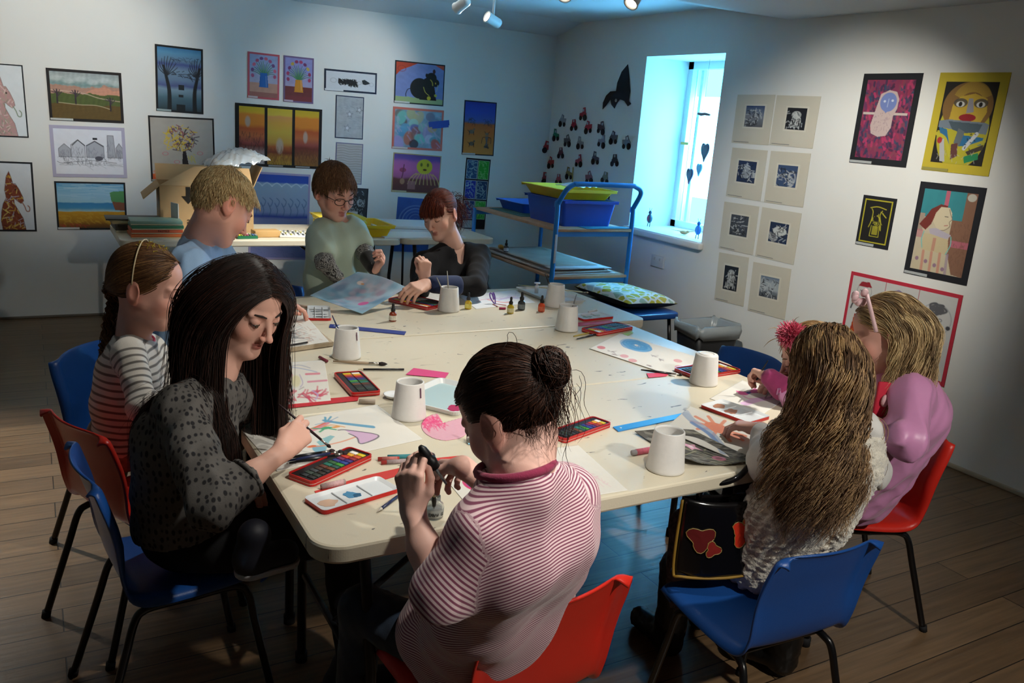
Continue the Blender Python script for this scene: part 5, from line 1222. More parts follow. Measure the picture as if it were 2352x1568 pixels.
def pot(x, y, label, water=True, drip=None):
    p = at_z(x, y, TZ); t = thing('water_pot', label, 'water pot', (p[0], p[1], TZ + .0005), rg.uniform(0, 6))
    part('pot_body', MB().lathe([(0, 0), (.049, 0), (.0515, .003), (.0505, .008), (.0405, .108), (.0395, .110), (.0365, .110), (.036, .104), (.046, .008), (0, .006)], 40, cap=False), M_POT, t)
    if water: part('dirty_water', MB().lathe([(0, .060), (.0405, .060), (.0405, .058), (0, .058)], 32, cap=False), mat('dirty_water', '6c6a6c', .1), t)
    if drip: part('paint_drip', MB().rbox((0, 0, 0), (.004, .0012, .03), .0006, Matrix.Rotation(math.radians(drip) - t.rotation_euler.z, 4, 'Z') @ Matrix.Translation((0, -.0455, .085)) @ Matrix.Rotation(-.1, 4, 'X')), mat('dry_drip', '5c2c4c', .5), t)
    return np.array([p[0], p[1], TZ])


def stick(name, a, b, rad, m, label, cat, tip=None, tipl=.02, fer=None, group=None):
    """brush or pencil from a to b (b is the tip end)"""
    a, b = np.array(a, float), np.array(b, float); c_ = (a + b) / 2; d = b - a; Ln = np.linalg.norm(d); d = d / Ln
    t = thing(name, label, cat, tuple(c_), group=group); a, b = a - c_, b - c_
    e = b - d * tipl
    if fer: e2 = b - d * (tipl + fer)
    else: e2 = e
    part('handle' if 'brush' in name else 'shaft', MB().tube([tuple(a), tuple(a + (e2 - a) * .5), tuple(e2)], [rad * .55 if 'brush' in name else rad, rad * (1.15 if 'brush' in name else 1), rad * .95], 8), m, t)
    if fer: part('ferrule', MB().tube([tuple(e2), tuple(e)], [rad * .95, rad], 8), mat('ferrule', 'b9b4ac', .25, .9), t)
    if tip:
        if 'brush' in name: part('bristles', MB().tube([tuple(e), tuple(e + (b - e) * .35), tuple(e + (b - e) * .7), tuple(b)], [rad, rad * 1.5, rad * 1.1, rad * .15], 8), mat('tip_' + tip, tip, .8), t)
        else: part('point', MB().tube([tuple(e), tuple(b)], [rad, rad * .15], 8), mat('tip_' + tip, tip, .8), t)
    return t


DK = mat('black_lacquer', '16161a', .3); BLP = mat('navy_lacquer', '232c50', .35); NW = mat('natural_wood_handle', 'b5a070', .5); BR = mat('brown_lacquer', '5a3c30', .4)
P1 = pot(1030, 713, 'white water pot holding two pale brushes in front of the red-haired woman')
P2 = pot(796, 820, 'white water pot with a blue brush, left of the middle table', drip=30)
P3 = pot(939, 957, 'white water pot with a dark drip beside the pink cut-out', drip=20)
P4 = pot(1301, 757, 'white water pot with a leaning metal-grey brush near the dropper bottles')
P5 = pot(1274, 703, 'white water pot with a dark brush behind the leaning-brush pot')
P7 = pot(1527, 1077, 'large-looking empty white water pot nearest the camera on the right', drip=-160)
p = at_z(1615, 880, TZ); t = thing('water_pot', 'brightly lit white pot turned upside down between two paint tins at right', 'water pot', (p[0], p[1], TZ + .0005))
part('pot_body', MB().lathe([(0, 0), (.049, 0), (.0515, .003), (.0505, .008), (.0405, .106), (.038, .110), (0, .110)], 40, cap=False), M_POT, t)
part('moulded_ring', MB().lathe([(.028, .1098), (.028, .1115), (.025, .1115), (.025, .1098)], 30, cap=False), M_POT, t)
def inpot(P, ax, ay, zt, label, m, tip='2c2420', r=.0032):
    top = at_y(ax, ay, P[1] + .03)
    d = np.array([top[0] - P[0], .03, top[2] - TZ]); b = P + np.array([-d[0] * .12, -.012, .012])
    stick('paint_brush', top, b, r, m, label, 'brush', tip, .02, .02)
inpot(P1, 1003, 637, 0, 'pale brush leaning left in the pot before the red-haired woman', mat('grey_wood_handle', 'a09c90', .5))
inpot(P1, 1027, 622, 0, 'pale upright brush in the pot before the red-haired woman', mat('grey_wood_handle', 'a09c90', .5))
inpot(P2, 763, 724, 0, 'navy brush leaning in the pot at the left of the middle table', BLP)
inpot(P4, 1324, 676, 0, 'grey brush leaning right in the pot near the dropper bottles', mat('grey_metal_handle', '7c7a78', .35))
inpot(P5, 1252, 628, 0, 'dark brush leaning left in the rear pot', DK, r=.004)

# watercolour tins
PANC = ['ece8e0', 'd8c020', 'd89c20', 'c8501c', 'c03020', '8c1c30', '6c1c50', '3c2470', '24307c', '243c8c', '2c5c34', '3c8c2c', '1c6c5c', '245048', '5c2c1c', '6c3c20', '3c2a20', '1a1a1c', '34383c', '24201c', '2c3c34', '28342c', '20282c', '1c1c20']
M_TIN = mat('tin_red', 'c22422', .3, .2); M_TINW = mat('tin_white', 'd9dde0', .25); M_TINB = mat('tin_black', '17171a', .4)


def quad_frame(q, z):
    P = [at_z(*p, z) for p in q]; c = sum(P) / 4; r = ((P[1] - P[0]) + (P[2] - P[3])) / 2; u = ((P[0] - P[3]) + (P[1] - P[2])) / 2
    return c, float(np.linalg.norm(r)), float(np.linalg.norm(u)), math.atan2(r[1], r[0])


def paint_tin(q, label, rev=False, z=TZ, h=.014, flip=False, dark=0):
    """q: corners with the long side along q0-q1; pans run along it"""
    c, wd, ht, an = quad_frame(q, z + h); 
    t = thing('paint_tin', label, 'paint tin', (c[0], c[1], z + .0008), an)
    O = rrect(-wd / 2, -ht / 2, wd / 2, ht / 2, .012, 4); I = rrect(-wd / 2 + .004, -ht / 2 + .004, wd / 2 - .004, ht / 2 - .004, .009, 4)
    n = len(O); R = [[(x, y, 0) for x, y in O], [(x, y, h) for x, y in O], [(x, y, h) for x, y in I], [(x, y, .005) for x, y in I]]
    mb = loft(R, False); mb.f.append([3 * n + k for k in range(n)]); mb.sm.append(False)
    part('tin_base', mb, M_TIN, t)
    part('rim_line', loft([[(x * 1.012, y * 1.02, h * .42) for x, y in O], [(x * 1.012, y * 1.02, h * .52) for x, y in O]], False, False), mat('rim_pale', 'd8b8b0', .4), t)
    part('pan_insert', MB().box((0, 0, .008), (wd - .010, ht - .010, .007)), M_TINB, t)
    cols, rows = 12, 2
    bw = (wd - .03) / cols; yy = ht * .5 - .008; bh = (ht - .034) / 2
    for k in range(cols):
        for r_ in range(rows):
            i = k * 2 + r_; i = 23 - i if rev else i
            x = -wd / 2 + .015 + bw * (k + .5); y = -ht / 2 + .010 + bh * (r_ + .5) if not flip else ht / 2 - .010 - bh * (r_ + .5)
            part('paint_pan', MB().rbox((x, y, .0122), (bw * .84, bh * .90, .003), .001), mat('pan_%d' % i, PANC[i], .55), t)
    return t


paint_tin([(663, 1084), (800, 1026), (860, 1042), (712, 1110)], 'open red watercolour tin beside the long-haired woman’s hand', rev=True)
paint_tin([(826, 848), (868, 894), (816, 906), (768, 858)], 'open red watercolour tin left of the middle table, beside the black pencil', flip=True)
paint_tin([(1257, 990), (1362, 955), (1406, 970), (1296, 1010)], 'open red watercolour tin between the bun girl’s head and the light blue ruler', rev=True)
paint_tin([(1341, 752), (1420, 738), (1450, 750), (1368, 766)], 'open red watercolour tin near the right rear table corner', rev=False)
paint_tin([(1562, 843), (1662, 829), (1690, 849), (1586, 866)], 'open red watercolour tin behind the upside-down pot', rev=True)
paint_tin([(925, 684), (972, 672), (1000, 700), (945, 708)], 'open red watercolour tin under the red-haired woman’s hand', rev=False)


def tin_lid(q, label, blobs, z=TZ, h=.010):
    c, wd, ht, an = quad_frame(q, z + h); t = thing('palette_lid', label, 'palette lid', (c[0], c[1], z + .0008), an)
    O = rrect(-wd / 2, -ht / 2, wd / 2, ht / 2, .012, 4); n = len(O)
    I = [(x * (wd - .006) / wd, y * (ht - .006) / ht) for x, y in O]; J = [(x * (wd - .018) / wd, y * (ht - .018) / ht) for x, y in O]
    part('lid_shell', loft([[(x, y, 0) for x, y in O], [(x, y, h) for x, y in O], [(x, y, h) for x, y in I]], False), M_TIN, t)
    mb = loft([[(x, y, h + .0003) for x, y in O], [(x, y, h) for x, y in I], [(x, y, .004) for x, y in J]], True, False); mb.f.append([2 * n + k for k in range(n)]); mb.sm.append(False)
    part('mixing_surface', mb, M_TINW, t)
    for s_ in (-1, 1): part('divider', MB().rbox((s_ * wd / 6, 0, .0055), (.003, ht - .022, .004), .001), M_TINW, t)
    for k, (x, y, rx, ry, cc) in enumerate(blobs):
        r = np.random.RandomState(k + 3); pts = [(x * wd + rx * wd * math.cos(a) * (1 + .18 * r.randn()), y * ht + ry * ht * math.sin(a) * (1 + .18 * r.randn())) for a in np.linspace(0, 2 * PI, 15)[:-1]]
        part('paint_puddle', MB().prism(pts, .0041, .0049 + .0002 * k), mat('pud_' + cc, cc, .25), t)
    return t


tin_lid([(695, 1140), (875, 1092), (912, 1122), (745, 1176)], 'white mixing lid with blue and peach paint nearest the camera', [(-.33, -.05, .10, .22, 'd8b49c'), (-.02, .03, .075, .2, '4c88b0'), (.03, -.1, .05, .1, '2c5c80')])
tin_lid([(1655, 917), (1768, 952), (1722, 974), (1612, 928)], 'white mixing lid with brown orange paint beside the bow painting', [(-.33, .0, .09, .22, 'b0785c'), (-.05, -.05, .1, .22, 'b4745c')])
tin_lid([(708, 702), (760, 702), (758, 732), (703, 730)], 'white paint tin lid with dark lines at the rear left of the table', [(-.1, .1, .25, .03, '5c6468'), (0, -.1, .3, .03, '5c6468'), (.05, -.3, .28, .03, '4c5458')])
tin_lid([(1325, 722), (1385, 715), (1402, 727), (1325, 734)], 'white mixing lid with green smears at the rear right of the table', [(-.15, .0, .12, .15, '8cb8a8'), (.2, .1, .1, .1, '9cbcac')])


def pal_tray(q, label, blobs, z=TZ, h=.016, wcol='b4ccd0'):
    c, wd, ht, an = quad_frame(q, z + h); t = thing('paint_tray', label, 'paint tray', (c[0], c[1], z + .0008), an)
    O = rrect(-wd / 2, -ht / 2, wd / 2, ht / 2, .02, 4); n = len(O)
    I = [(x * (wd - .008) / wd, y * (ht - .008) / ht) for x, y in O]; J = [(x * (wd - .034) / wd, y * (ht - .034) / ht) for x, y in O]
    mb = loft([[(x * .94, y * .93, 0) for x, y in O], [(x, y, h) for x, y in O], [(x, y, h) for x, y in I], [(x, y, .004) for x, y in J]], False); mb.f.append([3 * n + k for k in range(n)]); mb.sm.append(False)
    part('tray_body', mb, mat('tray_plastic', 'd6d9d9', .3), t)
    if wcol: part('wet_wash', MB().prism([(x * .97, y * .97) for x, y in J], .0041, .0052), mat('wash_' + wcol, wcol, .12), t)
    for k, (x, y, rx, ry, cc) in enumerate(blobs):
        r = np.random.RandomState(k + 3); pts = [(x * wd + rx * wd * math.cos(a) * (1 + .2 * r.randn()), y * ht + ry * ht * math.sin(a) * (1 + .2 * r.randn())) for a in np.linspace(0, 2 * PI, 15)[:-1]]
        part('paint_puddle', MB().prism(pts, .0053, .0062), mat('pud_' + cc, cc, .2), t)
    return t


pal_tray([(975, 862), (1105, 890), (1095, 958), (940, 916)], 'white tray with pale blue wash and magenta paint behind the bun girl', [(.33, -.28, .11, .11, 'b02c5c')])
pal_tray([(1190, 657), (1262, 657), (1345, 688), (1262, 696)], 'white empty paint tray with a syringe across it at the rear table edge', [], wcol=None)
p = at_z(1232, 672, TZ + .02); t = thing('syringe', 'white plastic plunger standing in the rear paint tray', 'syringe', (p[0], p[1], TZ + .018))
part('barrel', MB().lathe([(0, 0), (.010, 0), (.010, .04), (0, .04)], 14, cap=False), mat('plastic_white', 'd8dadc', .35), t)
part('plunger_top', MB().lathe([(0, .04), (.006, .04), (.006, .048), (.016, .05), (.016, .055), (0, .056)], 16, cap=False), mat('plastic_white', 'd8dadc', .35), t)
p = at_z(905, 912, TZ); t = solo('saucer', MB().lathe([(0, .004), (.015, .002), (.026, .002), (.032, .010), (.034, .011), (.031, .012), (.024, .005), (0, .006)], 28, cap=False), mat('plastic_white', 'd8dadc', .35), 'small white saucer half behind the dark-drip pot', 'saucer', (p[0], p[1], TZ))

for (x, y, cc, lb, l) in [(902, 737, '8c3c24', 'rust brown ink bottle with black dropper standing alone in front of the blue painting', 'dcd8c8'), (1075, 709, 'c8a41c', 'yellow ink bottle nearest the pot with two brushes', 'd8c860'), (1172, 719, 'c4a828', 'yellow ink bottle in front of the black one', 'd8d0a0'), (1197, 711, '34383c', 'black ink bottle between the yellow and orange ones', '6c7478'), (1243, 715, 'd8502c', 'orange ink bottle right of the black one', 'd86c4c')]:
    ink_bottle(at_z(x, y, TZ + .0005), cc, lb, 1.0 if x != 1197 else 1.1, l)
# rulers


def ruler(q, m, label):
    P = [at_z(*p, TZ + .003) for p in q]; c = sum(P) / 4
    t = thing('ruler', label, 'ruler', (c[0], c[1], TZ + .0006))
    part('blade', MB().prism([tuple((p - c)[:2]) for p in P][::-1], 0, .003), m, t)
    d = (P[1] + P[2]) / 2 - (P[0] + P[3]) / 2; Ln = np.linalg.norm(d); d /= Ln; s_ = (P[0] + P[3]) / 2 + d * .02 - c
    part('end_hole', MB().lathe([(0, .0031), (.004, .0031), (.004, .0034), (0, .0034)], 14, Matrix.Translation((s_[0], s_[1], 0)), cap=False), mat('ruler_hole', 'c8d8e4', .4), t)
    return t


ruler([(758, 744), (933, 761), (929, 768), (756, 751)], mat('ruler_navy', '2c3c8c', .3), 'dark blue ruler lying behind the pot with the blue brush')
ruler([(1408, 980), (1570, 948), (1584, 956), (1420, 990)], mat('ruler_sky', '2c84cc', .25), 'bright light blue ruler beside the open tin in the middle right')
# strips of paper


def strip(q, cc, label, z=TZ + .0006, rough=.6):
    P = [at_z(*p, z) for p in q]; c = sum(P) / len(P)
    solo('paper_strip', MB().prism([tuple((p - c)[:2]) for p in P][::-1], 0, .0006), colmat(cc, rough), label, 'paper strip', (c[0], c[1], z))


strip([(950, 845), (1031, 856), (1022, 868), (932, 860)], 'd84c84', 'pink paper strip behind the pale blue paint tray')
strip([(1485, 857), (1540, 856), (1530, 864), (1490, 867)], 'e04c68', 'small pink paper strip under the brush at right')
strip([(840, 1092), (975, 1062), (982, 1072), (875, 1104), (728, 1136), (722, 1128)], 'c8342c', 'long red paper strip running behind the blue and peach mixing lid')
strip([(960, 1056), (1060, 1046), (1060, 1058), (985, 1068)], 'd03c34', 'shorter red paper strip beneath the bun girl’s brush hand', TZ + .0014)
strip([(1310, 742), (1400, 735), (1412, 741), (1316, 750)], 'c83c4c', 'red paper strip under the mixing lid at the rear right')
strip([(1430, 766), (1452, 760), (1455, 764), (1440, 772)], 'a8cc5c', 'lime green paper scrap by the rear right paint tin')
# pastels and erasers


def crayon(x0, y0, x1, y1, cc, label, r=.0055, wrap=None, name='oil_pastel', cat='oil pastel'):
    a, b = at_z(x0, y0, TZ + r), at_z(x1, y1, TZ + r); c = (a + b) / 2; t = thing(name, label, cat, tuple(c)); a, b = a - c, b - c
    part('stick', MB().tube([tuple(a), tuple(b)], r, 12), mat('cr_' + cc, cc, .6), t)
    if wrap: part('paper_wrap', MB().tube([tuple(a * .62), tuple(b * .82)], r * 1.08, 12), mat('cw_' + wrap, wrap, .7, var=.2, vs=150), t)


crayon(868, 1054, 917, 1053, 'a83c34', 'brown red oil pastel between the teal and the grey ones', wrap='b86c64')
crayon(890, 1049, 950, 1047, '2c7c84', 'teal oil pastel, rearmost of the three together')
crayon(876, 1062, 938, 1058, 'b03c38', 'grey-wrapped oil pastel with a red end, front of the three', wrap='9c8c8c')
crayon(738, 1118, 792, 1106, 'a89490', 'pink-wrapped eraser stick behind the blue and peach mixing lid', r=.007, wrap='c8a4a4', name='eraser', cat='eraser')
crayon(734, 820, 751, 829, '702434', 'small dark red pastel stub by the squiggle sheet')
crayon(1147, 708, 1161, 708, 'b83c68', 'pink pastel stub left of the yellow ink bottle')
crayon(1452, 1040, 1496, 1032, 'a8a4a8', 'used eraser stick left of the nearest white pot', r=.008, wrap='d0687c', name='eraser', cat='eraser')
crayon(824, 921, 862, 922, 'b0a090', 'small grey eraser at the end of the red strip', r=.007, name='eraser', cat='eraser')
crayon(1352, 716, 1370, 712, 'd8d8d4', 'small white cap behind the rear right mixing lid', r=.005, name='eraser', cat='eraser')
crayon(681, 700, 706, 704, 'c8b0a0', 'small pale eraser beside the lined tin lid', r=.005, name='eraser', cat='eraser')


def lying(x0, y0, x1, y1, m, label, r=.0038, tip=None, tl=.018, fer=None, nm='pencil', cat='pencil', z=TZ, z1=None):
    stick(nm, at_z(x0, y0, z + r), at_z(x1, y1, (z1 if z1 is not None else z) + r), r, m, label, cat, tip, tl, fer)


lying(928, 848, 822, 848, DK, 'black pencil lying behind the squiggle-side paint tin', tip='b8a888')
lying(765, 829, 890, 836, mat('tan_lacquer', 'a08c74', .45), 'thick tan brush with dark bristles lying in front of the left pot', .005, '241c1c', .03, .035, 'paint_brush', 'brush')
lying(913, 1140, 866, 1175, BLP, 'dark blue pencil half under the blue and peach mixing lid', .004, 'c8c0b4')
lying(1325, 778, 1386, 764, DK, 'black brush lying in front of the leaning-brush pot', .004, '18181a', .012, None, 'paint_brush', 'brush')
lying(1318, 772, 1362, 762, mat('mustard_lacquer', 'a8943c', .5), 'mustard pencil touching the black brush near the leaning-brush pot', .0032)
lying(1472, 849, 1568, 861, DK, 'long dark brush lying below the whirlpool painting', .0042, '2c2424', .012, .03, 'paint_brush', 'brush')
lying(640, 684, 672, 698, DK, 'black pencil at the rear left table corner', .0042, 'a89878')
lying(706, 786, 640, 797, DK, 'black pencil resting on the drawing pad', .0038, '3c3c44', z=TZ + .020)
lying(1190, 654, 1352, 672, mat('cream_handle', 'c8c098', .5), 'thin cream brush across the rear paint tray', .003, 'b8b0a0', .012, .02, 'paint_brush', 'brush', z=TZ + .019)
for k, (a, b, c2, d) in enumerate([(657, 1052, 770, 1034), (660, 1058, 790, 1036), (664, 1063, 800, 1040)]):
    lying(a, b, c2, d, DK if k != 1 else BLP, ['dark brush, rearmost of three lying behind the front paint tin', 'navy brush, middle of three lying behind the front paint tin', 'dark brush, nearest of three lying along the front paint tin'][k], .0042, '2c2024', .015, .02, 'paint_brush', 'brush', z=TZ + .002, z1=TZ + .012)
# scissors
p = at_z(1138, 700, TZ); t = thing('scissors', 'small scissors with blue handles and coral blades on the rear white sheet', 'scissors', (p[0], p[1], TZ + .003), .3)
for s_ in (-1, 1):
    part('handle_loop', MB().tube([tuple(q) for q in spl([(s_ * .003, .005, .002), (s_ * .016, .022, .03), (s_ * .012, .03, .05), (s_ * .003, .024, .045), (s_ * .002, .012, .02)], 20)], .003, 8), mat('scissor_blue', '3c64a8' if s_ > 0 else '6c4ca0', .4), t)
    part('blade', MB().rbox((s_ * .012, -.024, .001), (.006, .055, .002), .0008, Matrix.Rotation(s_ * .35, 4, 'Z')), mat('scissor_blade', 'c86c64', .4, .3), t)
# small glass vial by the girl's face
p = at_z(1082, 1018, TZ); t = thing('glass_vial', 'small clear glass vial beside the bun girl’s cheek', 'vial', (p[0], p[1], TZ + .0005))
part('vial_body', MB().lathe([(0, 0), (.013, 0), (.014, .003), (.014, .02), (.005, .028), (.0045, .045), (.0035, .045), (.004, .028), (.012, .019), (.012, .004), (0, .003)], 20, cap=False), M_GL, t)
part('vial_liquid', MB().lathe([(0, .004), (.0115, .004), (.0115, .012), (0, .012)], 18, cap=False), mat('vial_grey', '5c5c58', .1), t)
# jar of drawing gum in front of the bun girl
p = at_z(996, 1186, TZ); JAR = np.array([p[0], p[1], TZ])
t = thing('glass_jar', 'clear ink jar with black lettering that the bun girl dips her brush in', 'jar', (p[0], p[1], TZ + .0005))
part('jar_glass', MB().lathe([(0, 0), (.0195, 0), (.0215, .003), (.022, .026), (.020, .032), (.0135, .038), (.0135, .050), (.0120, .050), (.0118, .038), (.018, .030), (.0195, .024), (.0190, .004), (0, .003)], 36, cap=False), M_GL, t)
part('jar_fluid', MB().lathe([(0, .0035), (.0185, .0035), (.0188, .020), (0, .020)], 30, cap=False), mat('jar_fluid', 'a9aca4', .1, trans=.5), t)
part('jar_label', MB().lathe([(.0219, .008), (.0223, .024)], 36, cap=False), mat('label_film', 'a8aaa4', .5, alpha=.5), t)
for k, (s_, a) in enumerate((('DR', -128), ('AW', -112), ('INK', -90), ('GUM', -62))):
    text('jar_lettering', s_[:2] if k < 2 else s_[:1], .0105, M_INK, t, Matrix.Rotation(math.radians(a + 90), 4, 'Z') @ Matrix.Translation((0, -.0226, .010)) @ Matrix.Rotation(PI / 2, 4, 'X'), .0003)
# ------------------------------------------------------------------ soft-blended bodies, meshed with surface nets
def _n(v): v = np.array(v, float); return v / (np.linalg.norm(v) + 1e-12)


LIP = [None]


class Sdf:
    def __init__(s, res): s.res = res; s.P = []

    def rc(s, a, b, ra, rb, k=.02, col=None, sub=False, t=None, fl=None):
        s.P.append(('rc', np.array(a, float), np.array(b, float), ra, rb, k, col, sub, t, fl)); return s

    def el(s, c, r, R=None, k=.02, col=None, sub=False, t=None):
        s.P.append(('el', np.array(c, float), np.array(r, float) * np.ones(3), R, 0, k, col, sub, t, None)); return s

    def chain(s, pts, rs, k=.02, **kw):
        for i in range(len(pts) - 1): s.rc(pts[i], pts[i + 1], rs[i], rs[i + 1], k, **kw)
        return s

    def dist(s, p, X):
        if p[0] == 'rc':
            a, b, ra, rb = p[1:5]; ab = b - a; h = np.clip(((X - a) @ ab) / (ab @ ab + 1e-12), 0, 1)
            D = X - a - h[..., None] * ab
            if p[9] is not None:  # flattened limb: (axis, factor)
                ax, q = p[9]; c = D @ ax; D = D + (c * (1 / q - 1))[..., None] * ax
                return (np.sqrt((D ** 2).sum(-1)) - (ra + (rb - ra) * h)) * .8, h
            return np.sqrt((D ** 2).sum(-1)) - (ra + (rb - ra) * h), h
        q = X - p[1]
        if p[3] is not None: q = q @ p[3]
        k0 = np.sqrt(((q / p[2]) ** 2).sum(-1)); k1 = np.sqrt(((q / p[2] ** 2) ** 2).sum(-1)) + 1e-9
        return k0 * (k0 - 1) / k1, None

    def mesh(s, noise=None, base=(.6, .4, .35), mincol=.004, clip=None):
        res = s.res; lo = np.full(3, 1e9); hi = -lo
        bb = []
        for p in s.P:
            if p[0] == 'rc':
                m = max(p[3], p[4]) * (max(1, p[9][1]) if p[9] is not None else 1); l, h = np.minimum(p[1], p[2]) - m, np.maximum(p[1], p[2]) + m
            else: m = max(p[2]); l, h = p[1] - m, p[1] + m
            bb.append((l, h))
            if not p[7]: lo = np.minimum(lo, l); hi = np.maximum(hi, h)
        lo -= 4 * res + .01; hi += 4 * res + .01; n = np.ceil((hi - lo) / res).astype(int) + 1
        F = np.full(n, .5, np.float32); ax = [lo[i] + res * np.arange(n[i]) for i in range(3)]
        for p, (l, h) in zip(s.P, bb):
            pad = p[5] + 3.5 * res; i0 = np.maximum(((l - pad - lo) / res).astype(int), 0); i1 = np.minimum(((h + pad - lo) / res).astype(int) + 2, n)
            if (i1 <= i0).any(): continue
            sl = tuple(slice(i0[i], i1[i]) for i in range(3)); X = np.stack(np.meshgrid(*[ax[i][sl[i]] for i in range(3)], indexing='ij'), -1)
            d, _ = s.dist(p, X); k = p[5]; A = F[sl]
            if p[7]: d = -d; h_ = np.clip(.5 - .5 * (d - A) / k, 0, 1); F[sl] = d * (1 - h_) + A * h_ + k * h_ * (1 - h_)
            else: h_ = np.clip(.5 + .5 * (A - d) / k, 0, 1); F[sl] = A * (1 - h_) + d * h_ - k * h_ * (1 - h_)
        if noise is not None or clip is not None:
            I = np.nonzero(np.abs(F) < .05); X = np.stack([ax[i][I[i]] for i in range(3)], -1)
            if noise is not None: F[I] += noise(X)
            if clip is not None: F[I] = np.maximum(F[I], clip(X))
        V, Q = nets(F, lo, res); C = np.tile(np.array(base, float), (len(V), 1)); W = np.full(len(V), 1.0); C *= 1.0; T = np.zeros(len(V)); best = np.full(len(V), 1e9)
        for p in s.P:
            if p[7]: continue
            if p[6] is None and p[8] is None: continue
            d, h = s.dist(p, V)
            if p[6] is not None: w_ = np.exp(-np.maximum(d, 0) / mincol) * 3 if p[6] is not LIP[0] else 12 * np.exp(-np.abs(d) / .0008); C += w_[:, None] * np.array(p[6]); W += w_
            if p[8] is not None:
                m = d < best; best = np.where(m, d, best); hh = h if h is not None else 0
                T = np.where(m, p[8][0] + (p[8][1] - p[8][0]) * hh, T)
        return V, Q, C / W[:, None], T


def nets(F, lo, res):
    n = F.shape; I = F < 0
    c = np.zeros((n[0] - 1, n[1] - 1, n[2] - 1), np.int8)
    for i in (0, 1):
        for j in (0, 1):
            for k in (0, 1): c += I[i:n[0] - 1 + i, j:n[1] - 1 + j, k:n[2] - 1 + k]
    act = (c > 0) & (c < 8); idx = np.full(act.shape, -1, np.int64); A = np.argwhere(act); idx[act] = np.arange(len(A))
    off = np.array([(i, j, k) for i in (0, 1) for j in (0, 1) for k in (0, 1)])
    f = np.stack([F[A[:, 0] + o[0], A[:, 1] + o[1], A[:, 2] + o[2]] for o in off], 1)
    P = np.zeros((len(A), 3)); cnt = np.zeros(len(A))
    for a in range(8):
        for b in range(a + 1, 8):
            if np.abs(off[a] - off[b]).sum() != 1: continue
            m = (f[:, a] < 0) != (f[:, b] < 0); t = f[:, a] / np.where(m, f[:, a] - f[:, b], 1)
            P += np.where(m[:, None], off[a] + t[:, None] * (off[b] - off[a]), 0); cnt += m
    V = lo + res * (A + P / cnt[:, None]); Q = []
    for ax in range(3):
        o = [0, 0, 0]; o[ax] = 1; u, w_ = [q for q in range(3) if q != ax]
        s0 = I[tuple(slice(0, n[q] - o[q]) for q in range(3))]; s1 = I[tuple(slice(o[q], n[q]) for q in range(3))]
        E = np.argwhere(s0 != s1); E = E[(E[:, u] > 0) & (E[:, w_] > 0) & (E[:, u] < n[u] - 1) & (E[:, w_] < n[w_] - 1)]
        fl = s0[E[:, 0], E[:, 1], E[:, 2]]
        q = []
        for du, dw in ((-1, -1), (0, -1), (0, 0), (-1, 0)):
            e = E.copy(); e[:, u] += du; e[:, w_] += dw; q.append(idx[e[:, 0], e[:, 1], e[:, 2]])
        q = np.stack(q, 1); flip = fl if ax != 1 else ~fl
        q[~flip] = q[~flip][:, ::-1]; Q.append(q)
    return V, np.concatenate(Q)


def fold(amp, sx=9, sz=3, seed=0, dirn=(0, 0, 1)):
    """soft cloth creases running along dirn; sx, sz in waves per metre across and along"""
    r = np.random.RandomState(seed + 77); d = _n(dirn); K = []
    for k in range(4):
        f = r.randn(3); f = _n(f - d * (f @ d)) * sx * (.5 + .5 * r.rand()) + d * sz * r.randn() * .5; K.append((f * 6.28, r.rand() * 6.28, _n(r.randn(3)) * sx * 2.0, r.rand() * 6.28))

    def fn(X):
        o = 0
        for k, (f, a, g, b) in enumerate(K):
            q = np.sin(X @ f + a + .8 * np.sin(X @ g + b)); o = o + (np.sqrt(q * q + .02) * 2 - 1.1) * (1 - .18 * k)
        return amp * o * .42
    return fn


def joinm(L):
    V = []; Q = []; C = []; T = []; o = 0
    for v, q, c, t in L: V.append(v); Q.append(q + o); C.append(c); T.append(t); o += len(v)
    return np.concatenate(V), np.concatenate(Q), np.concatenate(C), np.concatenate(T)


def npart(name, D, m, parent, smooth=True):
    V, Q, C, T = D; L0 = np.array(_mw(parent).translation)
    me = npmesh(name, V - L0, Q, C, {'tl': T}, smooth); return link(name, me, m, parent)


def frame(fwd, roll=0.):
    f = _n(fwd); r = _n(np.cross(f, (0, 0, 1))); u = np.cross(r, f)
    r2 = r * math.cos(roll) + u * math.sin(roll); u2 = -r * math.sin(roll) + u * math.cos(roll)
    return np.stack([r2, f, u2], 1)


def look(p, ang, pitch):
    """facing vector: ang degrees from 'towards the camera' turning to image right, pitch degrees down"""
    tc = np.array([CAM[0] - p[0], CAM[1] - p[1], 0]); tc = _n(tc); rt = np.array([-tc[1], tc[0], 0]); a = math.radians(ang); b = math.radians(pitch)
    h = tc * math.cos(a) + rt * math.sin(a); return h * math.cos(b) + np.array([0, 0, -math.sin(b)])


M_SKIN = mat('skin', 'ffffff', .52, attr='Col', spec=.35, bump=.00012, bs=500)
M_HAIR = mat('hair_strands', 'ffffff', .52, attr='Col', spec=.35)


def reach(x, y, frm, L, near=True):
    """point on the pixel ray at distance L from frm"""
    d = _n(ray(x, y)); o = CAM - frm; b = d @ o; c = o @ o - L * L; q = b * b - c
    t = -b if q < 0 else -b + (-1 if near else 1) * math.sqrt(q)
    return CAM + d * t


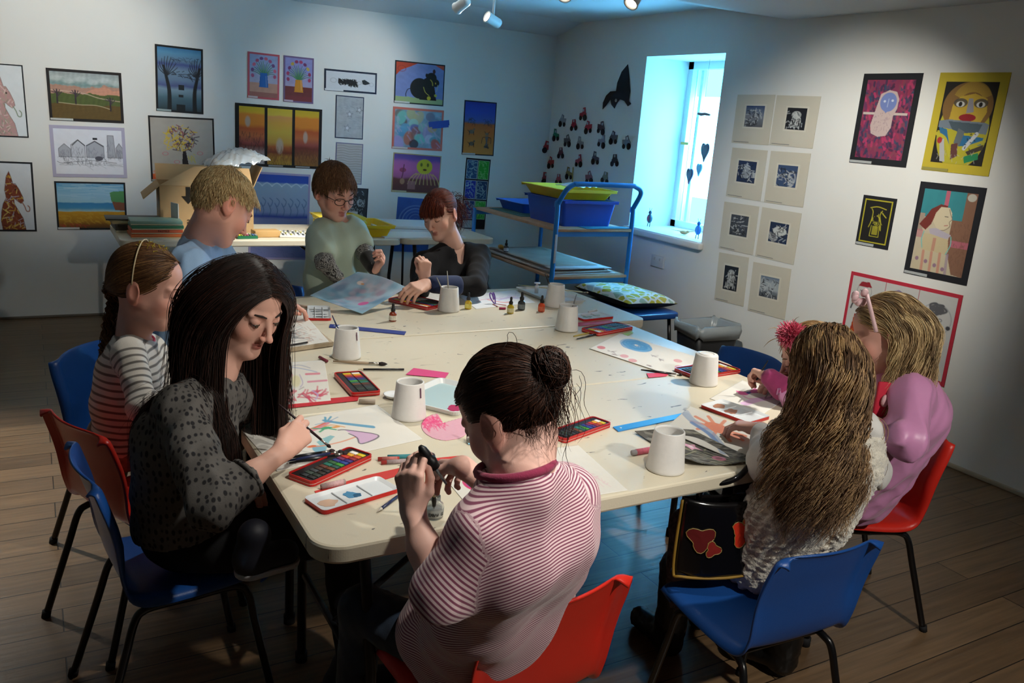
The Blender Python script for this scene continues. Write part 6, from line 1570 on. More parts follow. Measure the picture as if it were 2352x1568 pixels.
def head_sdf(c, R, s, skin, kid=1, res=.0028, mouth_open=0, neck=None, nr=(.050, .056), lips='a85a52', ears=True, nose=1.0):
    S = Sdf(res); sk = np.array(lin(skin)); red = sk * np.array([1.0, .80, .76]); lp = np.array(lin(lips)); LIP[0] = lp
    P = lambda x, y, z: c + R @ (np.array([x, y, z]) * s)
    E = lambda x, y, z, r, k=.012, col=None, sub=False: S.el(P(x, y, z), np.array(r) * s, R, k * s, col, sub)
    cr = 1.04 if kid else 1.0
    E(0, -.012, .028, (.074 * cr, .093, .087), .03, sk); E(0, .030, -.028, (.058, .058, .076), .03, sk); E(0, .038, .042, (.056, .046, .046), .012, sk)
    for q in (-1, 1):
        S.rc(P(q * .046, .004, -.050), P(q * .010, .062, -.096), .024 * s, .017 * s, .03 * s, sk)
        E(q * .037, .056, -.034, (.023, .021, .024) if not kid else (.026, .024, .028), .018, red)
        S.rc(P(q * .046, .070, .016), P(q * .013, .083, .014), .006 * s, .007 * s, .012 * s)
    E(0, .070, -.099 if not kid else -.094, (.017, .014, .013), .016, sk)
    for q in (-1, 1):
        E(q * .030, .094, .001, (.017, .010, .010), .012, None, True)
        E(q * .031, .0745, .000, (.0145, .0135, .0125), .004, sk * np.array([.93, .86, .86]))
    nb = .92 * nose
    S.rc(P(0, .085, .008), P(0, .085 + .020 * nb, -.030), .006 * s, .0075 * s, .010 * s, sk)
    E(0, .087 + .022 * nb, -.036, (.0095, .0095, .008), .006, red)
    for q in (-1, 1):
        E(q * .0105, .080 + .018 * nb, -.0395, (.0075, .009, .0065), .005, red); E(q * .0055, .084 + .021 * nb, -.0455, (.0028, .004, .0028), .003, None, True)
    S.rc(P(0, .092, -.046), P(0, .090, -.056), .004 * s, .005 * s, .008 * s)
    mo = mouth_open
    S.rc(P(-.010, .0805, -.0635), P(.010, .0805, -.0635), .006 * s, .006 * s, .006 * s, lp); E(0, .0865, -.0615, (.011, .006, .005), .005, lp)
    S.rc(P(-.008, .0795, -.0725 - mo), P(.008, .0795, -.0725 - mo), .0065 * s, .0065 * s, .006 * s, lp); E(0, .085, -.0725 - mo, (.010, .0055, .005), .005, lp)
    E(0, .096, -.067 - mo / 2, (.021, .014, .0012 + mo * .5), .0022, None, True)
    if ears:
        for q in (-1, 1):
            Re = R @ np.array(Matrix.Rotation(q * -.35, 3, 'Z')) @ np.array(Matrix.Rotation(.15, 3, 'X'))
            S.el(P(q * .078, -.014, -.010), np.array((.008, .020, .032)) * s, Re, .006 * s, red * np.array([1.0, .92, .9])); S.el(P(q * .0865, -.009, -.006), np.array((.007, .011, .019)) * s, Re, .004 * s, None, True)
            S.el(P(q * .077, -.006, -.036), np.array((.005, .008, .009)) * s, Re, .006 * s, red)
    if neck is not None:
        S.rc(P(0, -.016, -.055), neck, nr[0] * s, nr[1] * s, .03 * s, sk)
    return S


def hand_prims(S, w_, fwd, back, s, skin, curl, side=1, thumb=None, k=.007):
    """w_: wrist; fwd: towards the knuckles; back: back-of-hand normal; side +1 puts the thumb on fwd x back side"""
    f = _n(fwd); b = _n(np.array(back) - f * (f @ back)); x = np.cross(f, b) * side; sk = np.array(lin(skin)); tipc = sk * np.array([1.0, .82, .78])
    L = lambda a, c, e: w_ + (x * a + f * c + b * e) * s
    kn = [(.027, .088), (.0085, .092), (-.0095, .087), (-.026, .078)]; base = [(.014, .012), (.005, .010), (-.004, .010), (-.013, .012)]
    ln = [(.040, .024, .019), (.044, .028, .020), (.041, .026, .019), (.032, .020, .017)]; rr = [.0098, .0098, .0092, .0082]; J = []
    for i in range(4):
        a = L(base[i][0], base[i][1], 0); q = L(kn[i][0], kn[i][1], .002); S.rc(a, q, .0145 * s, .0115 * s, .014 * s, sk)
        ang = 0; p = q; sp = (kn[i][0] * 1.6 if len(curl[i]) < 4 else curl[i][3]); d0 = _n(f + x * sp); r = rr[i] * s; pts = [p]
        for j in range(3):
            ang += math.radians(curl[i][j]); d = d0 * math.cos(ang) - b * math.sin(ang); e = p + d * ln[i][j] * s
            S.rc(p, e, r * (1 - .07 * j), r * (1 - .07 * (j + 1)), .0035 * s, sk if j < 2 else tipc); p = e; pts.append(p)
        J.append(pts)
    th = thumb or (.045, .045, -.012, .052, .075, -.022, .045, .098, -.028)
    a = L(.016, .018, -.006); p1, p2, p3 = L(*th[0:3]), L(*th[3:6]), L(*th[6:9])
    S.rc(a, p1, .015 * s, .0125 * s, .014 * s, sk); S.rc(p1, p2, .0115 * s, .0105 * s, .005 * s, sk); S.rc(p2, p3, .0102 * s, .0085 * s, .004 * s, tipc)
    S.el(L(-.016, .035, -.006), np.array((.013, .013, .013)) * s, None, .016 * s, sk)
    return J, (p1, p2, p3)


def strands(P0, D0, Ln, nseg, coll, g=.25, stiff=1.0, curl=(0, 0, 0), clump=12, rad=.0009, cols=None, seed=0, tgt=None, end=.25, wave=None, spread=.0):
    """P0, D0 (N,3), Ln (N,). coll: [('e',c,R,r3) or ('c',a,b,ra,rb)]; returns vertices, quads, colours"""
    r = np.random.RandomState(seed); N = len(P0); P = P0.copy(); D = D0 / np.linalg.norm(D0, axis=1, keepdims=True); st = (Ln / nseg)[:, None]
    path = [P.copy()]; G = np.array([0, 0, -1.0])
    for i in range(nseg):
        gg = G if tgt is None else tgt(P, i / nseg)
        D = D * stiff + gg * g; D /= np.linalg.norm(D, axis=1, keepdims=True) + 1e-9; Q = P + D * st
        for c in coll:
            if c[0] == 'e':
                q = (Q - c[1]) @ c[2]; n = np.sqrt(((q / c[3]) ** 2).sum(1)); m = n < 1; q[m] /= n[m, None]; Q[m] = c[1] + q[m] @ c[2].T
            else:
                a, b = c[1], c[2]; ab = b - a; h = np.clip(((Q - a) @ ab) / (ab @ ab), 0, 1); v = Q - a - h[:, None] * ab; d = np.linalg.norm(v, axis=1) + 1e-9; R_ = c[3] + (c[4] - c[3]) * h; m = d < R_
                Q[m] += v[m] / d[m, None] * (R_[m] - d[m])[:, None]
        D = Q - P; D /= np.linalg.norm(D, axis=1, keepdims=True) + 1e-9; P = Q; path.append(P.copy())
    path = np.stack(path, 1)  # N, S, 3
    S_ = nseg + 1; t = np.linspace(0, 1, S_)[None, :, None]
    if curl[0]:
        key = np.floor(P0 / curl[2]) if curl[2] else P0; h = np.sin(key @ np.array([12.9, 78.2, 37.7])) * 43758.5; ph = (h - np.floor(h)) * 6.28
        amp = curl[0] * (.35 + np.clip(t, 0, 1)) * (.7 + .6 * np.modf(np.abs(h) * 7)[0][:, None, None]); a = curl[1] * t * 6.28 * (.8 + .4 * np.modf(np.abs(h) * 3)[0][:, None, None]) + ph[:, None, None] + r.randn(N, 1, 1) * .25
        T = np.gradient(path, axis=1); T /= np.linalg.norm(T, axis=2, keepdims=True) + 1e-9; u = np.cross(T, np.array([.3, .9, .1])); u /= np.linalg.norm(u, axis=2, keepdims=True) + 1e-9; v = np.cross(T, u)
        path = path + amp * np.minimum(1, t * 6) * (np.cos(a) * u + np.sin(a) * v)
    path = path + (r.randn(N, 1, 3) * spread) * t
    T = np.gradient(path, axis=1); T /= np.linalg.norm(T, axis=2, keepdims=True) + 1e-9
    rv = r.randn(N, 1, 3); u = np.cross(T, rv); u /= np.linalg.norm(u, axis=2, keepdims=True) + 1e-9; v = np.cross(T, u)
    rr = rad * np.interp(np.linspace(0, 1, S_), [0, .1, .7, 1], [.7, 1, .9, end])[None, :, None]
    V = np.stack([path + rr * (math.cos(a) * u + math.sin(a) * v) for a in (0, 2.094, 4.189)], 2)  # N,S,3,3
    V = V.reshape(-1, 3); b = (np.arange(N)[:, None] * S_ + np.arange(nseg)[None]).ravel() * 3
    Q = np.concatenate([np.stack([b + k, b + (k + 1) % 3, b + 3 + (k + 1) % 3, b + 3 + k], 1) for k in range(3)])
    c = cols if cols is not None else np.tile([.1, .05, .03], (N, 1))
    C = np.repeat(c, S_ * 3, 0)
    return V, Q, C, np.zeros(len(V))


def hair_cols(N, cs, seed=0, jit=.25, P0=None, cell=.02):
    r = np.random.RandomState(seed); pal = np.array([lin(c) for c in cs])
    if P0 is not None:
        h = np.sin(np.floor(P0 / cell) @ np.array([12.9, 78.2, 37.7])) * 43758.5; k = ((h - np.floor(h)) * len(pal)).astype(int) % len(pal); k = np.where(r.rand(N) < .18, r.randint(len(pal), size=N), k)
    else: k = r.randint(len(pal), size=N)
    return pal[k] * (1 + jit * r.randn(N, 1)).clip(.4, 1.8)


FH = (np.array([0, .038, .044]), np.array([.0615, .0515, .0505]))


def scalp(N, c, R, s, keep, seed=0, out=1.0, rr=(.077, .096, .090)):
    """random points on the cranium for which keep(x, y, z) (head units, metres) holds"""
    r = np.random.RandomState(seed); v = r.randn(N * 6, 3); v /= np.linalg.norm(v, axis=1, keepdims=True); q = v * np.array(rr) * out + np.array([0, -.012, .028])
    e2 = (q - FH[0]) / FH[1]; n2 = np.sqrt((e2 ** 2).sum(1)); i_ = n2 < 1; q[i_] = FH[0] + e2[i_] / n2[i_, None] * FH[1]
    m = keep(q[:, 0], q[:, 1], q[:, 2]); q = q[m][:N]; nrm = (q - np.array([0, -.012, .028])) / np.array(rr) ** 2; nrm /= np.linalg.norm(nrm, axis=1, keepdims=True)
    return c + (q * s) @ R.T, nrm @ R.T, q


def cap_mesh(c, R, s, keep, col, res=.004, rr=(.0775, .0965, .0905)):
    S = Sdf(res); S.el(c + R @ (np.array([0, -.012, .028]) * s), np.array(rr) * s, R, .01); S.el(c + R @ (FH[0] * s), FH[1] * s, R, .003)
    V, Q, C, T = S.mesh(base=lin(col)); q = ((V - c) @ R) / s; m = keep(q[:, 0], q[:, 1] + .007, q[:, 2] - .004); Q = Q[m[Q].all(1)]
    return V, Q, C, T


def face_bits(t, c, R, s, brow, lash, open_=0., iris='4a3a2c', w_=1.0, sides=(-1, 1)):
    """brows, lash lines and the sliver of eye that shows"""
    P = lambda x, y, z: tuple(c + R @ (np.array([x, y, z]) * s) - np.array(t.location))
    mb_, ml = mat('brow_' + brow, brow, .7), mat('lash_' + lash, lash, .6)
    for q in sides:
        part('eyebrow', MB().tube([P(q * .049, .0665, .013), P(q * .041, .0785, .0195), P(q * .028, .0885, .0200), P(q * .014, .0915, .0155)], [.0008 * s, .0019 * s * w_, .0026 * s * w_, .0018 * s], 8), mb_, t)
        part('eyelashes', MB().tube([P(q * .0455, .0770, -.0035), P(q * .038, .0860, -.0065), P(q * .031, .0885, -.0075), P(q * .0235, .0860, -.0060), P(q * .0185, .0800, -.0035)], [.0007 * s, .0014 * s, .0015 * s, .0012 * s, .0005 * s], 6), ml, t)
        if open_: part('eye', MB().ell((0, 0, 0), (.0125 * s, .0125 * s, .0095 * s), 16, Matrix.Translation(P(q * .0312, .0752, -.0030)) @ Matrix(R.tolist()).to_4x4()), mat('eye_white', 'c9c0b8', .2), t)
        if open_: part('iris', MB().ell((0, 0, 0), (.0052 * s, .0022 * s, .0052 * s), 12, Matrix.Translation(P(q * .0310, .0872, -.0085)) @ Matrix(R.tolist()).to_4x4()), mat('iris_' + iris, iris, .1), t)


def cloth_mat(name, col, rough=.85, bump=.0006, bs=350, kind=None, c2='000000', freq=100., duty=.5, var=.05, sheen=.2):
    m = mat(name, col, rough, bump=bump, bs=bs, sheen=sheen, var=var, vs=12)
    if not kind: return m
    nt = m.node_tree; N = nt.nodes.new; L = nt.links.new; b = nt.nodes['Principled BSDF']; s_ = b.inputs['Base Color']; src = s_.links[0].from_socket if s_.links else None
    mx = N('ShaderNodeMix'); mx.data_type = 'RGBA'
    if src: L(src, mx.inputs[6])
    else: mx.inputs[6].default_value = lin(col) + (1,)
    mx.inputs[7].default_value = lin(c2) + (1,); L(mx.outputs[2], s_); tc = N('ShaderNodeTexCoord')
    if kind == 'stripe':
        a = N('ShaderNodeAttribute'); a.attribute_name = 'tl'; k = N('ShaderNodeMath'); k.operation = 'MULTIPLY'; k.inputs[1].default_value = freq; L(a.outputs['Fac'], k.inputs[0])
        f = N('ShaderNodeMath'); f.operation = 'FRACT'; L(k.outputs[0], f.inputs[0]); p = N('ShaderNodeMath'); p.operation = 'PINGPONG'; p.inputs[1].default_value = .5; L(f.outputs[0], p.inputs[0])
        r = N('ShaderNodeMapRange'); r.inputs[1].default_value = duty * .5 - .06; r.inputs[2].default_value = duty * .5 + .06; L(p.outputs[0], r.inputs[0]); L(r.outputs[0], mx.inputs[0])
    elif kind == 'leaf':   # rows of small dark dashes
        a = N('ShaderNodeAttribute'); a.attribute_name = 'tl'
        v = N('ShaderNodeTexVoronoi'); v.inputs['Scale'].default_value = freq; v.inputs['Randomness'].default_value = .45
        mp = N('ShaderNodeMapping'); mp.inputs['Scale'].default_value = (1, 1, .55); L(tc.outputs['Object'], mp.inputs[0]); L(mp.outputs[0], v.inputs['Vector'])
        r = N('ShaderNodeMapRange'); r.inputs[1].default_value = duty; r.inputs[2].default_value = duty - .12; L(v.outputs['Distance'], r.inputs[0]); L(r.outputs[0], mx.inputs[0])
    elif kind == 'scribble':
        n = N('ShaderNodeTexNoise'); n.inputs['Scale'].default_value = freq; n.inputs['Detail'].default_value = 1; n.inputs['Distortion'].default_value = 3; L(tc.outputs['Object'], n.inputs['Vector'])
        w_ = N('ShaderNodeMath'); w_.operation = 'MULTIPLY'; w_.inputs[1].default_value = 9; L(n.outputs['Fac'], w_.inputs[0]); f = N('ShaderNodeMath'); f.operation = 'FRACT'; L(w_.outputs[0], f.inputs[0])
        r = N('ShaderNodeMapRange'); r.inputs[1].default_value = duty - .08; r.inputs[2].default_value = duty + .08; L(f.outputs[0], r.inputs[0]); L(r.outputs[0], mx.inputs[0])
    return m


def held(hd, tip, frac=None, L=None):
    """far end of a stick that starts at tip and passes between thumb and index tips"""
    g = (hd['J'][0][0][3] + hd['J'][0][0][2]) * .25 + hd['J'][1][2] * .5; d = g - tip
    return tip + (_n(d) * L if L else d * frac)
# ------------------------------------------------------------------ people
def lerp(a, b, t): return np.array(a) * (1 - t) + np.array(b) * t


def torso(S, J, r, k=.05, ex=0, col=None, top=True, tl=(0, .5), wid=1.0):
    """two blended columns from hips to chest plus shoulder yoke; J: pel, chest, nb, shL, shR"""
    ax = _n(J['shR'] - J['shL']); pel, ch, nb = J['pel'], J['chest'], J['nb']
    for q in (-1, 1):
        a = pel + ax * q * .062 * r / .1 * wid; b = ch + ax * q * .070 * r / .1; m = (a + b) / 2
        S.rc(a, m, r * 1.0 + ex, r * .93 + ex, k, col, t=(tl[0], (tl[0] + tl[1]) / 2)); S.rc(m, b, r * .93 + ex, r * .98 + ex, k, col, t=((tl[0] + tl[1]) / 2, tl[1]))
    if top:
        for n_ in ('shL', 'shR'): S.rc(lerp(nb, J[n_], .25) - np.array([0, 0, .018]), lerp(nb, J[n_], .86) - np.array([0, 0, .012]), r * .56 + ex, r * .50 + ex, .04, col, t=(tl[1], tl[1] + .05))
        S.rc(ch, nb - np.array([0, 0, .04]), r * .9 + ex, r * .55 + ex, .05, col, t=(tl[1], tl[1] + .04))
    return S


def body(t, J, s, skin, r=.09, headS=None, hands=(), arm=(.036, .030, .022), res=.011, legs=True, clipz=None):
    """one continuous surface: torso, limbs, neck, head, forearms and hands"""
    S = Sdf(res); sk = lin(skin); torso(S, J, r, col=sk)
    for a, b, c in (('shL', 'elL', 'wrL'), ('shR', 'elR', 'wrR')):
        S.rc(J[a], J[b], arm[0] * 1.12 * s, arm[1] * s, .03, sk)
        if (c[2] not in [h.get('sd') for h in hands]): S.rc(J[b], J[c], arm[1] * s, arm[2] * s, .02, sk)
    if legs:
        for a, b, c in (('hpL', 'knL', 'anL'), ('hpR', 'knR', 'anR')):
            if a in J: S.rc(J[a], J[b], .062 * s, .046 * s, .04, sk); S.rc(J[b], J[c], .044 * s, .030 * s, .03, sk)
    L = [S.mesh(base=sk)]
    if headS is not None: L.append(headS.mesh(base=sk))
    for h in hands:
        H = Sdf(h.get('res', .0024)); sd = h['sd']; w_ = J['wr' + sd]; e = J['el' + sd]
        H.rc(lerp(w_, e, .98), lerp(w_, e, .45), arm[1] * s * 1.02, arm[1] * .92 * s, .02, sk); H.rc(lerp(w_, e, .45), w_, arm[1] * .92 * s, arm[2] * s, .02, sk)
        H.rc(w_, w_ + _n(h['fwd']) * .02 * s, arm[2] * s * .95, arm[2] * .8 * s, .015, sk)
        h['J'] = hand_prims(H, w_, h['fwd'], h['back'], h.get('s', s), skin, h['curl'], h['side'], h.get('thumb')); L.append(H.mesh(base=sk))
    if any(h.get('nails') for h in hands): pass
    return npart('body', joinm(L), M_SKIN, t)


def sleeve(S, J, sd, ra, rb, rc_, end=1.0, col=None, k=.025, t0=0.):
    """sleeve down the arm; end 0..1 shoulder to elbow, 1..2 elbow to wrist"""
    a, b, c = J['sh' + sd], J['el' + sd], J['wr' + sd]
    L1, L2 = np.linalg.norm(b - a), np.linalg.norm(c - b)
    if end <= 1: S.rc(a, lerp(a, b, end), ra, rb, k, col, t=(t0, t0 + L1 * end)); tip, d, r = lerp(a, b, end), _n(b - a), rb
    else:
        S.rc(a, b, ra, rb, k, col, t=(t0, t0 + L1)); S.rc(b, lerp(b, c, end - 1), rb, rc_, k, col, t=(t0 + L1, t0 + L1 + L2 * (end - 1))); tip, d, r = lerp(b, c, end - 1), _n(c - b), rc_
    S.rc(tip + d * (r * .35 + .002 + r * 2.2), tip + d * (r * .35 + r * 4), r * 2.2, r * 2.2, .003, None, True)
    return tip, d, r


def ring(t, c, ax, rad, m, name='neck_trim', tilt=None, tr=.004, sq=1.0, arc=None, n=30, dip=0):
    a = _n(ax); u = _n(np.cross(a, (0.3, .2, .9) if abs(a[2]) < .9 else (1, 0, 0))); v = np.cross(a, u); c = np.array(c) - np.array(t.location)
    pts = [tuple(c + rad * (math.cos(q) * u + sq * math.sin(q) * v)) for q in np.linspace(0, 2 * PI, n)]
    return part(name, MB().tube(pts, tr, 8, cap=False), m, t)


def shoe(t, toe, heel, m, sole, h=.075, w_=.036, name='shoe'):
    toe, heel = np.array(toe), np.array(heel); S = Sdf(.006); d = toe - heel
    S.rc(heel + (0, 0, w_), toe + (0, 0, w_ * .8), w_, w_ * .9, .02); S.rc(heel + (0, 0, w_), heel + (0, 0, h + .02) + d * .12, w_, w_ * 1.05, .02)
    V, Q, C, T = S.mesh(base=(0, 0, 0)); V[:, 2] = np.maximum(V[:, 2], min(toe[2], heel[2]) + .004)
    o = npart(name, (V, Q, C, T), m, t)
    if sole:
        S = Sdf(.006); S.rc(heel + (0, 0, .012), toe + (0, 0, .012), w_ * 1.02, w_ * .95, .01); V, Q, C, T = S.mesh(base=(0, 0, 0)); V[:, 2] = np.clip(V[:, 2], min(toe[2], heel[2]), min(toe[2], heel[2]) + .014)
        npart('sole', (V, Q, C, T), sole, t)
    return o


def colliders(c, R, s, J, r, sh=.055):
    return [('e', c + R @ np.array([0, -.012, .028]) * s, R, np.array([.079, .098, .092]) * s), ('e', c + R @ FH[0] * s, R, FH[1] * s * 1.03), ('e', c + R @ np.array([0, .03, -.03]) * s, R, np.array([.062, .060, .075]) * s),
            ('c', c - np.array([0, 0, .05]) * s, J['nb'], .058 * s, .06 * s), ('c', J['nb'] - (0, 0, .03), J['shL'] - (0, 0, .01), sh, sh), ('c', J['nb'] - (0, 0, .03), J['shR'] - (0, 0, .01), sh, sh),
            ('c', J['chest'], J['pel'], r * 1.55, r * 1.5), ('c', J['shL'], J['elL'], sh, sh * .8), ('c', J['shR'], J['elR'], sh, sh * .8)]


def hairpart(t, L, name='hair'):
    return npart(name, joinm(L), M_HAIR, t)


def flow(c, R, s, fn):
    """hair guide field given in head units: fn(q, f) -> head-space direction (or None for gravity)"""
    def tg(P, f):
        q = ((P - c) @ R) / s; d = fn(q, f); return d @ R.T
    return tg


# ================= woman with long dark hair
def woman():
    c = at_d(563, 697, 2.07); s = 1.01; R = frame(look(c, 40, 22), .09); sk = 'd8a896'
    J = dict(nb=at_d(487, 866, 2.10), shR=at_d(415, 938, 1.95), shL=at_d(560, 915, 2.28), chest=at_d(430, 1010, 2.08), pel=np.array([.31, 2.12, .53]))
    J['elR'] = at_d(486, 1160, 1.84); J['wrR'] = at_d(650, 1036, 1.965); J['elL'] = np.array([.44, 2.30, .74]); J['wrL'] = np.array([.38, 2.10, .66])
    J['hpR'] = J['pel'] + (.05, -.09, -.02); J['hpL'] = J['pel'] + (.05, .10, -.02); J['knR'] = np.array([.66, 1.93, .53]); J['knL'] = np.array([.62, 2.24, .50]); J['anR'] = np.array([.70, 1.96, .10]); J['anL'] = np.array([.40, 2.02, .47])
    t = thing('person', 'seated young woman with long dark hair and grey patterned blouse holding a thin brush', 'person', (.28, 2.05, 0))
    tip = at_z(760, 1028, .775); top = reach(723, 935, tip, .165, False); top = at_d(723, 935, 2.10); pinch = lerp(tip, top, .50)
    fw = _n(pinch + np.array([-.01, 0, .02]) - J['wrR'])
    hd = [dict(sd='R', fwd=fw + np.array([0, 0, .12]), back=np.array([-.15, -.80, .45]), curl=[(18, 34, 22), (26, 42, 26), (44, 52, 30), (52, 52, 30)], side=-1, res=.0021, s=.90, thumb=(.036, .055, -.012, .034, .092, -.022, .022, .124, -.028)),
          dict(sd='L', fwd=(.3, -.2, -.1), back=(.2, 0, 1), curl=[(30, 30, 20)] * 4, side=1, res=.004, s=.98)]
    H = head_sdf(c, R, s, sk, kid=0, res=.0022, neck=lerp(J['nb'], c, .08), nr=(.052, .056), lips='9c4a44', nose=1.15)
    body(t, J, 1.0, sk, .085, H, hd)
    face_bits(t, c, R, s, '241814', '1c1210', 1, w_=1.1)
    S = Sdf(.0062); torso(S, J, .088, ex=.014); S.rc(J['pel'] + (-.01, -.03, .03), J['pel'] + (-.01, -.03, .07), .135, .130, .04)
    for sd in 'RL': S.rc(J['sh' + sd], J['el' + sd], .060, .056, .03); tp = lerp(J['el' + sd], J['wr' + sd], .40); S.rc(J['el' + sd], tp, .054, .049, .02); d = _n(J['wr' + sd] - J['el' + sd]); S.rc(tp + d * .125, tp + d * .2, .105, .105, .003, None, True)
    S.el(J['nb'] + (.02, 0, .035), (.062, .062, .055), None, .01, None, True)
    zc = float(J['pel'][2]) - .01
    D = S.mesh(noise=fold(.006, 11, 3, 3, (.3, 0, .9)), clip=lambda X: zc - X[:, 2] + .25 * (X[:, 0] - .2))
    npart('blouse', D, cloth_mat('blouse_print', '5c5956', kind='leaf', c2='1c1b1f', freq=78, duty=.42, bs=500, sheen=0), t)
    tp = lerp(J['elR'], J['wrR'], .40); ring(t, tp + _n(J['wrR'] - J['elR']) * .018, J['wrR'] - J['elR'], .046, cloth_mat('blouse_print', ''), 'cuff', tr=.006)
    S = Sdf(.008); S.rc(J['pel'], J['pel'] + (.02, 0, 0), .135, .13, .03)
    for a in 'RL': S.rc(J['hp' + a], J['kn' + a], .085, .066, .04); S.rc(J['kn' + a], J['an' + a], .062, .042, .03)
    npart('trousers', S.mesh(noise=fold(.003, 9, 4, 8)), cloth_mat('black_denim', '0a0a0d', .9, sheen=0), t)
    shoe(t, at_d(655, 1268, 1.97) - (0, 0, .03), at_d(575, 1290, 1.92) - (0, 0, .03), mat('shoe_navy', '12141f', .6), mat('sole_pale', 'a5a5a8', .6))
    shoe(t, np.array([.84, 1.94, .0]), np.array([.66, 1.96, .0]), mat('shoe_navy', '12141f', .6), mat('sole_pale', 'a5a5a8', .6))
    # hair
    fl = lambda x, y, z: ((z > .035) & ((y < .045) | (z > .068))) | ((z <= .035) & (y < .02))
    N = 7000; P0, Nm, q = scalp(N, c, R, s, fl, 1); Px, Nx, qx = scalp(3500, c, R, s, lambda x, y, z: fl(x, y, z) & (y > .01) & (z > .05), 2); P0, Nm, q = (np.concatenate(_) for _ in ((P0, Px), (Nm, Nx), (q, qx))); col = hair_cols(len(P0), ['1b100c', '261510', '120b09', '321b12', '2a1712'], 1, .25)
    part_x = .012
    def g0(q_, f):
        sx = np.sign(q_[:, 0] - part_x); d = np.zeros_like(q_); d[:, 0] = sx * np.clip(q_[:, 2] / .07, 0, 1); d[:, 1] = -.12; d[:, 2] = -1.1; w0 = np.clip((.0 - q_[:, 2]) / .05, 0, 1)[:, None]
        return d * (1 - w0) + w0 * (np.array([0, 0, -1.0]) @ R)
    D0 = np.stack([np.sign(q[:, 0] - part_x) * 1.0, -.05 + 0 * q[:, 0], .2 + 0 * q[:, 0]], 1) @ R.T
    Ln = (.45 + .08 * np.random.RandomState(2).rand(len(P0))) * np.where(q[:, 1] > .0, 1.0, .95)
    co = colliders(c, R, s, J, .080, .056)
    L = [cap_mesh(c, R, s, fl, '1a100c'), strands(P0, D0, Ln, 26, co, .55, .75, (.0035, 1.1, .022), rad=.00095, cols=col, seed=3, tgt=flow(c, R, s, g0), spread=.004)]
    m = np.arange(len(P0)) % 14 == 0
    L.append(strands(P0[m] + Nm[m] * .004, D0[m], Ln[m] * 1.03, 26, co, .5, .78, (.009, 1.0, .03), rad=.0007, cols=col[m] * 1.3, seed=5, tgt=flow(c, R, s, g0), spread=.012))
    hairpart(t, L)
    top = held(hd[0], tip, L=.17)
    stick('paint_brush', top, tip, .0034, mat('brush_dark', '2a1c20', .35), 'thin dark brush held in the long-haired woman’s right hand', 'brush', '1c1418', .012, .02)
    return t


woman()


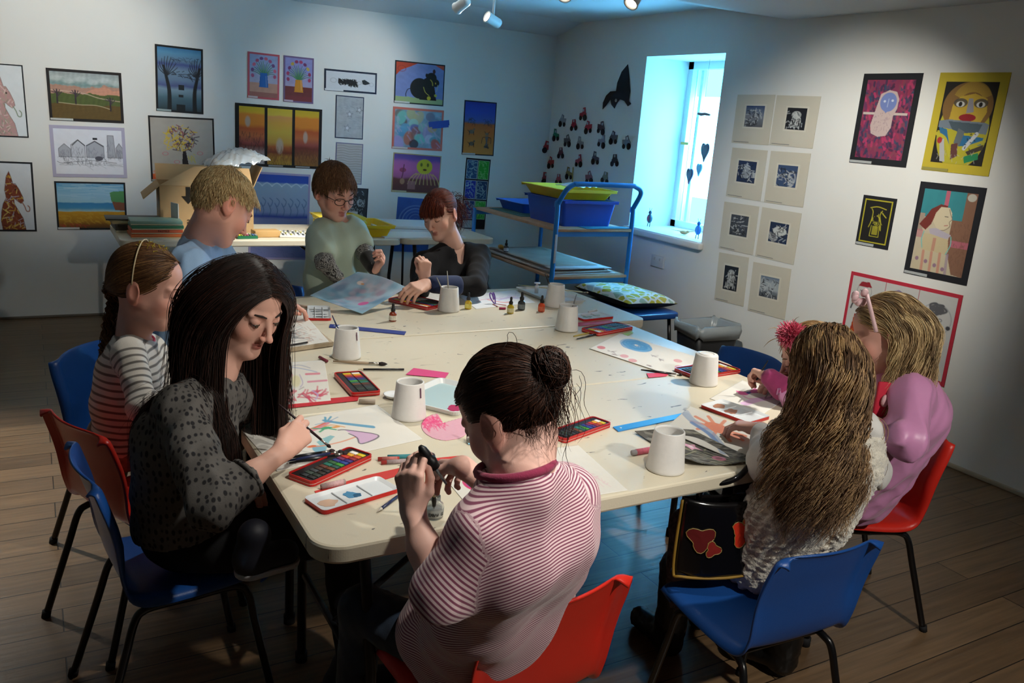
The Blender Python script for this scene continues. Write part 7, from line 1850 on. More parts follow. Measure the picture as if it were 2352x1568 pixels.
# ================= girl with the braid
def braid_girl():
    c = at_d(338, 655, 2.58); s = 1.10; R = frame(look(c, 74, 14)); sk = 'd6a392'
    J = dict(nb=at_d(304, 782, 2.62), shR=at_d(296, 812, 2.52), shL=at_d(345, 800, 2.76), chest=at_d(302, 850, 2.64), pel=np.array([.22, 2.82, .53]))
    J['elR'] = at_d(330, 935, 2.44); J['wrR'] = at_d(430, 925, 2.46); J['elL'] = at_d(400, 880, 2.80); J['wrL'] = at_d(470, 880, 2.75)
    J['hpR'] = J['pel'] + (.04, -.06, 0); J['hpL'] = J['pel'] + (.06, .05, 0); J['knR'] = J['pel'] + (.30, -.10, -.02); J['knL'] = J['pel'] + (.32, .04, -.02); J['anR'] = J['knR'] + (.02, 0, -.40); J['anL'] = J['knL'] + (.02, 0, -.40)
    t = thing('person', 'girl with a braid, plastic hairband and grey striped white top, seated at left', 'person', (.25, 2.80, 0))
    hd = [dict(sd=k, fwd=(.9, -.1, -.1), back=(0, 0, 1), curl=[(30, 30, 20)] * 4, side=q, res=.004, s=.8) for k, q in (('R', -1), ('L', 1))]
    H = head_sdf(c, R, s, sk, 1, .0026, neck=lerp(J['nb'], c, .06), nr=(.044, .048), nose=.95, lips='b5685e')
    body(t, J, .85, sk, .075, H, hd)
    face_bits(t, c, R, s, '7a5640', '3a2420', w_=.7)
    S = Sdf(.0055); torso(S, J, .078, ex=.014, tl=(0, .42)); 
    for sd in 'RL': sleeve(S, J, sd, .046, .042, .034, 1.85, t0=10)
    S.el(J['nb'] + (.01, -.0, .03), (.056, .060, .045), None, .01, None, True)
    V, Q, C, T = S.mesh(noise=fold(.004, 9, 4, 4, (0, 0, 1))); T = np.where(T > 9, T, V[:, 2] * .97 + .1 * V[:, 0])
    npart('top', (V, Q, C, T), cloth_mat('striped_jersey', 'd9d4cb', kind='stripe', c2='6e6a66', freq=42, duty=.66), t)
    ring(t, J['nb'] + (.012, -.0, .016), (.3, -.1, 1), .054, mat('coral_trim', 'd8506c', .8), tr=.0045)
    S = Sdf(.007); S.rc(J['pel'] - (0, 0, .01), J['pel'] + (.01, 0, .04), .125, .105, .04)
    for a in 'RL': S.rc(J['hp' + a], J['kn' + a], .07, .066, .04)
    npart('skirt', S.mesh(noise=fold(.005, 10, 4, 5)), mat('brown_pattern', '8a6e5c', .9, var=.35, vs=40), t)
    S = Sdf(.008)
    for a in 'RL': S.rc(J['kn' + a], J['an' + a], .045, .032, .02)
    npart('leggings', S.mesh(), mat('grey_legging', '3a3838', .9), t)
    for a in 'RL': shoe(t, J['an' + a] * (1, 1, 0) + (.13, 0, 0), J['an' + a] * (1, 1, 0), mat('shoe_navy', '12141f', .6), None)
    kp = lambda x, y, z: ((z > .052) & (y < .068)) | ((y < .045) & (z > .02)) | ((z > -.035) & (y < -.02) & (np.abs(x) > .03)) | ((y < -.055) & (z > -.04)) | ((y < -.0) & (z > .0) & (np.abs(x) > .02))
    N = 3800; P0, Nm, q = scalp(N, c, R, s, kp, 4); col = hair_cols(len(P0), ['5a3c22', '6b4a2a', '4a2e1a', '7c5a34', '3e2716'], 4, .2)
    B0 = c + R @ (np.array([0, -.105, -.045]) * s)
    to = lambda P, f: (B0 - P) / (np.linalg.norm(B0 - P, axis=1, keepdims=True) + 1e-6)
    D0 = to(P0, 0); Ln = np.linalg.norm(B0 - P0, axis=1) * 1.18
    co = colliders(c, R, s, J, .08, .05)[:3]
    L = [cap_mesh(c, R, s, kp, '4a3020'), strands(P0, D0, Ln, 14, co, .6, .6, (.0012, 1.2, .02), rad=.0011, cols=col, seed=4, tgt=to)]
    hairpart(t, L)
    # braid: three twisted lobes down the back
    bp = spl([B0 + R @ np.array([0, .012, .02]), at_d(262, 690, 2.62), at_d(253, 740, 2.62), at_d(245, 790, 2.58), at_d(243, 822, 2.55)], 40)
    rs = np.random.RandomState(9); F_ = []
    for k in range(3):
        for j in range(90):
            ph = k * 2.094; off = rs.randn(2) * .0065
            pts = []
            for i in range(40):
                a = i / 40 * 6.28 * 3.2 + ph; w_ = .013 * (1 - .35 * i / 40); T = bp[min(i + 1, 39)] - bp[max(i - 1, 0)]; T = _n(T); u = _n(np.cross(T, (0.97, -.2, 0))); v = np.cross(T, u)
                pts.append(bp[i] + u * (w_ * math.sin(a) + off[0]) + v * (w_ * .55 * math.sin(2 * a) + off[1]))
            F_.append(pts)
    path = np.array(F_); cN = len(path); T = np.gradient(path, axis=1); T /= np.linalg.norm(T, axis=2, keepdims=True); u = np.cross(T, rs.randn(cN, 1, 3)); u /= np.linalg.norm(u, axis=2, keepdims=True); v = np.cross(T, u)
    V = np.stack([path + .0012 * (math.cos(a) * u + math.sin(a) * v) for a in (0, 2.094, 4.189)], 2).reshape(-1, 3); b = (np.arange(cN)[:, None] * 40 + np.arange(39)[None]).ravel() * 3
    Q = np.concatenate([np.stack([b + k, b + (k + 1) % 3, b + 3 + (k + 1) % 3, b + 3 + k], 1) for k in range(3)]); hairpart(t, [(V, Q, np.repeat(hair_cols(cN, ['5a3c22', '6b4a2a', '4a2e1a', '7c5a34'], 5), 120, 0), np.zeros(len(V)))], 'braid')
    E0 = at_d(243, 822, 2.55); n = 160; P = E0 + rs.randn(n, 3) * .005; hairpart(t, [strands(P, np.tile([0, .0, -1.], (n, 1)), .075 + .03 * rs.rand(n), 8, [], .3, 1, (.003, 1, .01), rad=.0012, cols=hair_cols(n, ['7a4a2c', '8a5a34', '6a3e24'], 5), seed=7, spread=.008)], 'braid_end')
    ring(t, at_d(244, 812, 2.56), (0, 0, 1), .010, mat('hair_tie', 'b9b4b0', .7), 'hair_tie', tr=.003)
    pts = [tuple(c + R @ (np.array([.0815 * math.sin(a), -.022 - .012 * math.cos(a), .028 + .096 * math.cos(a)]) * s) - np.array(t.location)) for a in np.linspace(-1.75, 1.75, 26)]
    part('hairband', MB().tube(pts, .0022, 8), mat('clear_band', 'c8b894', .3), t)
    n = 260; P0_, _, q_ = scalp(n, c, R, s * 1.012, lambda x, y, z: (z > .09) & (np.abs(x) < .04) & (y < .03) & (y > -.04), 12); D_ = np.random.RandomState(3).randn(len(P0_), 3)
    hairpart(t, [strands(P0_, D_, np.full(len(P0_), .014), 4, [], .1, 1, rad=.0011, cols=hair_cols(len(P0_), ['c8b030', 'b8a028'], 3), seed=8)], 'hair_bobble')


braid_girl()


def short_hair(t, c, R, s, kp, cols, N, ln, sweep, coll, seed=1, rad=.001, capc=None, curl=(.0015, 1, .02), lift=.35, g=.3):
    P0, Nm, q = scalp(N, c, R, s, kp, seed); D0 = Nm * lift + (np.array(sweep(q)) @ R.T); L_ = ln(q) * (.8 + .4 * np.random.RandomState(seed).rand(len(q)))
    return [cap_mesh(c, R, s, kp, capc or cols[0]), strands(P0, D0, L_, 8, coll, g, .9, curl, rad=rad, cols=hair_cols(len(P0), cols, seed, .15), seed=seed)]


# ================= blond boy
def blond_boy():
    c = at_d(512, 470, 3.08); s = 1.16; R = frame(look(c, 112, 36), .12); sk = 'dba492'
    J = dict(nb=at_d(452, 560, 3.16), shR=at_d(432, 606, 3.00), shL=at_d(500, 585, 3.34), chest=at_d(455, 650, 3.18), pel=at_d(432, 830, 3.20))
    J['elR'] = at_d(500, 735, 2.98); J['wrR'] = at_d(590, 740, 3.05); J['elL'] = at_d(560, 690, 3.4); J['wrL'] = at_d(640, 700, 3.35)
    for q, a in ((-1, 'R'), (1, 'L')):
        J['hp' + a] = J['pel'] + (.0, .07 * q, -.02); J['kn' + a] = J['hp' + a] * (1, 1, 0) + (.02, 0, .36); J['an' + a] = J['hp' + a] * (1, 1, 0) + (0, 0, .07)
    t = thing('person', 'standing blond boy in a light blue T-shirt, head bent over the table', 'person', (float(J['pel'][0]), float(J['pel'][1]), 0))
    hd = [dict(sd=k, fwd=(.9, -.1, -.1), back=(0, 0, 1), curl=[(30, 30, 20)] * 4, side=q, res=.0045, s=.8) for k, q in (('R', -1), ('L', 1))]
    H = head_sdf(c, R, s, sk, 1, .0032, neck=lerp(J['nb'], c, .05), nr=(.046, .054))
    body(t, J, .9, sk, .085, H, hd); face_bits(t, c, R, s, 'a07c54', '5a3c30', w_=.7)
    S = Sdf(.007); torso(S, J, .092, ex=.018, tl=(0, .5))
    for sd in 'RL': S.rc(J['sh' + sd], lerp(J['sh' + sd], J['el' + sd], .75), .062, .068, .03); d = _n(J['el' + sd] - J['sh' + sd]); e = lerp(J['sh' + sd], J['el' + sd], .75); S.rc(e + d * .115, e + d * .2, .078, .078, .004, None, True)
    S.el(J['nb'] + (.02, 0, .045), (.062, .065, .05), None, .01, None, True)
    npart('t_shirt', S.mesh(noise=fold(.010, 8, 1.5, 6, (0, 0, 1))), cloth_mat('pale_blue_cotton', '8fb0d4', var=.03), t)
    S = Sdf(.01); S.rc(J['pel'], J['pel'] + (0, 0, .02), .12, .12, .03)
    for a in 'RL': S.rc(J['hp' + a], J['kn' + a], .075, .058, .03); S.rc(J['kn' + a], J['an' + a], .056, .045, .02)
    npart('trousers', S.mesh(), cloth_mat('dark_blue_denim', '1c2436', .9), t)
    for a in 'RL': shoe(t, J['an' + a] * (1, 1, 0) + (.14, -.02, 0), J['an' + a] * (1, 1, 0) - (.03, 0, 0), mat('shoe_black', '141416', .6), None)
    kp = lambda x, y, z: ((z > .055) & (y < .080)) | ((y < .055) & (z > .022)) | ((y < -.01) & (z > -.015) & (np.abs(x) > .03)) | ((y < -.045) & (z > -.052))
    def sw(q): r = np.arctan2(q[:, 0], q[:, 1] + .02); return np.stack([.55 * np.sin(r + .7) + .2, .9 * np.clip((q[:, 1] + .03) * 14, -1, 1), -.35 - 0 * r], 1)
    hairpart(t, short_hair(t, c, R, s, kp, ['d4bc8c', 'c4a878', 'e0cc9c', 'b4966c', 'c8ae80'], 7500, lambda q: .020 + .014 * (q[:, 2] > .06), sw, [], 3, .00088, 'bca074', lift=.5))


blond_boy()


# ================= boy with glasses
def glasses_boy():
    c = at_d(768, 436, 4.02); s = 1.12; R = frame(look(c, 36, 20), -.04); sk = 'dfab9a'
    J = dict(nb=at_d(770, 508, 4.12), shR=at_d(733, 535, 4.02), shL=at_d(815, 524, 4.16), chest=at_d(775, 570, 4.12), pel=at_d(775, 690, 4.22))
    J['elR'] = at_d(746, 602, 3.92); J['wrR'] = at_d(776, 640, 3.99); J['elL'] = at_d(838, 580, 4.10); J['wrL'] = at_d(861, 618, 3.98)
    for q, a in ((-1, 'R'), (1, 'L')):
        J['hp' + a] = J['pel'] + (.065 * q, 0, -.02); J['kn' + a] = J['hp' + a] * (1, 1, 0) + (0, 0, .36); J['an' + a] = J['hp' + a] * (1, 1, 0) + (0, 0, .07)
    t = thing('person', 'standing boy in glasses and a pale green smock, holding one corner of the blue painting', 'person', (float(J['pel'][0]), float(J['pel'][1]), 0))
    hd = [dict(sd='R', fwd=_n(at_d(796, 658, 3.98) - J['wrR']), back=(0, -.5, .8), curl=[(20, 40, 20)] * 4, side=-1, res=.0036, s=.82), dict(sd='L', fwd=at_d(872, 606, 3.96) - J['wrL'] + np.array([0, 0, .005]), back=np.array([.9, -.2, -.1]), curl=[(50, 70, 40)] * 4, side=1, res=.0030, s=.82, thumb=(.040, .035, -.004, .062, .048, -.004, .082, .058, 0))]
    H = head_sdf(c, R, s, sk, 1, .0034, mouth_open=.005, neck=lerp(J['nb'], c, .06), nr=(.046, .052), lips='b0605a', nose=1.0)
    body(t, J, .9, sk, .082, H, hd); face_bits(t, c, R, s, '5a3a28', '3a2420', w_=.8)
    P = lambda x, y, z: tuple(c + R @ (np.array([x, y, z]) * s) - np.array(t.location))
    fr_ = mat('glasses_frame', '1a1614', .3); mb = MB()
    for q in (-1, 1): mb = MB(); mb.tube([P(q * (.033 + .0235 * math.cos(a)), .1005 - .012 * abs(math.cos(a) * .5 + .3), -.008 + .0155 * math.sin(a)) for a in np.linspace(0, 2 * PI, 26)], .0017 * s, 6); g_ = part('glasses_rim', mb, fr_, t)
    part('glasses_bridge', MB().tube([P(-.0105, .099, -.004), P(0, .104, -.001), P(.0105, .099, -.004)], .0017 * s, 6), fr_, t)
    for q in (-1, 1): part('glasses_temple', MB().tube([P(q * .057, .090, -.002), P(q * .076, .055, .001), P(q * .081, -.01, .004)], .0015 * s, 6), fr_, t)
    S = Sdf(.0075); torso(S, J, .092, ex=.018, tl=(0, .5), wid=1.2); S.rc(J['pel'] - (0, 0, .05), J['chest'], .155, .11, .05)
    for sd in 'RL': S.rc(J['sh' + sd], lerp(J['sh' + sd], J['el' + sd], .62), .060, .068, .03); d = _n(J['el' + sd] - J['sh' + sd]); e = lerp(J['sh' + sd], J['el' + sd], .62); S.rc(e + d * .115, e + d * .2, .078, .078, .004, None, True)
    S.el(J['nb'] + (0.01, -.02, .035), (.062, .062, .045), None, .008, None, True)
    npart('smock', S.mesh(noise=fold(.010, 7, 1.2, 9, (0, 0, 1))), cloth_mat('mint_cotton', 'b4c6b4', var=.03), t)
    S = Sdf(.006)
    for sd in 'RL': sleeve(S, J, sd, .040, .042, .034, 1.9)
    npart('sleeves', S.mesh(noise=fold(.004, 16, 10, 2, (0, 1, 0))), cloth_mat('scribble_knit', '9a9a98', kind='scribble', c2='18181c', freq=16, duty=.5), t)
    S = Sdf(.006); S.rc(lerp(J['elL'], J['wrL'], .35), lerp(J['elL'], J['wrL'], .9), .041, .036, .01); npart('cuff', S.mesh(), cloth_mat('black_cuff', '141418'), t)
    ring(t, J['nb'] + (.01, -.01, .010), (.1, -.35, 1), .054, cloth_mat('dark_green_neck', '24382c'), tr=.006)
    S = Sdf(.012); S.rc(J['pel'], J['pel'] + (0, 0, .02), .11, .11, .03)
    for a in 'RL': S.rc(J['hp' + a], J['kn' + a], .07, .055, .03); S.rc(J['kn' + a], J['an' + a], .053, .045, .02)
    npart('trousers', S.mesh(), cloth_mat('dark_blue_denim', '1c2436', .9), t)
    for a in 'RL': shoe(t, J['an' + a] * (1, 1, 0) + (.03, -.14, 0), J['an' + a] * (1, 1, 0), mat('shoe_black', '141416', .6), None)
    kp = lambda x, y, z: ((z > .048) & (y < .085)) | ((y < .045) & (z > .012)) | ((y < -.01) & (z > -.02) & (np.abs(x) > .03)) | ((y < -.05) & (z > -.055))
    def sw(q): return np.stack([q[:, 0] * 3 + .25, np.where(q[:, 2] > .05, .9, .25), -.45 - .4 * (q[:, 2] < .06)], 1)
    hairpart(t, short_hair(t, c, R, s, kp, ['6a4a32', '7c583c', '553a28', '8c6848', '705038'], 6000, lambda q: .034 + .004 * (q[:, 1] > .03), sw, colliders(c, R, s, J, .09)[:3], 5, .0012, '5c4030', lift=.75))


glasses_boy()


# ================= red-haired woman
def red_woman():
    c = at_d(1010, 490, 4.24); s = 1.03; R = frame(look(c, -30, 20), -.12); sk = 'e0b09c'
    J = dict(nb=at_d(1040, 570, 4.34), shR=at_d(972, 606, 4.22), shL=at_d(1102, 588, 4.36), chest=at_d(1045, 640, 4.34), pel=np.array([2.02, 4.02, .55]))
    J['elR'] = at_d(962, 668, 4.10); J['wrR'] = at_d(976, 640, 3.97); J['elL'] = at_d(1092, 658, 4.06); J['wrL'] = at_d(982, 652, 3.90)
    for q, a in ((-1, 'R'), (1, 'L')):
        J['hp' + a] = J['pel'] + (.09 * q, 0, -.02); J['kn' + a] = J['hp' + a] + (-.08, -.36, 0); J['an' + a] = J['kn' + a] * (1, 1, 0) + (0, 0, .09)
    t = thing('person', 'seated red-haired woman in black reaching out to the blue painting', 'person', (2.0, 4.0, 0))
    hd = [dict(sd='R', fwd=np.array([-.1, -.1, 1.]), back=np.array([.1, -1., .2]), curl=[(70, 85, 50)] * 4, side=-1, res=.0032, s=.92, thumb=(.030, .040, -.02, .020, .062, -.034, .0, .07, -.036)),
          dict(sd='L', fwd=at_d(940, 668, 3.80) - J['wrL'], back=np.array([.1, -.5, .85]), curl=[(28, 38, 20), (34, 40, 20), (40, 44, 20), (46, 44, 20)], side=1, res=.0028, s=1.02, thumb=(.034, .05, -.018, .036, .08, -.03, .030, .108, -.036))]
    H = head_sdf(c, R, s, sk, 0, .0032, mouth_open=.0015, neck=lerp(J['nb'], c, .04), nr=(.050, .060), lips='a85c50', nose=1.1)
    body(t, J, 1.0, sk, .095, H, hd); face_bits(t, c, R, s, '7a4a34', '3c2620', w_=.7)
    S = Sdf(.0075); torso(S, J, .098, ex=.016)
    for sd in 'RL':
        S.rc(J['sh' + sd], J['el' + sd], .062, .052, .03); e = lerp(J['el' + sd], J['wr' + sd], .88 if sd == 'L' else .6); S.rc(J['el' + sd], e, .050, .040, .02); d = _n(J['wr' + sd] - J['el' + sd]); S.rc(e + d * .10, e + d * .2, .09, .09, .003, None, True)
    fwd = -_n(np.cross(J['shR'] - J['shL'], (0, 0, 1))); fwd = fwd if fwd @ (CAM - J['nb']) > 0 else -fwd
    S.rc(J['nb'] + (0, 0, .06), J['nb'] + fwd * .085 - (0, 0, .055), .066, .022, .012, None, True)
    npart('cardigan', S.mesh(noise=fold(.005, 8, 3, 12, (.4, 0, .8))), cloth_mat('black_knit', '0a0a0f', .95, bump=.0006, bs=200, sheen=0), t)
    S = Sdf(.005); S.rc(lerp(J['elL'], J['wrL'], .42), lerp(J['elL'], J['wrL'], .86), .0485, .0425, .01); npart('cuff', S.mesh(), cloth_mat('navy_cuff', '1c2c54', .9), t)
    S = Sdf(.012); S.rc(J['pel'], J['pel'] + (0, 0, .02), .14, .14, .03)
    for a in 'RL': S.rc(J['hp' + a], J['kn' + a], .085, .062, .03); S.rc(J['kn' + a], J['an' + a], .06, .045, .02)
    npart('trousers', S.mesh(), cloth_mat('black_denim', '0a0a0d', .9, sheen=0), t)
    for a in 'RL': shoe(t, J['an' + a] * (1, 1, 0) + (-.03, -.17, 0), J['an' + a] * (1, 1, 0), mat('shoe_black', '141416', .6), None)
    kp = lambda x, y, z: ((z > .046) & (y < .088)) | ((y < .038) & (z > .012)) | ((y < -.012) & (z > -.035) & (np.abs(x) > .03)) | ((y < -.05) & (z > -.05))
    B0 = c + R @ (np.array([0, -.115, -.01]) * s); co = colliders(c, R, s, J, .1)[:3]; cols = ['5c2418', '6e2e1c', '4a1c14', '7c3a24', '562014']
    P0, Nm, q = scalp(3600, c, R, s, kp, 6); fr_ = (q[:, 1] > .035) & (q[:, 2] > .04)
    L = [cap_mesh(c, R, s, kp, '4e2016')]
    Pb = P0[~fr_]; to = lambda P, f: (B0 - P) / (np.linalg.norm(B0 - P, axis=1, keepdims=True) + 1e-6)
    L.append(strands(Pb, to(Pb, 0) + Nm[~fr_] * .5, np.linalg.norm(B0 - Pb, axis=1) * 1.2, 12, co, .5, .7, (.002, 1.3, .02), rad=.0013, cols=hair_cols(len(Pb), cols, 6, .2), seed=6, tgt=to))
    Pf = np.repeat(P0[fr_], 3, 0) + np.random.RandomState(3).randn(3 * fr_.sum(), 3) * .003; qf = np.repeat(q[fr_], 3, 0)
    D0 = np.stack([qf[:, 0] * 4, .9 + 0 * qf[:, 0], -.3 + 0 * qf[:, 0]], 1) @ R.T
    L.append(strands(Pf, D0, (.030 + .55 * np.clip(qf[:, 2] - .028, 0, .09)), 9, co, .7, .8, (.0012, 1, .015), rad=.0013, cols=hair_cols(len(Pf), cols, 7, .2), seed=7))
    n = 420; rs = np.random.RandomState(8); Pt = B0 + rs.randn(n, 3) * .02; L.append(strands(Pt, (Pt - B0) * 30 + rs.randn(n, 3) * .6 + np.array([.6, .1, .0]), .06 + .07 * rs.rand(n), 9, co, .35, .9, (.008, 1.6, .012), rad=.0011, cols=hair_cols(n, cols, 8, .3), seed=9))
    hairpart(t, L)
    P = lambda x, y, z: tuple(c + R @ (np.array([x, y, z]) * s) - np.array(t.location))
    part('earring', MB().tube([P(-.083, -.004, -.045), P(-.084, -.004, -.058)], .0012, 6).ell(P(-.084, -.004, -.066), (.006, .006, .010), 10), mat('earring_black', '1c1418', .3), t)
    part('earring', MB().tube([P(.083, -.004, -.045), P(.084, -.004, -.058)], .0012, 6).ell(P(.084, -.004, -.066), (.006, .006, .010), 10), mat('earring_black', '1c1418', .3), t)


red_woman()
make_chair('blue plastic stacking chair under the red-haired woman', PLB, (2.08, 4.12, 0), math.radians(168))


# ================= girl with the bun
def bun_girl():
    c = at_d(1172, 945, 1.49); s = 1.0; R = frame(look(c, -128, 34), .10); sk = 'e4b5a6'
    J = dict(nb=at_d(1200, 1085, 1.455), shL=at_d(1100, 1222, 1.41), shR=at_d(1298, 1138, 1.55), chest=at_d(1205, 1250, 1.51), pel=np.array([.82, 1.45, .44]))
    J['elL'] = at_d(1008, 1368, 1.42); J['wrL'] = at_d(948, 1172, 1.47); J['elR'] = at_d(1215, 1180, 1.66); J['wrR'] = at_d(1062, 1072, 1.655)
    J['hpL'] = J['pel'] + (-.07, .02, 0); J['hpR'] = J['pel'] + (.07, .02, 0); J['knL'] = np.array([.62, 1.66, .46]); J['knR'] = np.array([.86, 1.68, .46]); J['anL'] = np.array([.60, 1.68, .08]); J['anR'] = np.array([.86, 1.70, .08])
    t = thing('person', 'girl in a pink striped T-shirt with a brown hair bun, dipping a brush', 'person', (.74, 1.25, 0))
    tip = JAR + (.0, .0, .018); top = at_d(991, 1022, np.dot(JAR - CAM, FW) - .02); grip = lerp(tip, top, .58)
    hd = [dict(sd='R', fwd=_n(grip - J['wrR'] + np.array([0, 0, .010])), back=np.array([.25, -.35, .9]), curl=[(32, 46, 30), (40, 52, 30), (58, 64, 34), (66, 66, 34)], side=-1, res=.0020, s=.80, thumb=(.036, .045, -.018, .040, .072, -.030, .026, .098, -.034)),
          dict(sd='L', fwd=np.array([-.10, .10, 1.0]), back=np.array([-.80, -.62, .1]), curl=[(38, 48, 30), (42, 46, 28), (46, 46, 26), (50, 44, 26)], side=1, res=.0020, s=.76, thumb=(.040, .045, -.012, .042, .076, -.020, .034, .100, -.028))]
    H = head_sdf(c, R, s, sk, 1, .0024, neck=lerp(J['nb'], c, .02), nr=(.050, .058))
    body(t, J, .85, sk, .078, H, hd, arm=(.036, .034, .0235)); face_bits(t, c, R, s, '4a3024', '3a2420', w_=.7)
    S = Sdf(.0050); torso(S, J, .086, ex=.016, tl=(0, .0), wid=1.15); S.rc(J['pel'] - (0, 0, .0), lerp(J['pel'], J['chest'], .5), .142, .122, .05, t=(0, .0)); S.rc(J['pel'] + (-.12, .03, .05), J['pel'] + (-.06, .0, .16), .070, .07, .05, t=(0, .0))
    e = lerp(J['shL'], J['elL'], .92); d = _n(J['elL'] - J['shL']); S.rc(J['shL'], e, .050, .062, .03, t=(10, 10)); S.rc(e + d * .135, e + d * .3, .112, .112, .003, None, True)
    e = lerp(J['shR'], J['elR'], .92); d = _n(J['elR'] - J['shR']); S.rc(J['shR'], e, .058, .062, .03, t=(20, 20)); S.rc(e + d * .13, e + d * .3, .11, .11, .003, None, True)
    S.el(J['nb'] + (-.008, .012, .030), (.072, .068, .040), None, .008, None, True)
    V, Q, C, T = S.mesh(noise=fold(.009, 6, 1.6, 15, (.3, .1, 1))); dL = _n(J['elL'] - J['shL']); dR = _n(J['elR'] - J['shR'])
    T = np.where((T > 9) & (T < 11), V @ (dL + np.array([0, 0, .35])), np.where(T > 11, V @ dR, V[:, 2] - .30 * V[:, 0] + .12 * V[:, 1] + .012 * np.sin(V[:, 0] * 14 + V[:, 2] * 9)))
    npart('t_shirt', (V, Q, C, T), cloth_mat('pink_stripe_cotton', 'e6c9cc', kind='stripe', c2='84405c', freq=165, duty=.54, bump=.0002), t)
    ring(t, J['nb'] + (-.010, .010, .008), (-.12, .22, 1), .066, cloth_mat('maroon_rib', '8c2448', .9), 'neck_trim', tr=.0085)
    S = Sdf(.007); S.rc(J['pel'], J['pel'] + (0, .02, 0), .12, .12, .03)
    for a in 'RL': S.rc(J['hp' + a], J['kn' + a], .072, .058, .03); S.rc(J['kn' + a], J['an' + a], .055, .042, .02)
    npart('jeans', S.mesh(noise=fold(.003, 20, 8, 3)), cloth_mat('jean_blue', '1c2c40', .9, bump=.0008, bs=600), t)
    for a in 'RL': shoe(t, J['an' + a] * (1, 1, 0) + (0, .13, 0), J['an' + a] * (1, 1, 0), mat('shoe_black', '141416', .6), None)
    kp = lambda x, y, z: ((z > .050) & (y < .072)) | ((y < .045) & (z > .012)) | ((y < -.012) & (z > -.030) & (np.abs(x) > .025)) | ((y < -.04) & (z > -.062))
    B0 = at_d(1262, 848, 1.43); co = colliders(c, R, s, J, .1)[:3]; cols = ['23120c', '301a10', '1a0e0a', '48291a', '2a160e', '3c2014']
    B1 = lerp(B0, c, .28)
    P0, Nm, q = scalp(7000, c, R, s, kp, 11); to = lambda P, f: (B1 - P) / (np.linalg.norm(B1 - P, axis=1, keepdims=True) + 1e-6)
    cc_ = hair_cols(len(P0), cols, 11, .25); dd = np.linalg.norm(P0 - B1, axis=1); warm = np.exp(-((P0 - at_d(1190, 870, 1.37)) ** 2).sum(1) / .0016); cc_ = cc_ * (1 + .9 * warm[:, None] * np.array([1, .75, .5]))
    L = [cap_mesh(c, R, s, kp, '22130d', .003), strands(P0, to(P0, 0) + Nm * .35, dd * 1.10, 16, co, .6, .65, (.0018, 1.1, .018), rad=.00085, cols=cc_, seed=11, tgt=to, spread=.001)]
    # bun: coiled loops
    rs = np.random.RandomState(12); n = 1500; path = np.zeros((n, 26, 3)); ax = _n(B0 - c)
    for k in range(n):
        v1 = _n(rs.randn(3)); v2 = _n(np.cross(ax + .7 * rs.randn(3), v1)); a0 = rs.rand() * 6.28; r_ = .033 * (.72 + .34 * rs.rand() ** .5); sp_ = 2.2 + 1.5 * rs.rand(); a = a0 + np.linspace(0, sp_, 26)
        path[k] = B0 + r_ * (np.cos(a)[:, None] * v1 * np.array([1, 1, 1.15]) + np.sin(a)[:, None] * v2 * np.array([1, 1, 1.15])) + rs.randn(3) * .0012
    def tubes(path, rad, cols):
        n, m = path.shape[:2]; T = np.gradient(path, axis=1); T /= np.linalg.norm(T, axis=2, keepdims=True) + 1e-9; u = np.cross(T, rs.randn(n, 1, 3)); u /= np.linalg.norm(u, axis=2, keepdims=True) + 1e-9; v = np.cross(T, u)
        V = np.stack([path + rad * (math.cos(a) * u + math.sin(a) * v) for a in (0, 2.094, 4.189)], 2).reshape(-1, 3); b = (np.arange(n)[:, None] * m + np.arange(m - 1)[None]).ravel() * 3
        return V, np.concatenate([np.stack([b + k, b + (k + 1) % 3, b + 3 + (k + 1) % 3, b + 3 + k], 1) for k in range(3)]), np.repeat(cols, m * 3, 0), np.zeros(len(V))
    S = Sdf(.004); S.el(B0, (.028, .028, .033), None, .01); S.rc(B0, B1, .026, .03, .01); hairpart(t, L)
    hairpart(t, [S.mesh(base=lin('20110c')), tubes(path, .0009, hair_cols(n, cols, 13, .3))], 'hair_bun')
    n = 130; Pt = B0 - ax * .01 + rs.randn(n, 3) * np.array([.022, .022, .02]); hairpart(t, [strands(Pt, rs.randn(n, 3) * .6 + np.array([.15, -.1, -.5]), .05 + .10 * rs.rand(n), 12, co, .4, .9, (.006, 1.2, .014), rad=.0006, cols=hair_cols(n, cols, 14, .3), seed=15)], 'loose_hair')
    n = 160; P2, N2, q2 = scalp(n, c, R, s, lambda x, y, z: (y < .03) & (z < -.0) & (z > -.065) & (y < -.01), 17); hairpart(t, [strands(P2, N2 * .3 + np.random.RandomState(5).randn(len(P2), 3) * .25 + np.array([0, 0, -.8]), .02 + .035 * rs.rand(len(P2)), 8, co, .3, .95, (.004, 1, .01), rad=.0005, cols=hair_cols(len(P2), cols, 18, .3), seed=19)], 'nape_hair')
    top = held(hd[0], tip, L=.155)
    stick('paint_brush', top, tip, .0038, mat('brush_amber', 'b8923c', .35), 'amber and black handled brush the bun girl dips into the clear jar', 'brush', '15120f', .075, .0)
    m = hd[1]['J'][1][2]; i_ = hd[1]['J'][0][0][3]; g_ = m * .5 + i_ * .5 + np.array([-.008, -.006, .012])
    b = thing('dropper_cap', 'black rubber dropper cap pinched in the bun girl’s left hand', 'dropper', tuple(g_)); Rm_ = Matrix.Rotation(-.6, 4, 'Y')
    part('cap_bulb', MB().lathe([(0, -.026), (.011, -.026), (.0115, -.008), (.0085, -.004), (.009, .004), (.008, .018), (.004, .026), (0, .027)], 18, Rm_, cap=False), M_BK, b)
    part('pipette', MB().lathe([(0, -.07), (.0025, -.07), (.003, -.026), (0, -.026)], 12, Rm_, cap=False), mat('pipette_grey', '9aa0a4', .1, trans=.5), b)


bun_girl()


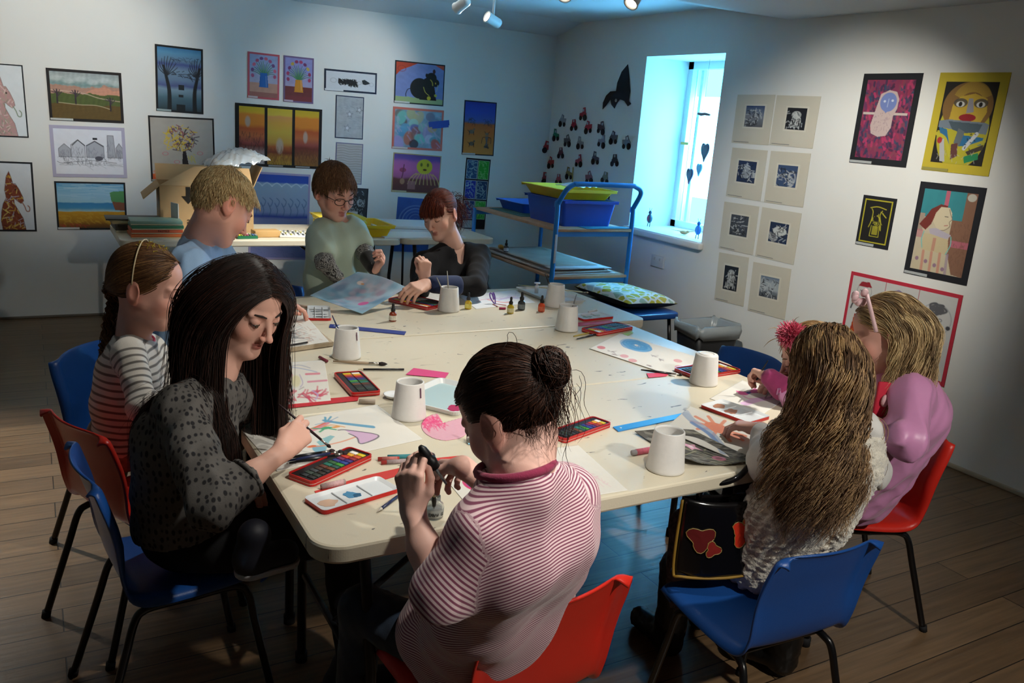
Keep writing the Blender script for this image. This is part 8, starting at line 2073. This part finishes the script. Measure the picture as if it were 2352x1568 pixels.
def curly(t, c, R, s, kp, cols, N, ln, J, seed, rad, cap, r=.09, curl=(.007, 3.2, .03), sh=.06, g=.45, partx=0, back=.5, arms=True):
    P0, Nm, q = scalp(N, c, R, s, kp, seed); col = hair_cols(len(P0), cols, seed, .25, P0, .016)
    fr_ = np.clip((q[:, 1] + .02) / .05, 0, 1); D0 = np.stack([np.sign(q[:, 0] - partx) * .8 * fr_ + q[:, 0] * 4, -back * (1 + 2 * fr_), .1 + 0 * q[:, 0]], 1) @ R.T + Nm * .3
    def g0(q_, f):
        d = np.zeros_like(q_); fr = np.clip((q_[:, 1] + .02) / .05, 0, 1); d[:, 0] = np.sign(q_[:, 0] - partx) * .6 * fr; d[:, 1] = -back * (1 + 2 * fr); d[:, 2] = -1.0; w0 = np.clip((.03 - q_[:, 2]) / .06, 0, 1)[:, None]; return d * (1 - w0) + w0 * (np.array([0, 0, -1.0]) @ R)
    L_ = ln * (.78 + .3 * np.random.RandomState(seed).rand(len(P0)))
    return [cap_mesh(c, R, s, kp, cap), strands(P0, D0, L_, 34, colliders(c, R, s, J, r, sh)[:None if arms else 7], g, .75, curl, rad=rad, cols=col, seed=seed, tgt=flow(c, R, s, g0), spread=.006)]


# ================= girl with long wavy hair
def wavy_girl():
    c = at_d(1895, 852, 2.16); s = 1.02; R = frame(look(c, -158, 24), .04); sk = 'd9a898'
    J = dict(nb=at_d(1892, 960, 2.16), shL=at_d(1815, 1002, 2.16), shR=at_d(1985, 985, 2.10), chest=at_d(1900, 1060, 2.15), pel=np.array([1.74, 1.44, .48]))
    J['elL'] = at_d(1768, 1062, 2.22); J['wrL'] = at_d(1748, 985, 2.42); J['elR'] = at_d(2000, 1080, 2.28); J['wrR'] = at_d(1960, 1000, 2.48)
    J['hpL'] = J['pel'] + (-.06, .03, 0); J['hpR'] = J['pel'] + (.06, .03, 0); J['knL'] = np.array([1.66, 1.70, .46]); J['knR'] = np.array([1.92, 1.56, .46]); J['anL'] = np.array([1.68, 1.74, .10]); J['anR'] = np.array([1.93, 1.50, .12])
    t = thing('person', 'girl seen from behind with long wavy blonde-brown hair and a white fluffy vest', 'person', (1.65, 1.3, 0))
    hd = [dict(sd='L', fwd=(-.4, .8, -.1), back=(0, 0, 1), curl=[(30, 40, 20)] * 4, side=1, res=.004, s=.8), dict(sd='R', fwd=(-.5, .8, -.1), back=(0, 0, 1), curl=[(30, 40, 20)] * 4, side=-1, res=.004, s=.8)]
    body(t, J, .85, sk, .075, head_sdf(c, R, s, sk, 1, .0036, neck=lerp(J['nb'], c, .04), nr=(.044, .048)), hd); face_bits(t, c, R, s, '6a4a34', '3a2420', w_=.7)
    S = Sdf(.0055); torso(S, J, .074, ex=.016, wid=1.1); S.rc(J['pel'] - (.0, 0, .0), J['chest'], .102, .095, .04)
    bump_ = lambda X: .0045 * np.sin(X[:, 0] * 150 + 4 * np.sin(X[:, 2] * 50)) * np.sin(X[:, 2] * 210 + 5 * np.sin(X[:, 0] * 40 + X[:, 1] * 40)) + .003 * np.sin(X[:, 1] * 190 + X[:, 2] * 90)
    npart('fluffy_vest', S.mesh(noise=bump_), mat('white_fluff', 'd8d2c4', .95, bump=.006, bs=130, var=.10, vs=60, sheen=.6, detail=6), t)
    S = Sdf(.006)
    for sd in 'LR': sleeve(S, J, sd, .046, .058 if sd == 'L' else .05, .036, 1.8)
    npart('sleeves', S.mesh(noise=fold(.005, 11, 5, 22, (0, .5, .5))), cloth_mat('white_cotton', 'cfcdca', var=.02), t)
    S = Sdf(.008)
    for a in 'LR': S.rc(J['hp' + a], J['kn' + a], .066, .056, .03); S.rc(J['kn' + a], J['an' + a], .054, .038, .02)
    npart('leggings', S.mesh(), mat('spotted_legging', '4a4044', .8, var=.7, vs=70), t)
    for a, dx, dy in (('R', -.05, .14), ('L', .0, .14)):
        A = J['an' + a]; S = Sdf(.007); S.rc(A + (0, 0, .20), A, .058, .048, .02); S.rc(A - (0, 0, .06), A * (1, 1, 0) + (dx, dy, .035), .042, .038, .02); S.rc(A, A - (0, 0, .07), .048, .045, .02)
        npart('boot', S.mesh(noise=fold(.003, 30, 20, 6)), mat('black_leather', '131313', .38), t)
    kp = lambda x, y, z: ((z > .050) & (y < .072)) | ((y < .045) & (z > .0)) | (y < -.0)
    hairpart(t, curly(t, c, R, s, kp, ['6a5240', '84684e', '9c7e5e', 'ae8e68', '5c4634', 'c09e70', '8a6c52'], 9500, .40, J, 21, .001, '5a4636', .070, (.011, 2.8, .024), .048, .6, back=.55, arms=False))


wavy_girl()


# ================= girl in the pink smock
def smock_girl():
    c = at_d(2036, 764, 2.52); s = 1.0; R = frame(look(c, -84, 22), -.08); sk = 'd29f90'
    J = dict(nb=at_d(2072, 868, 2.56), shL=at_d(2098, 905, 2.44), shR=at_d(2035, 880, 2.74), chest=at_d(2078, 945, 2.60), pel=np.array([2.33, 1.66, .52]))
    J['elL'] = at_d(2085, 1010, 2.36); J['wrL'] = at_d(2012, 985, 2.48); J['elR'] = at_d(1985, 960, 2.8); J['wrR'] = at_d(1930, 950, 2.7)
    J['hpL'] = J['pel'] + (-.03, -.07, 0); J['hpR'] = J['pel'] + (-.03, .07, 0); J['knL'] = np.array([2.02, 1.62, .48]); J['knR'] = np.array([2.02, 1.80, .48]); J['anL'] = np.array([2.00, 1.62, .08]); J['anR'] = np.array([2.0, 1.80, .08])
    t = thing('person', 'girl in a shiny pink smock and pale pink hairband seated beside the wall', 'person', (2.3, 1.68, 0))
    hd = [dict(sd='L', fwd=(-.9, .2, .1), back=(0, -.3, 1), curl=[(30, 40, 20)] * 4, side=1, res=.004, s=.8), dict(sd='R', fwd=(-.9, .3, 0), back=(0, 0, 1), curl=[(30, 40, 20)] * 4, side=-1, res=.004, s=.8)]
    body(t, J, .85, sk, .075, head_sdf(c, R, s, sk, 1, .0032, neck=lerp(J['nb'], c, .05), nr=(.044, .048)), hd); face_bits(t, c, R, s, 'a8845c', '6a4a3c', w_=.6)
    S = Sdf(.0065); torso(S, J, .090, ex=.022, wid=1.3); S.rc(J['pel'] + (0, 0, .03), J['chest'], .160, .115, .05)
    sleeve(S, J, 'L', .058, .056, .044, 1.75); sleeve(S, J, 'R', .058, .06, .044, 1.75)
    npart('smock', S.mesh(noise=fold(.010, 8, 3, 31, (.3, .2, 1))), cloth_mat('pink_nylon', 'c888b4', .42, bump=.0004, bs=80, var=.04), t)
    for sd in 'LR':
        S = Sdf(.005); S.rc(lerp(J['el' + sd], J['wr' + sd], .74), lerp(J['el' + sd], J['wr' + sd], .98), .043, .031, .01); npart('cuff', S.mesh(), cloth_mat('magenta_rib', 'a0386c', .9), t)
    p = at_d(2040, 915, 2.45); Rz = frame(_n(J['elL'] - J['elR']) * (1, 1, 0) + np.array([-.7, 0, 0]))
    part('red_badge', MB().rbox((0, 0, 0), (.07, .012, .11), .005, Matrix.Translation(tuple(at_d(2036, 918, 2.47) - np.array(t.location))) @ Matrix.Rotation(-.45, 4, 'Z')), mat('red_felt', 'c0243c', .8), t)
    part('badge_dot', MB().ell(tuple(at_d(2033, 920, 2.462) - np.array(t.location)), (.016, .009, .02), 12), mat('pale_felt', 'c8a0a4', .8), t)
    S = Sdf(.01); S.rc(J['pel'], J['pel'] + (-.02, 0, 0), .11, .11, .03)
    for a in 'RL': S.rc(J['hp' + a], J['kn' + a], .072, .058, .03); S.rc(J['kn' + a], J['an' + a], .055, .042, .02)
    npart('trousers', S.mesh(), cloth_mat('navy_cotton', '14182a', .9), t)
    for a in 'RL': shoe(t, J['an' + a] * (1, 1, 0) + (-.14, 0, 0), J['an' + a] * (1, 1, 0), mat('shoe_black', '141416', .6), None)
    kp = lambda x, y, z: ((z > .052) & (y < .070)) | ((y < .02) & (z > .0)) | (y < -.02)
    L = curly(t, c, R, s, kp, ['a08864', 'b89c70', '80684a', 'c8ae80', '6e583e', 'ae9068', 'd0b688'], 6500, .30, J, 31, .001, '7a5e3a', .07, (.007, 2.4, .024), .052, .6, back=.45)
    hairpart(t, L)
    P = lambda x, y, z: tuple(c + R @ (np.array([x, y, z]) * s) - np.array(t.location))
    part('hairband', MB().tube([P(.090 * math.sin(a), .028, .024 + .104 * math.cos(a)) for a in np.linspace(-1.6, 1.6, 26)], [.006] * 26, 8), mat('pale_pink_satin', 'd8b4b8', .5), t)
    rs = np.random.RandomState(4); F0 = np.array(P(-.030, .045, .125))
    part('fabric_flower', MB().add(*(lambda m: (m.v, m.f))(sum_flower(F0, rs)), True), mat('pale_pink_satin', 'd8b4b8', .5), t)


def sum_flower(F0, rs):
    m = MB()
    for k in range(11):
        d = _n(rs.randn(3)) * .018; m.ell(tuple(F0 + d), (.013, .010, .012), 10)
    return m


smock_girl()


# ================= girl with the pompom, mostly hidden
def pompom_girl():
    c = at_d(1862, 818, 2.86); s = 1.0; R = frame(look(c, -82, 22)); sk = 'dcae9c'
    J = dict(nb=at_d(1880, 905, 2.9), shL=at_d(1850, 915, 2.82), shR=at_d(1880, 880, 3.05), chest=at_d(1885, 950, 2.95), pel=np.array([2.52, 1.98, .52]))
    J['elL'] = at_d(1840, 930, 2.80); J['wrL'] = at_d(1768, 866, 2.84); J['elR'] = at_d(1830, 880, 3.1); J['wrR'] = at_d(1800, 880, 2.98)
    J['hpL'] = J['pel'] + (-.03, -.06, 0); J['hpR'] = J['pel'] + (-.03, .07, 0); J['knL'] = np.array([2.26, 1.94, .48]); J['knR'] = np.array([2.26, 2.08, .48]); J['anL'] = np.array([2.22, 1.94, .08]); J['anR'] = np.array([2.22, 2.08, .08])
    t = thing('person', 'girl mostly hidden behind the wavy hair, pink sleeve and pompom showing, painting with a brush', 'person', (2.5, 2.0, 0))
    tip = at_z(1726, 892, .752); top = at_d(1721, 790, np.dot(tip - CAM, FW) - .03); g_ = lerp(tip, top, .38)
    hd = [dict(sd='L', fwd=_n(g_ - J['wrL'] + np.array([0, 0, .006])), back=np.array([.1, -.75, .6]), curl=[(45, 60, 40), (52, 66, 40), (60, 70, 40), (66, 70, 40)], side=1, res=.0026, s=.80, thumb=(.034, .045, -.018, .030, .072, -.030, .010, .088, -.034)), dict(sd='R', fwd=(-.9, .1, 0), back=(0, 0, 1), curl=[(30, 40, 20)] * 4, side=-1, res=.0045, s=.78)]
    body(t, J, .85, sk, .07, head_sdf(c, R, s, sk, 1, .004, neck=lerp(J['nb'], c, .05), nr=(.042, .046)), hd); face_bits(t, c, R, s, '8a6a4c', '5a4034')
    S = Sdf(.0075); torso(S, J, .080, ex=.02); sleeve(S, J, 'L', .052, .052, .044, 1.62); sleeve(S, J, 'R', .05, .05, .04, 1.7)
    npart('smock', S.mesh(noise=fold(.006, 9, 4, 41)), cloth_mat('pink_nylon', 'c888b4'), t)
    S = Sdf(.005); S.rc(lerp(J['elL'], J['wrL'], .6), lerp(J['elL'], J['wrL'], .97), .044, .033, .01); npart('cuff', S.mesh(noise=fold(.002, 40, 20, 3)), cloth_mat('magenta_rib', 'a0386c', .9), t)
    S = Sdf(.012)
    for a in 'RL': S.rc(J['hp' + a], J['kn' + a], .066, .055, .03); S.rc(J['kn' + a], J['an' + a], .052, .04, .02)
    npart('trousers', S.mesh(), cloth_mat('navy_cotton', '14182a', .9), t)
    for a in 'RL': shoe(t, J['an' + a] * (1, 1, 0) + (-.13, 0, 0), J['an' + a] * (1, 1, 0), mat('shoe_black', '141416', .6), None)
    kp = lambda x, y, z: ((z > .048) & (y < .078)) | ((y < .035) & (z > .0)) | (y < -.02)
    hairpart(t, short_hair(t, c, R, s, kp, ['8a6a44', '7a5c3a', '9c7c50'], 1500, lambda q: .10 + 0 * q[:, 0], lambda q: np.stack([0 * q[:, 0], -1 + 0 * q[:, 0], -.3 + 0 * q[:, 0]], 1), colliders(c, R, s, J, .08)[:2], 8, .0016))
    rs = np.random.RandomState(7); F0 = at_d(1818, 768, 2.74); n = 1100; P0 = np.tile(F0, (n, 1)) + rs.randn(n, 3) * .006
    hairpart(t, [strands(P0, rs.randn(n, 3), .034 + .012 * rs.rand(n), 4, [], .0, 1, rad=.0016, cols=hair_cols(n, ['d8607c', 'c8506c', 'e07c90'], 3, .12), seed=8, end=.8)], 'pompom')
    top = held(hd[0], tip, L=.17)
    stick('paint_brush', top, tip, .0032, mat('brush_teal', '1c2428', .35), 'upright brush with pale blue end held in the hidden girl’s hand', 'brush', '8c8c90', .014, .025)


pompom_girl()

# ------------------------------------------------------------------ shiny bag on the near blue chair
M_BAG = mat('patent_black', '0c0b0d', .12, spec=.8); p = at_z(1688, 1322, .450)
t = thing('handbag', 'shiny black bag with red poppies and mustard piping beside the girl in the white vest', 'bag', (float(p[0]) - .015, float(p[1]) + .05, .447), math.radians(-14))
bw, bh = .285, .225


def bagf(u, v, sg):
    a, b = 2 * u - 1, v; w_ = .045 * (1 - abs(a) ** 3) * (1 - .55 * b) + .004; return ((a * bw / 2) * (1 - .04 * b), sg * w_, b * bh - .012 * (1 - a * a) * (b > .9))


part('bag_front', MB().grid(lambda u, v: bagf(u, v, -1), 20, 14), M_BAG, t, solid=.002)
part('bag_back', MB().grid(lambda u, v: bagf(1 - u, v, 1), 20, 14), M_BAG, t, solid=.002)
part('piping', MB().tube([tuple(q) for q in spl([(-bw / 2, -.008, bh * .98), (-bw / 2, -.008, .02), (-bw / 2 + .02, -.03, .004), (0, -.050, .002), (bw / 2 - .02, -.03, .004), (bw / 2, -.008, .02), (bw / 2, -.008, bh * .98)], 60)], .0042, 8), mat('mustard_piping', '8c6c24', .6), t)
part('bag_handle', MB().tube([tuple(q) for q in spl([(-.09, 0, bh - .01), (-.085, -.01, bh + .03), (.0, -.02, bh + .055), (.05, -.015, bh + .10), (.085, -.01, bh + .09), (.10, 0, bh - .01)], 40)], .008, 10), M_BAG, t)
for k, (x, z, r, cc) in enumerate([(-.085, .115, .032, '5c1c1c'), (.035, .125, .032, 'c0301c'), (-.050, .085, .020, '7c2420'), (.055, .165, .020, 'b84c20')]):
    rs = np.random.RandomState(k); pts = [(x + r * (1 + .28 * math.sin(3 * a + k) + .05 * rs.randn()) * math.cos(a), z + r * (1 + .28 * math.sin(3 * a + k)) * math.sin(a)) for a in np.linspace(0, 2 * PI, 26)[:-1]]
    V = [(px_, bagf(px_ / bw + .5, pz / bh, -1)[1] - .0035, pz) for px_, pz in pts]; cx_ = (x, bagf(x / bw + .5, z / bh, -1)[1] - .0045, z)
    part('poppy_print', MB().add(V + [cx_], [(i, (i + 1) % 25, 25) for i in range(25)]), mat('poppy_' + cc, cc, .3), t, solid=.0012)
    part('poppy_outline', MB().tube(V + [V[0]], .0014, 6), mat('poppy_edge', '8c7440', .4), t)
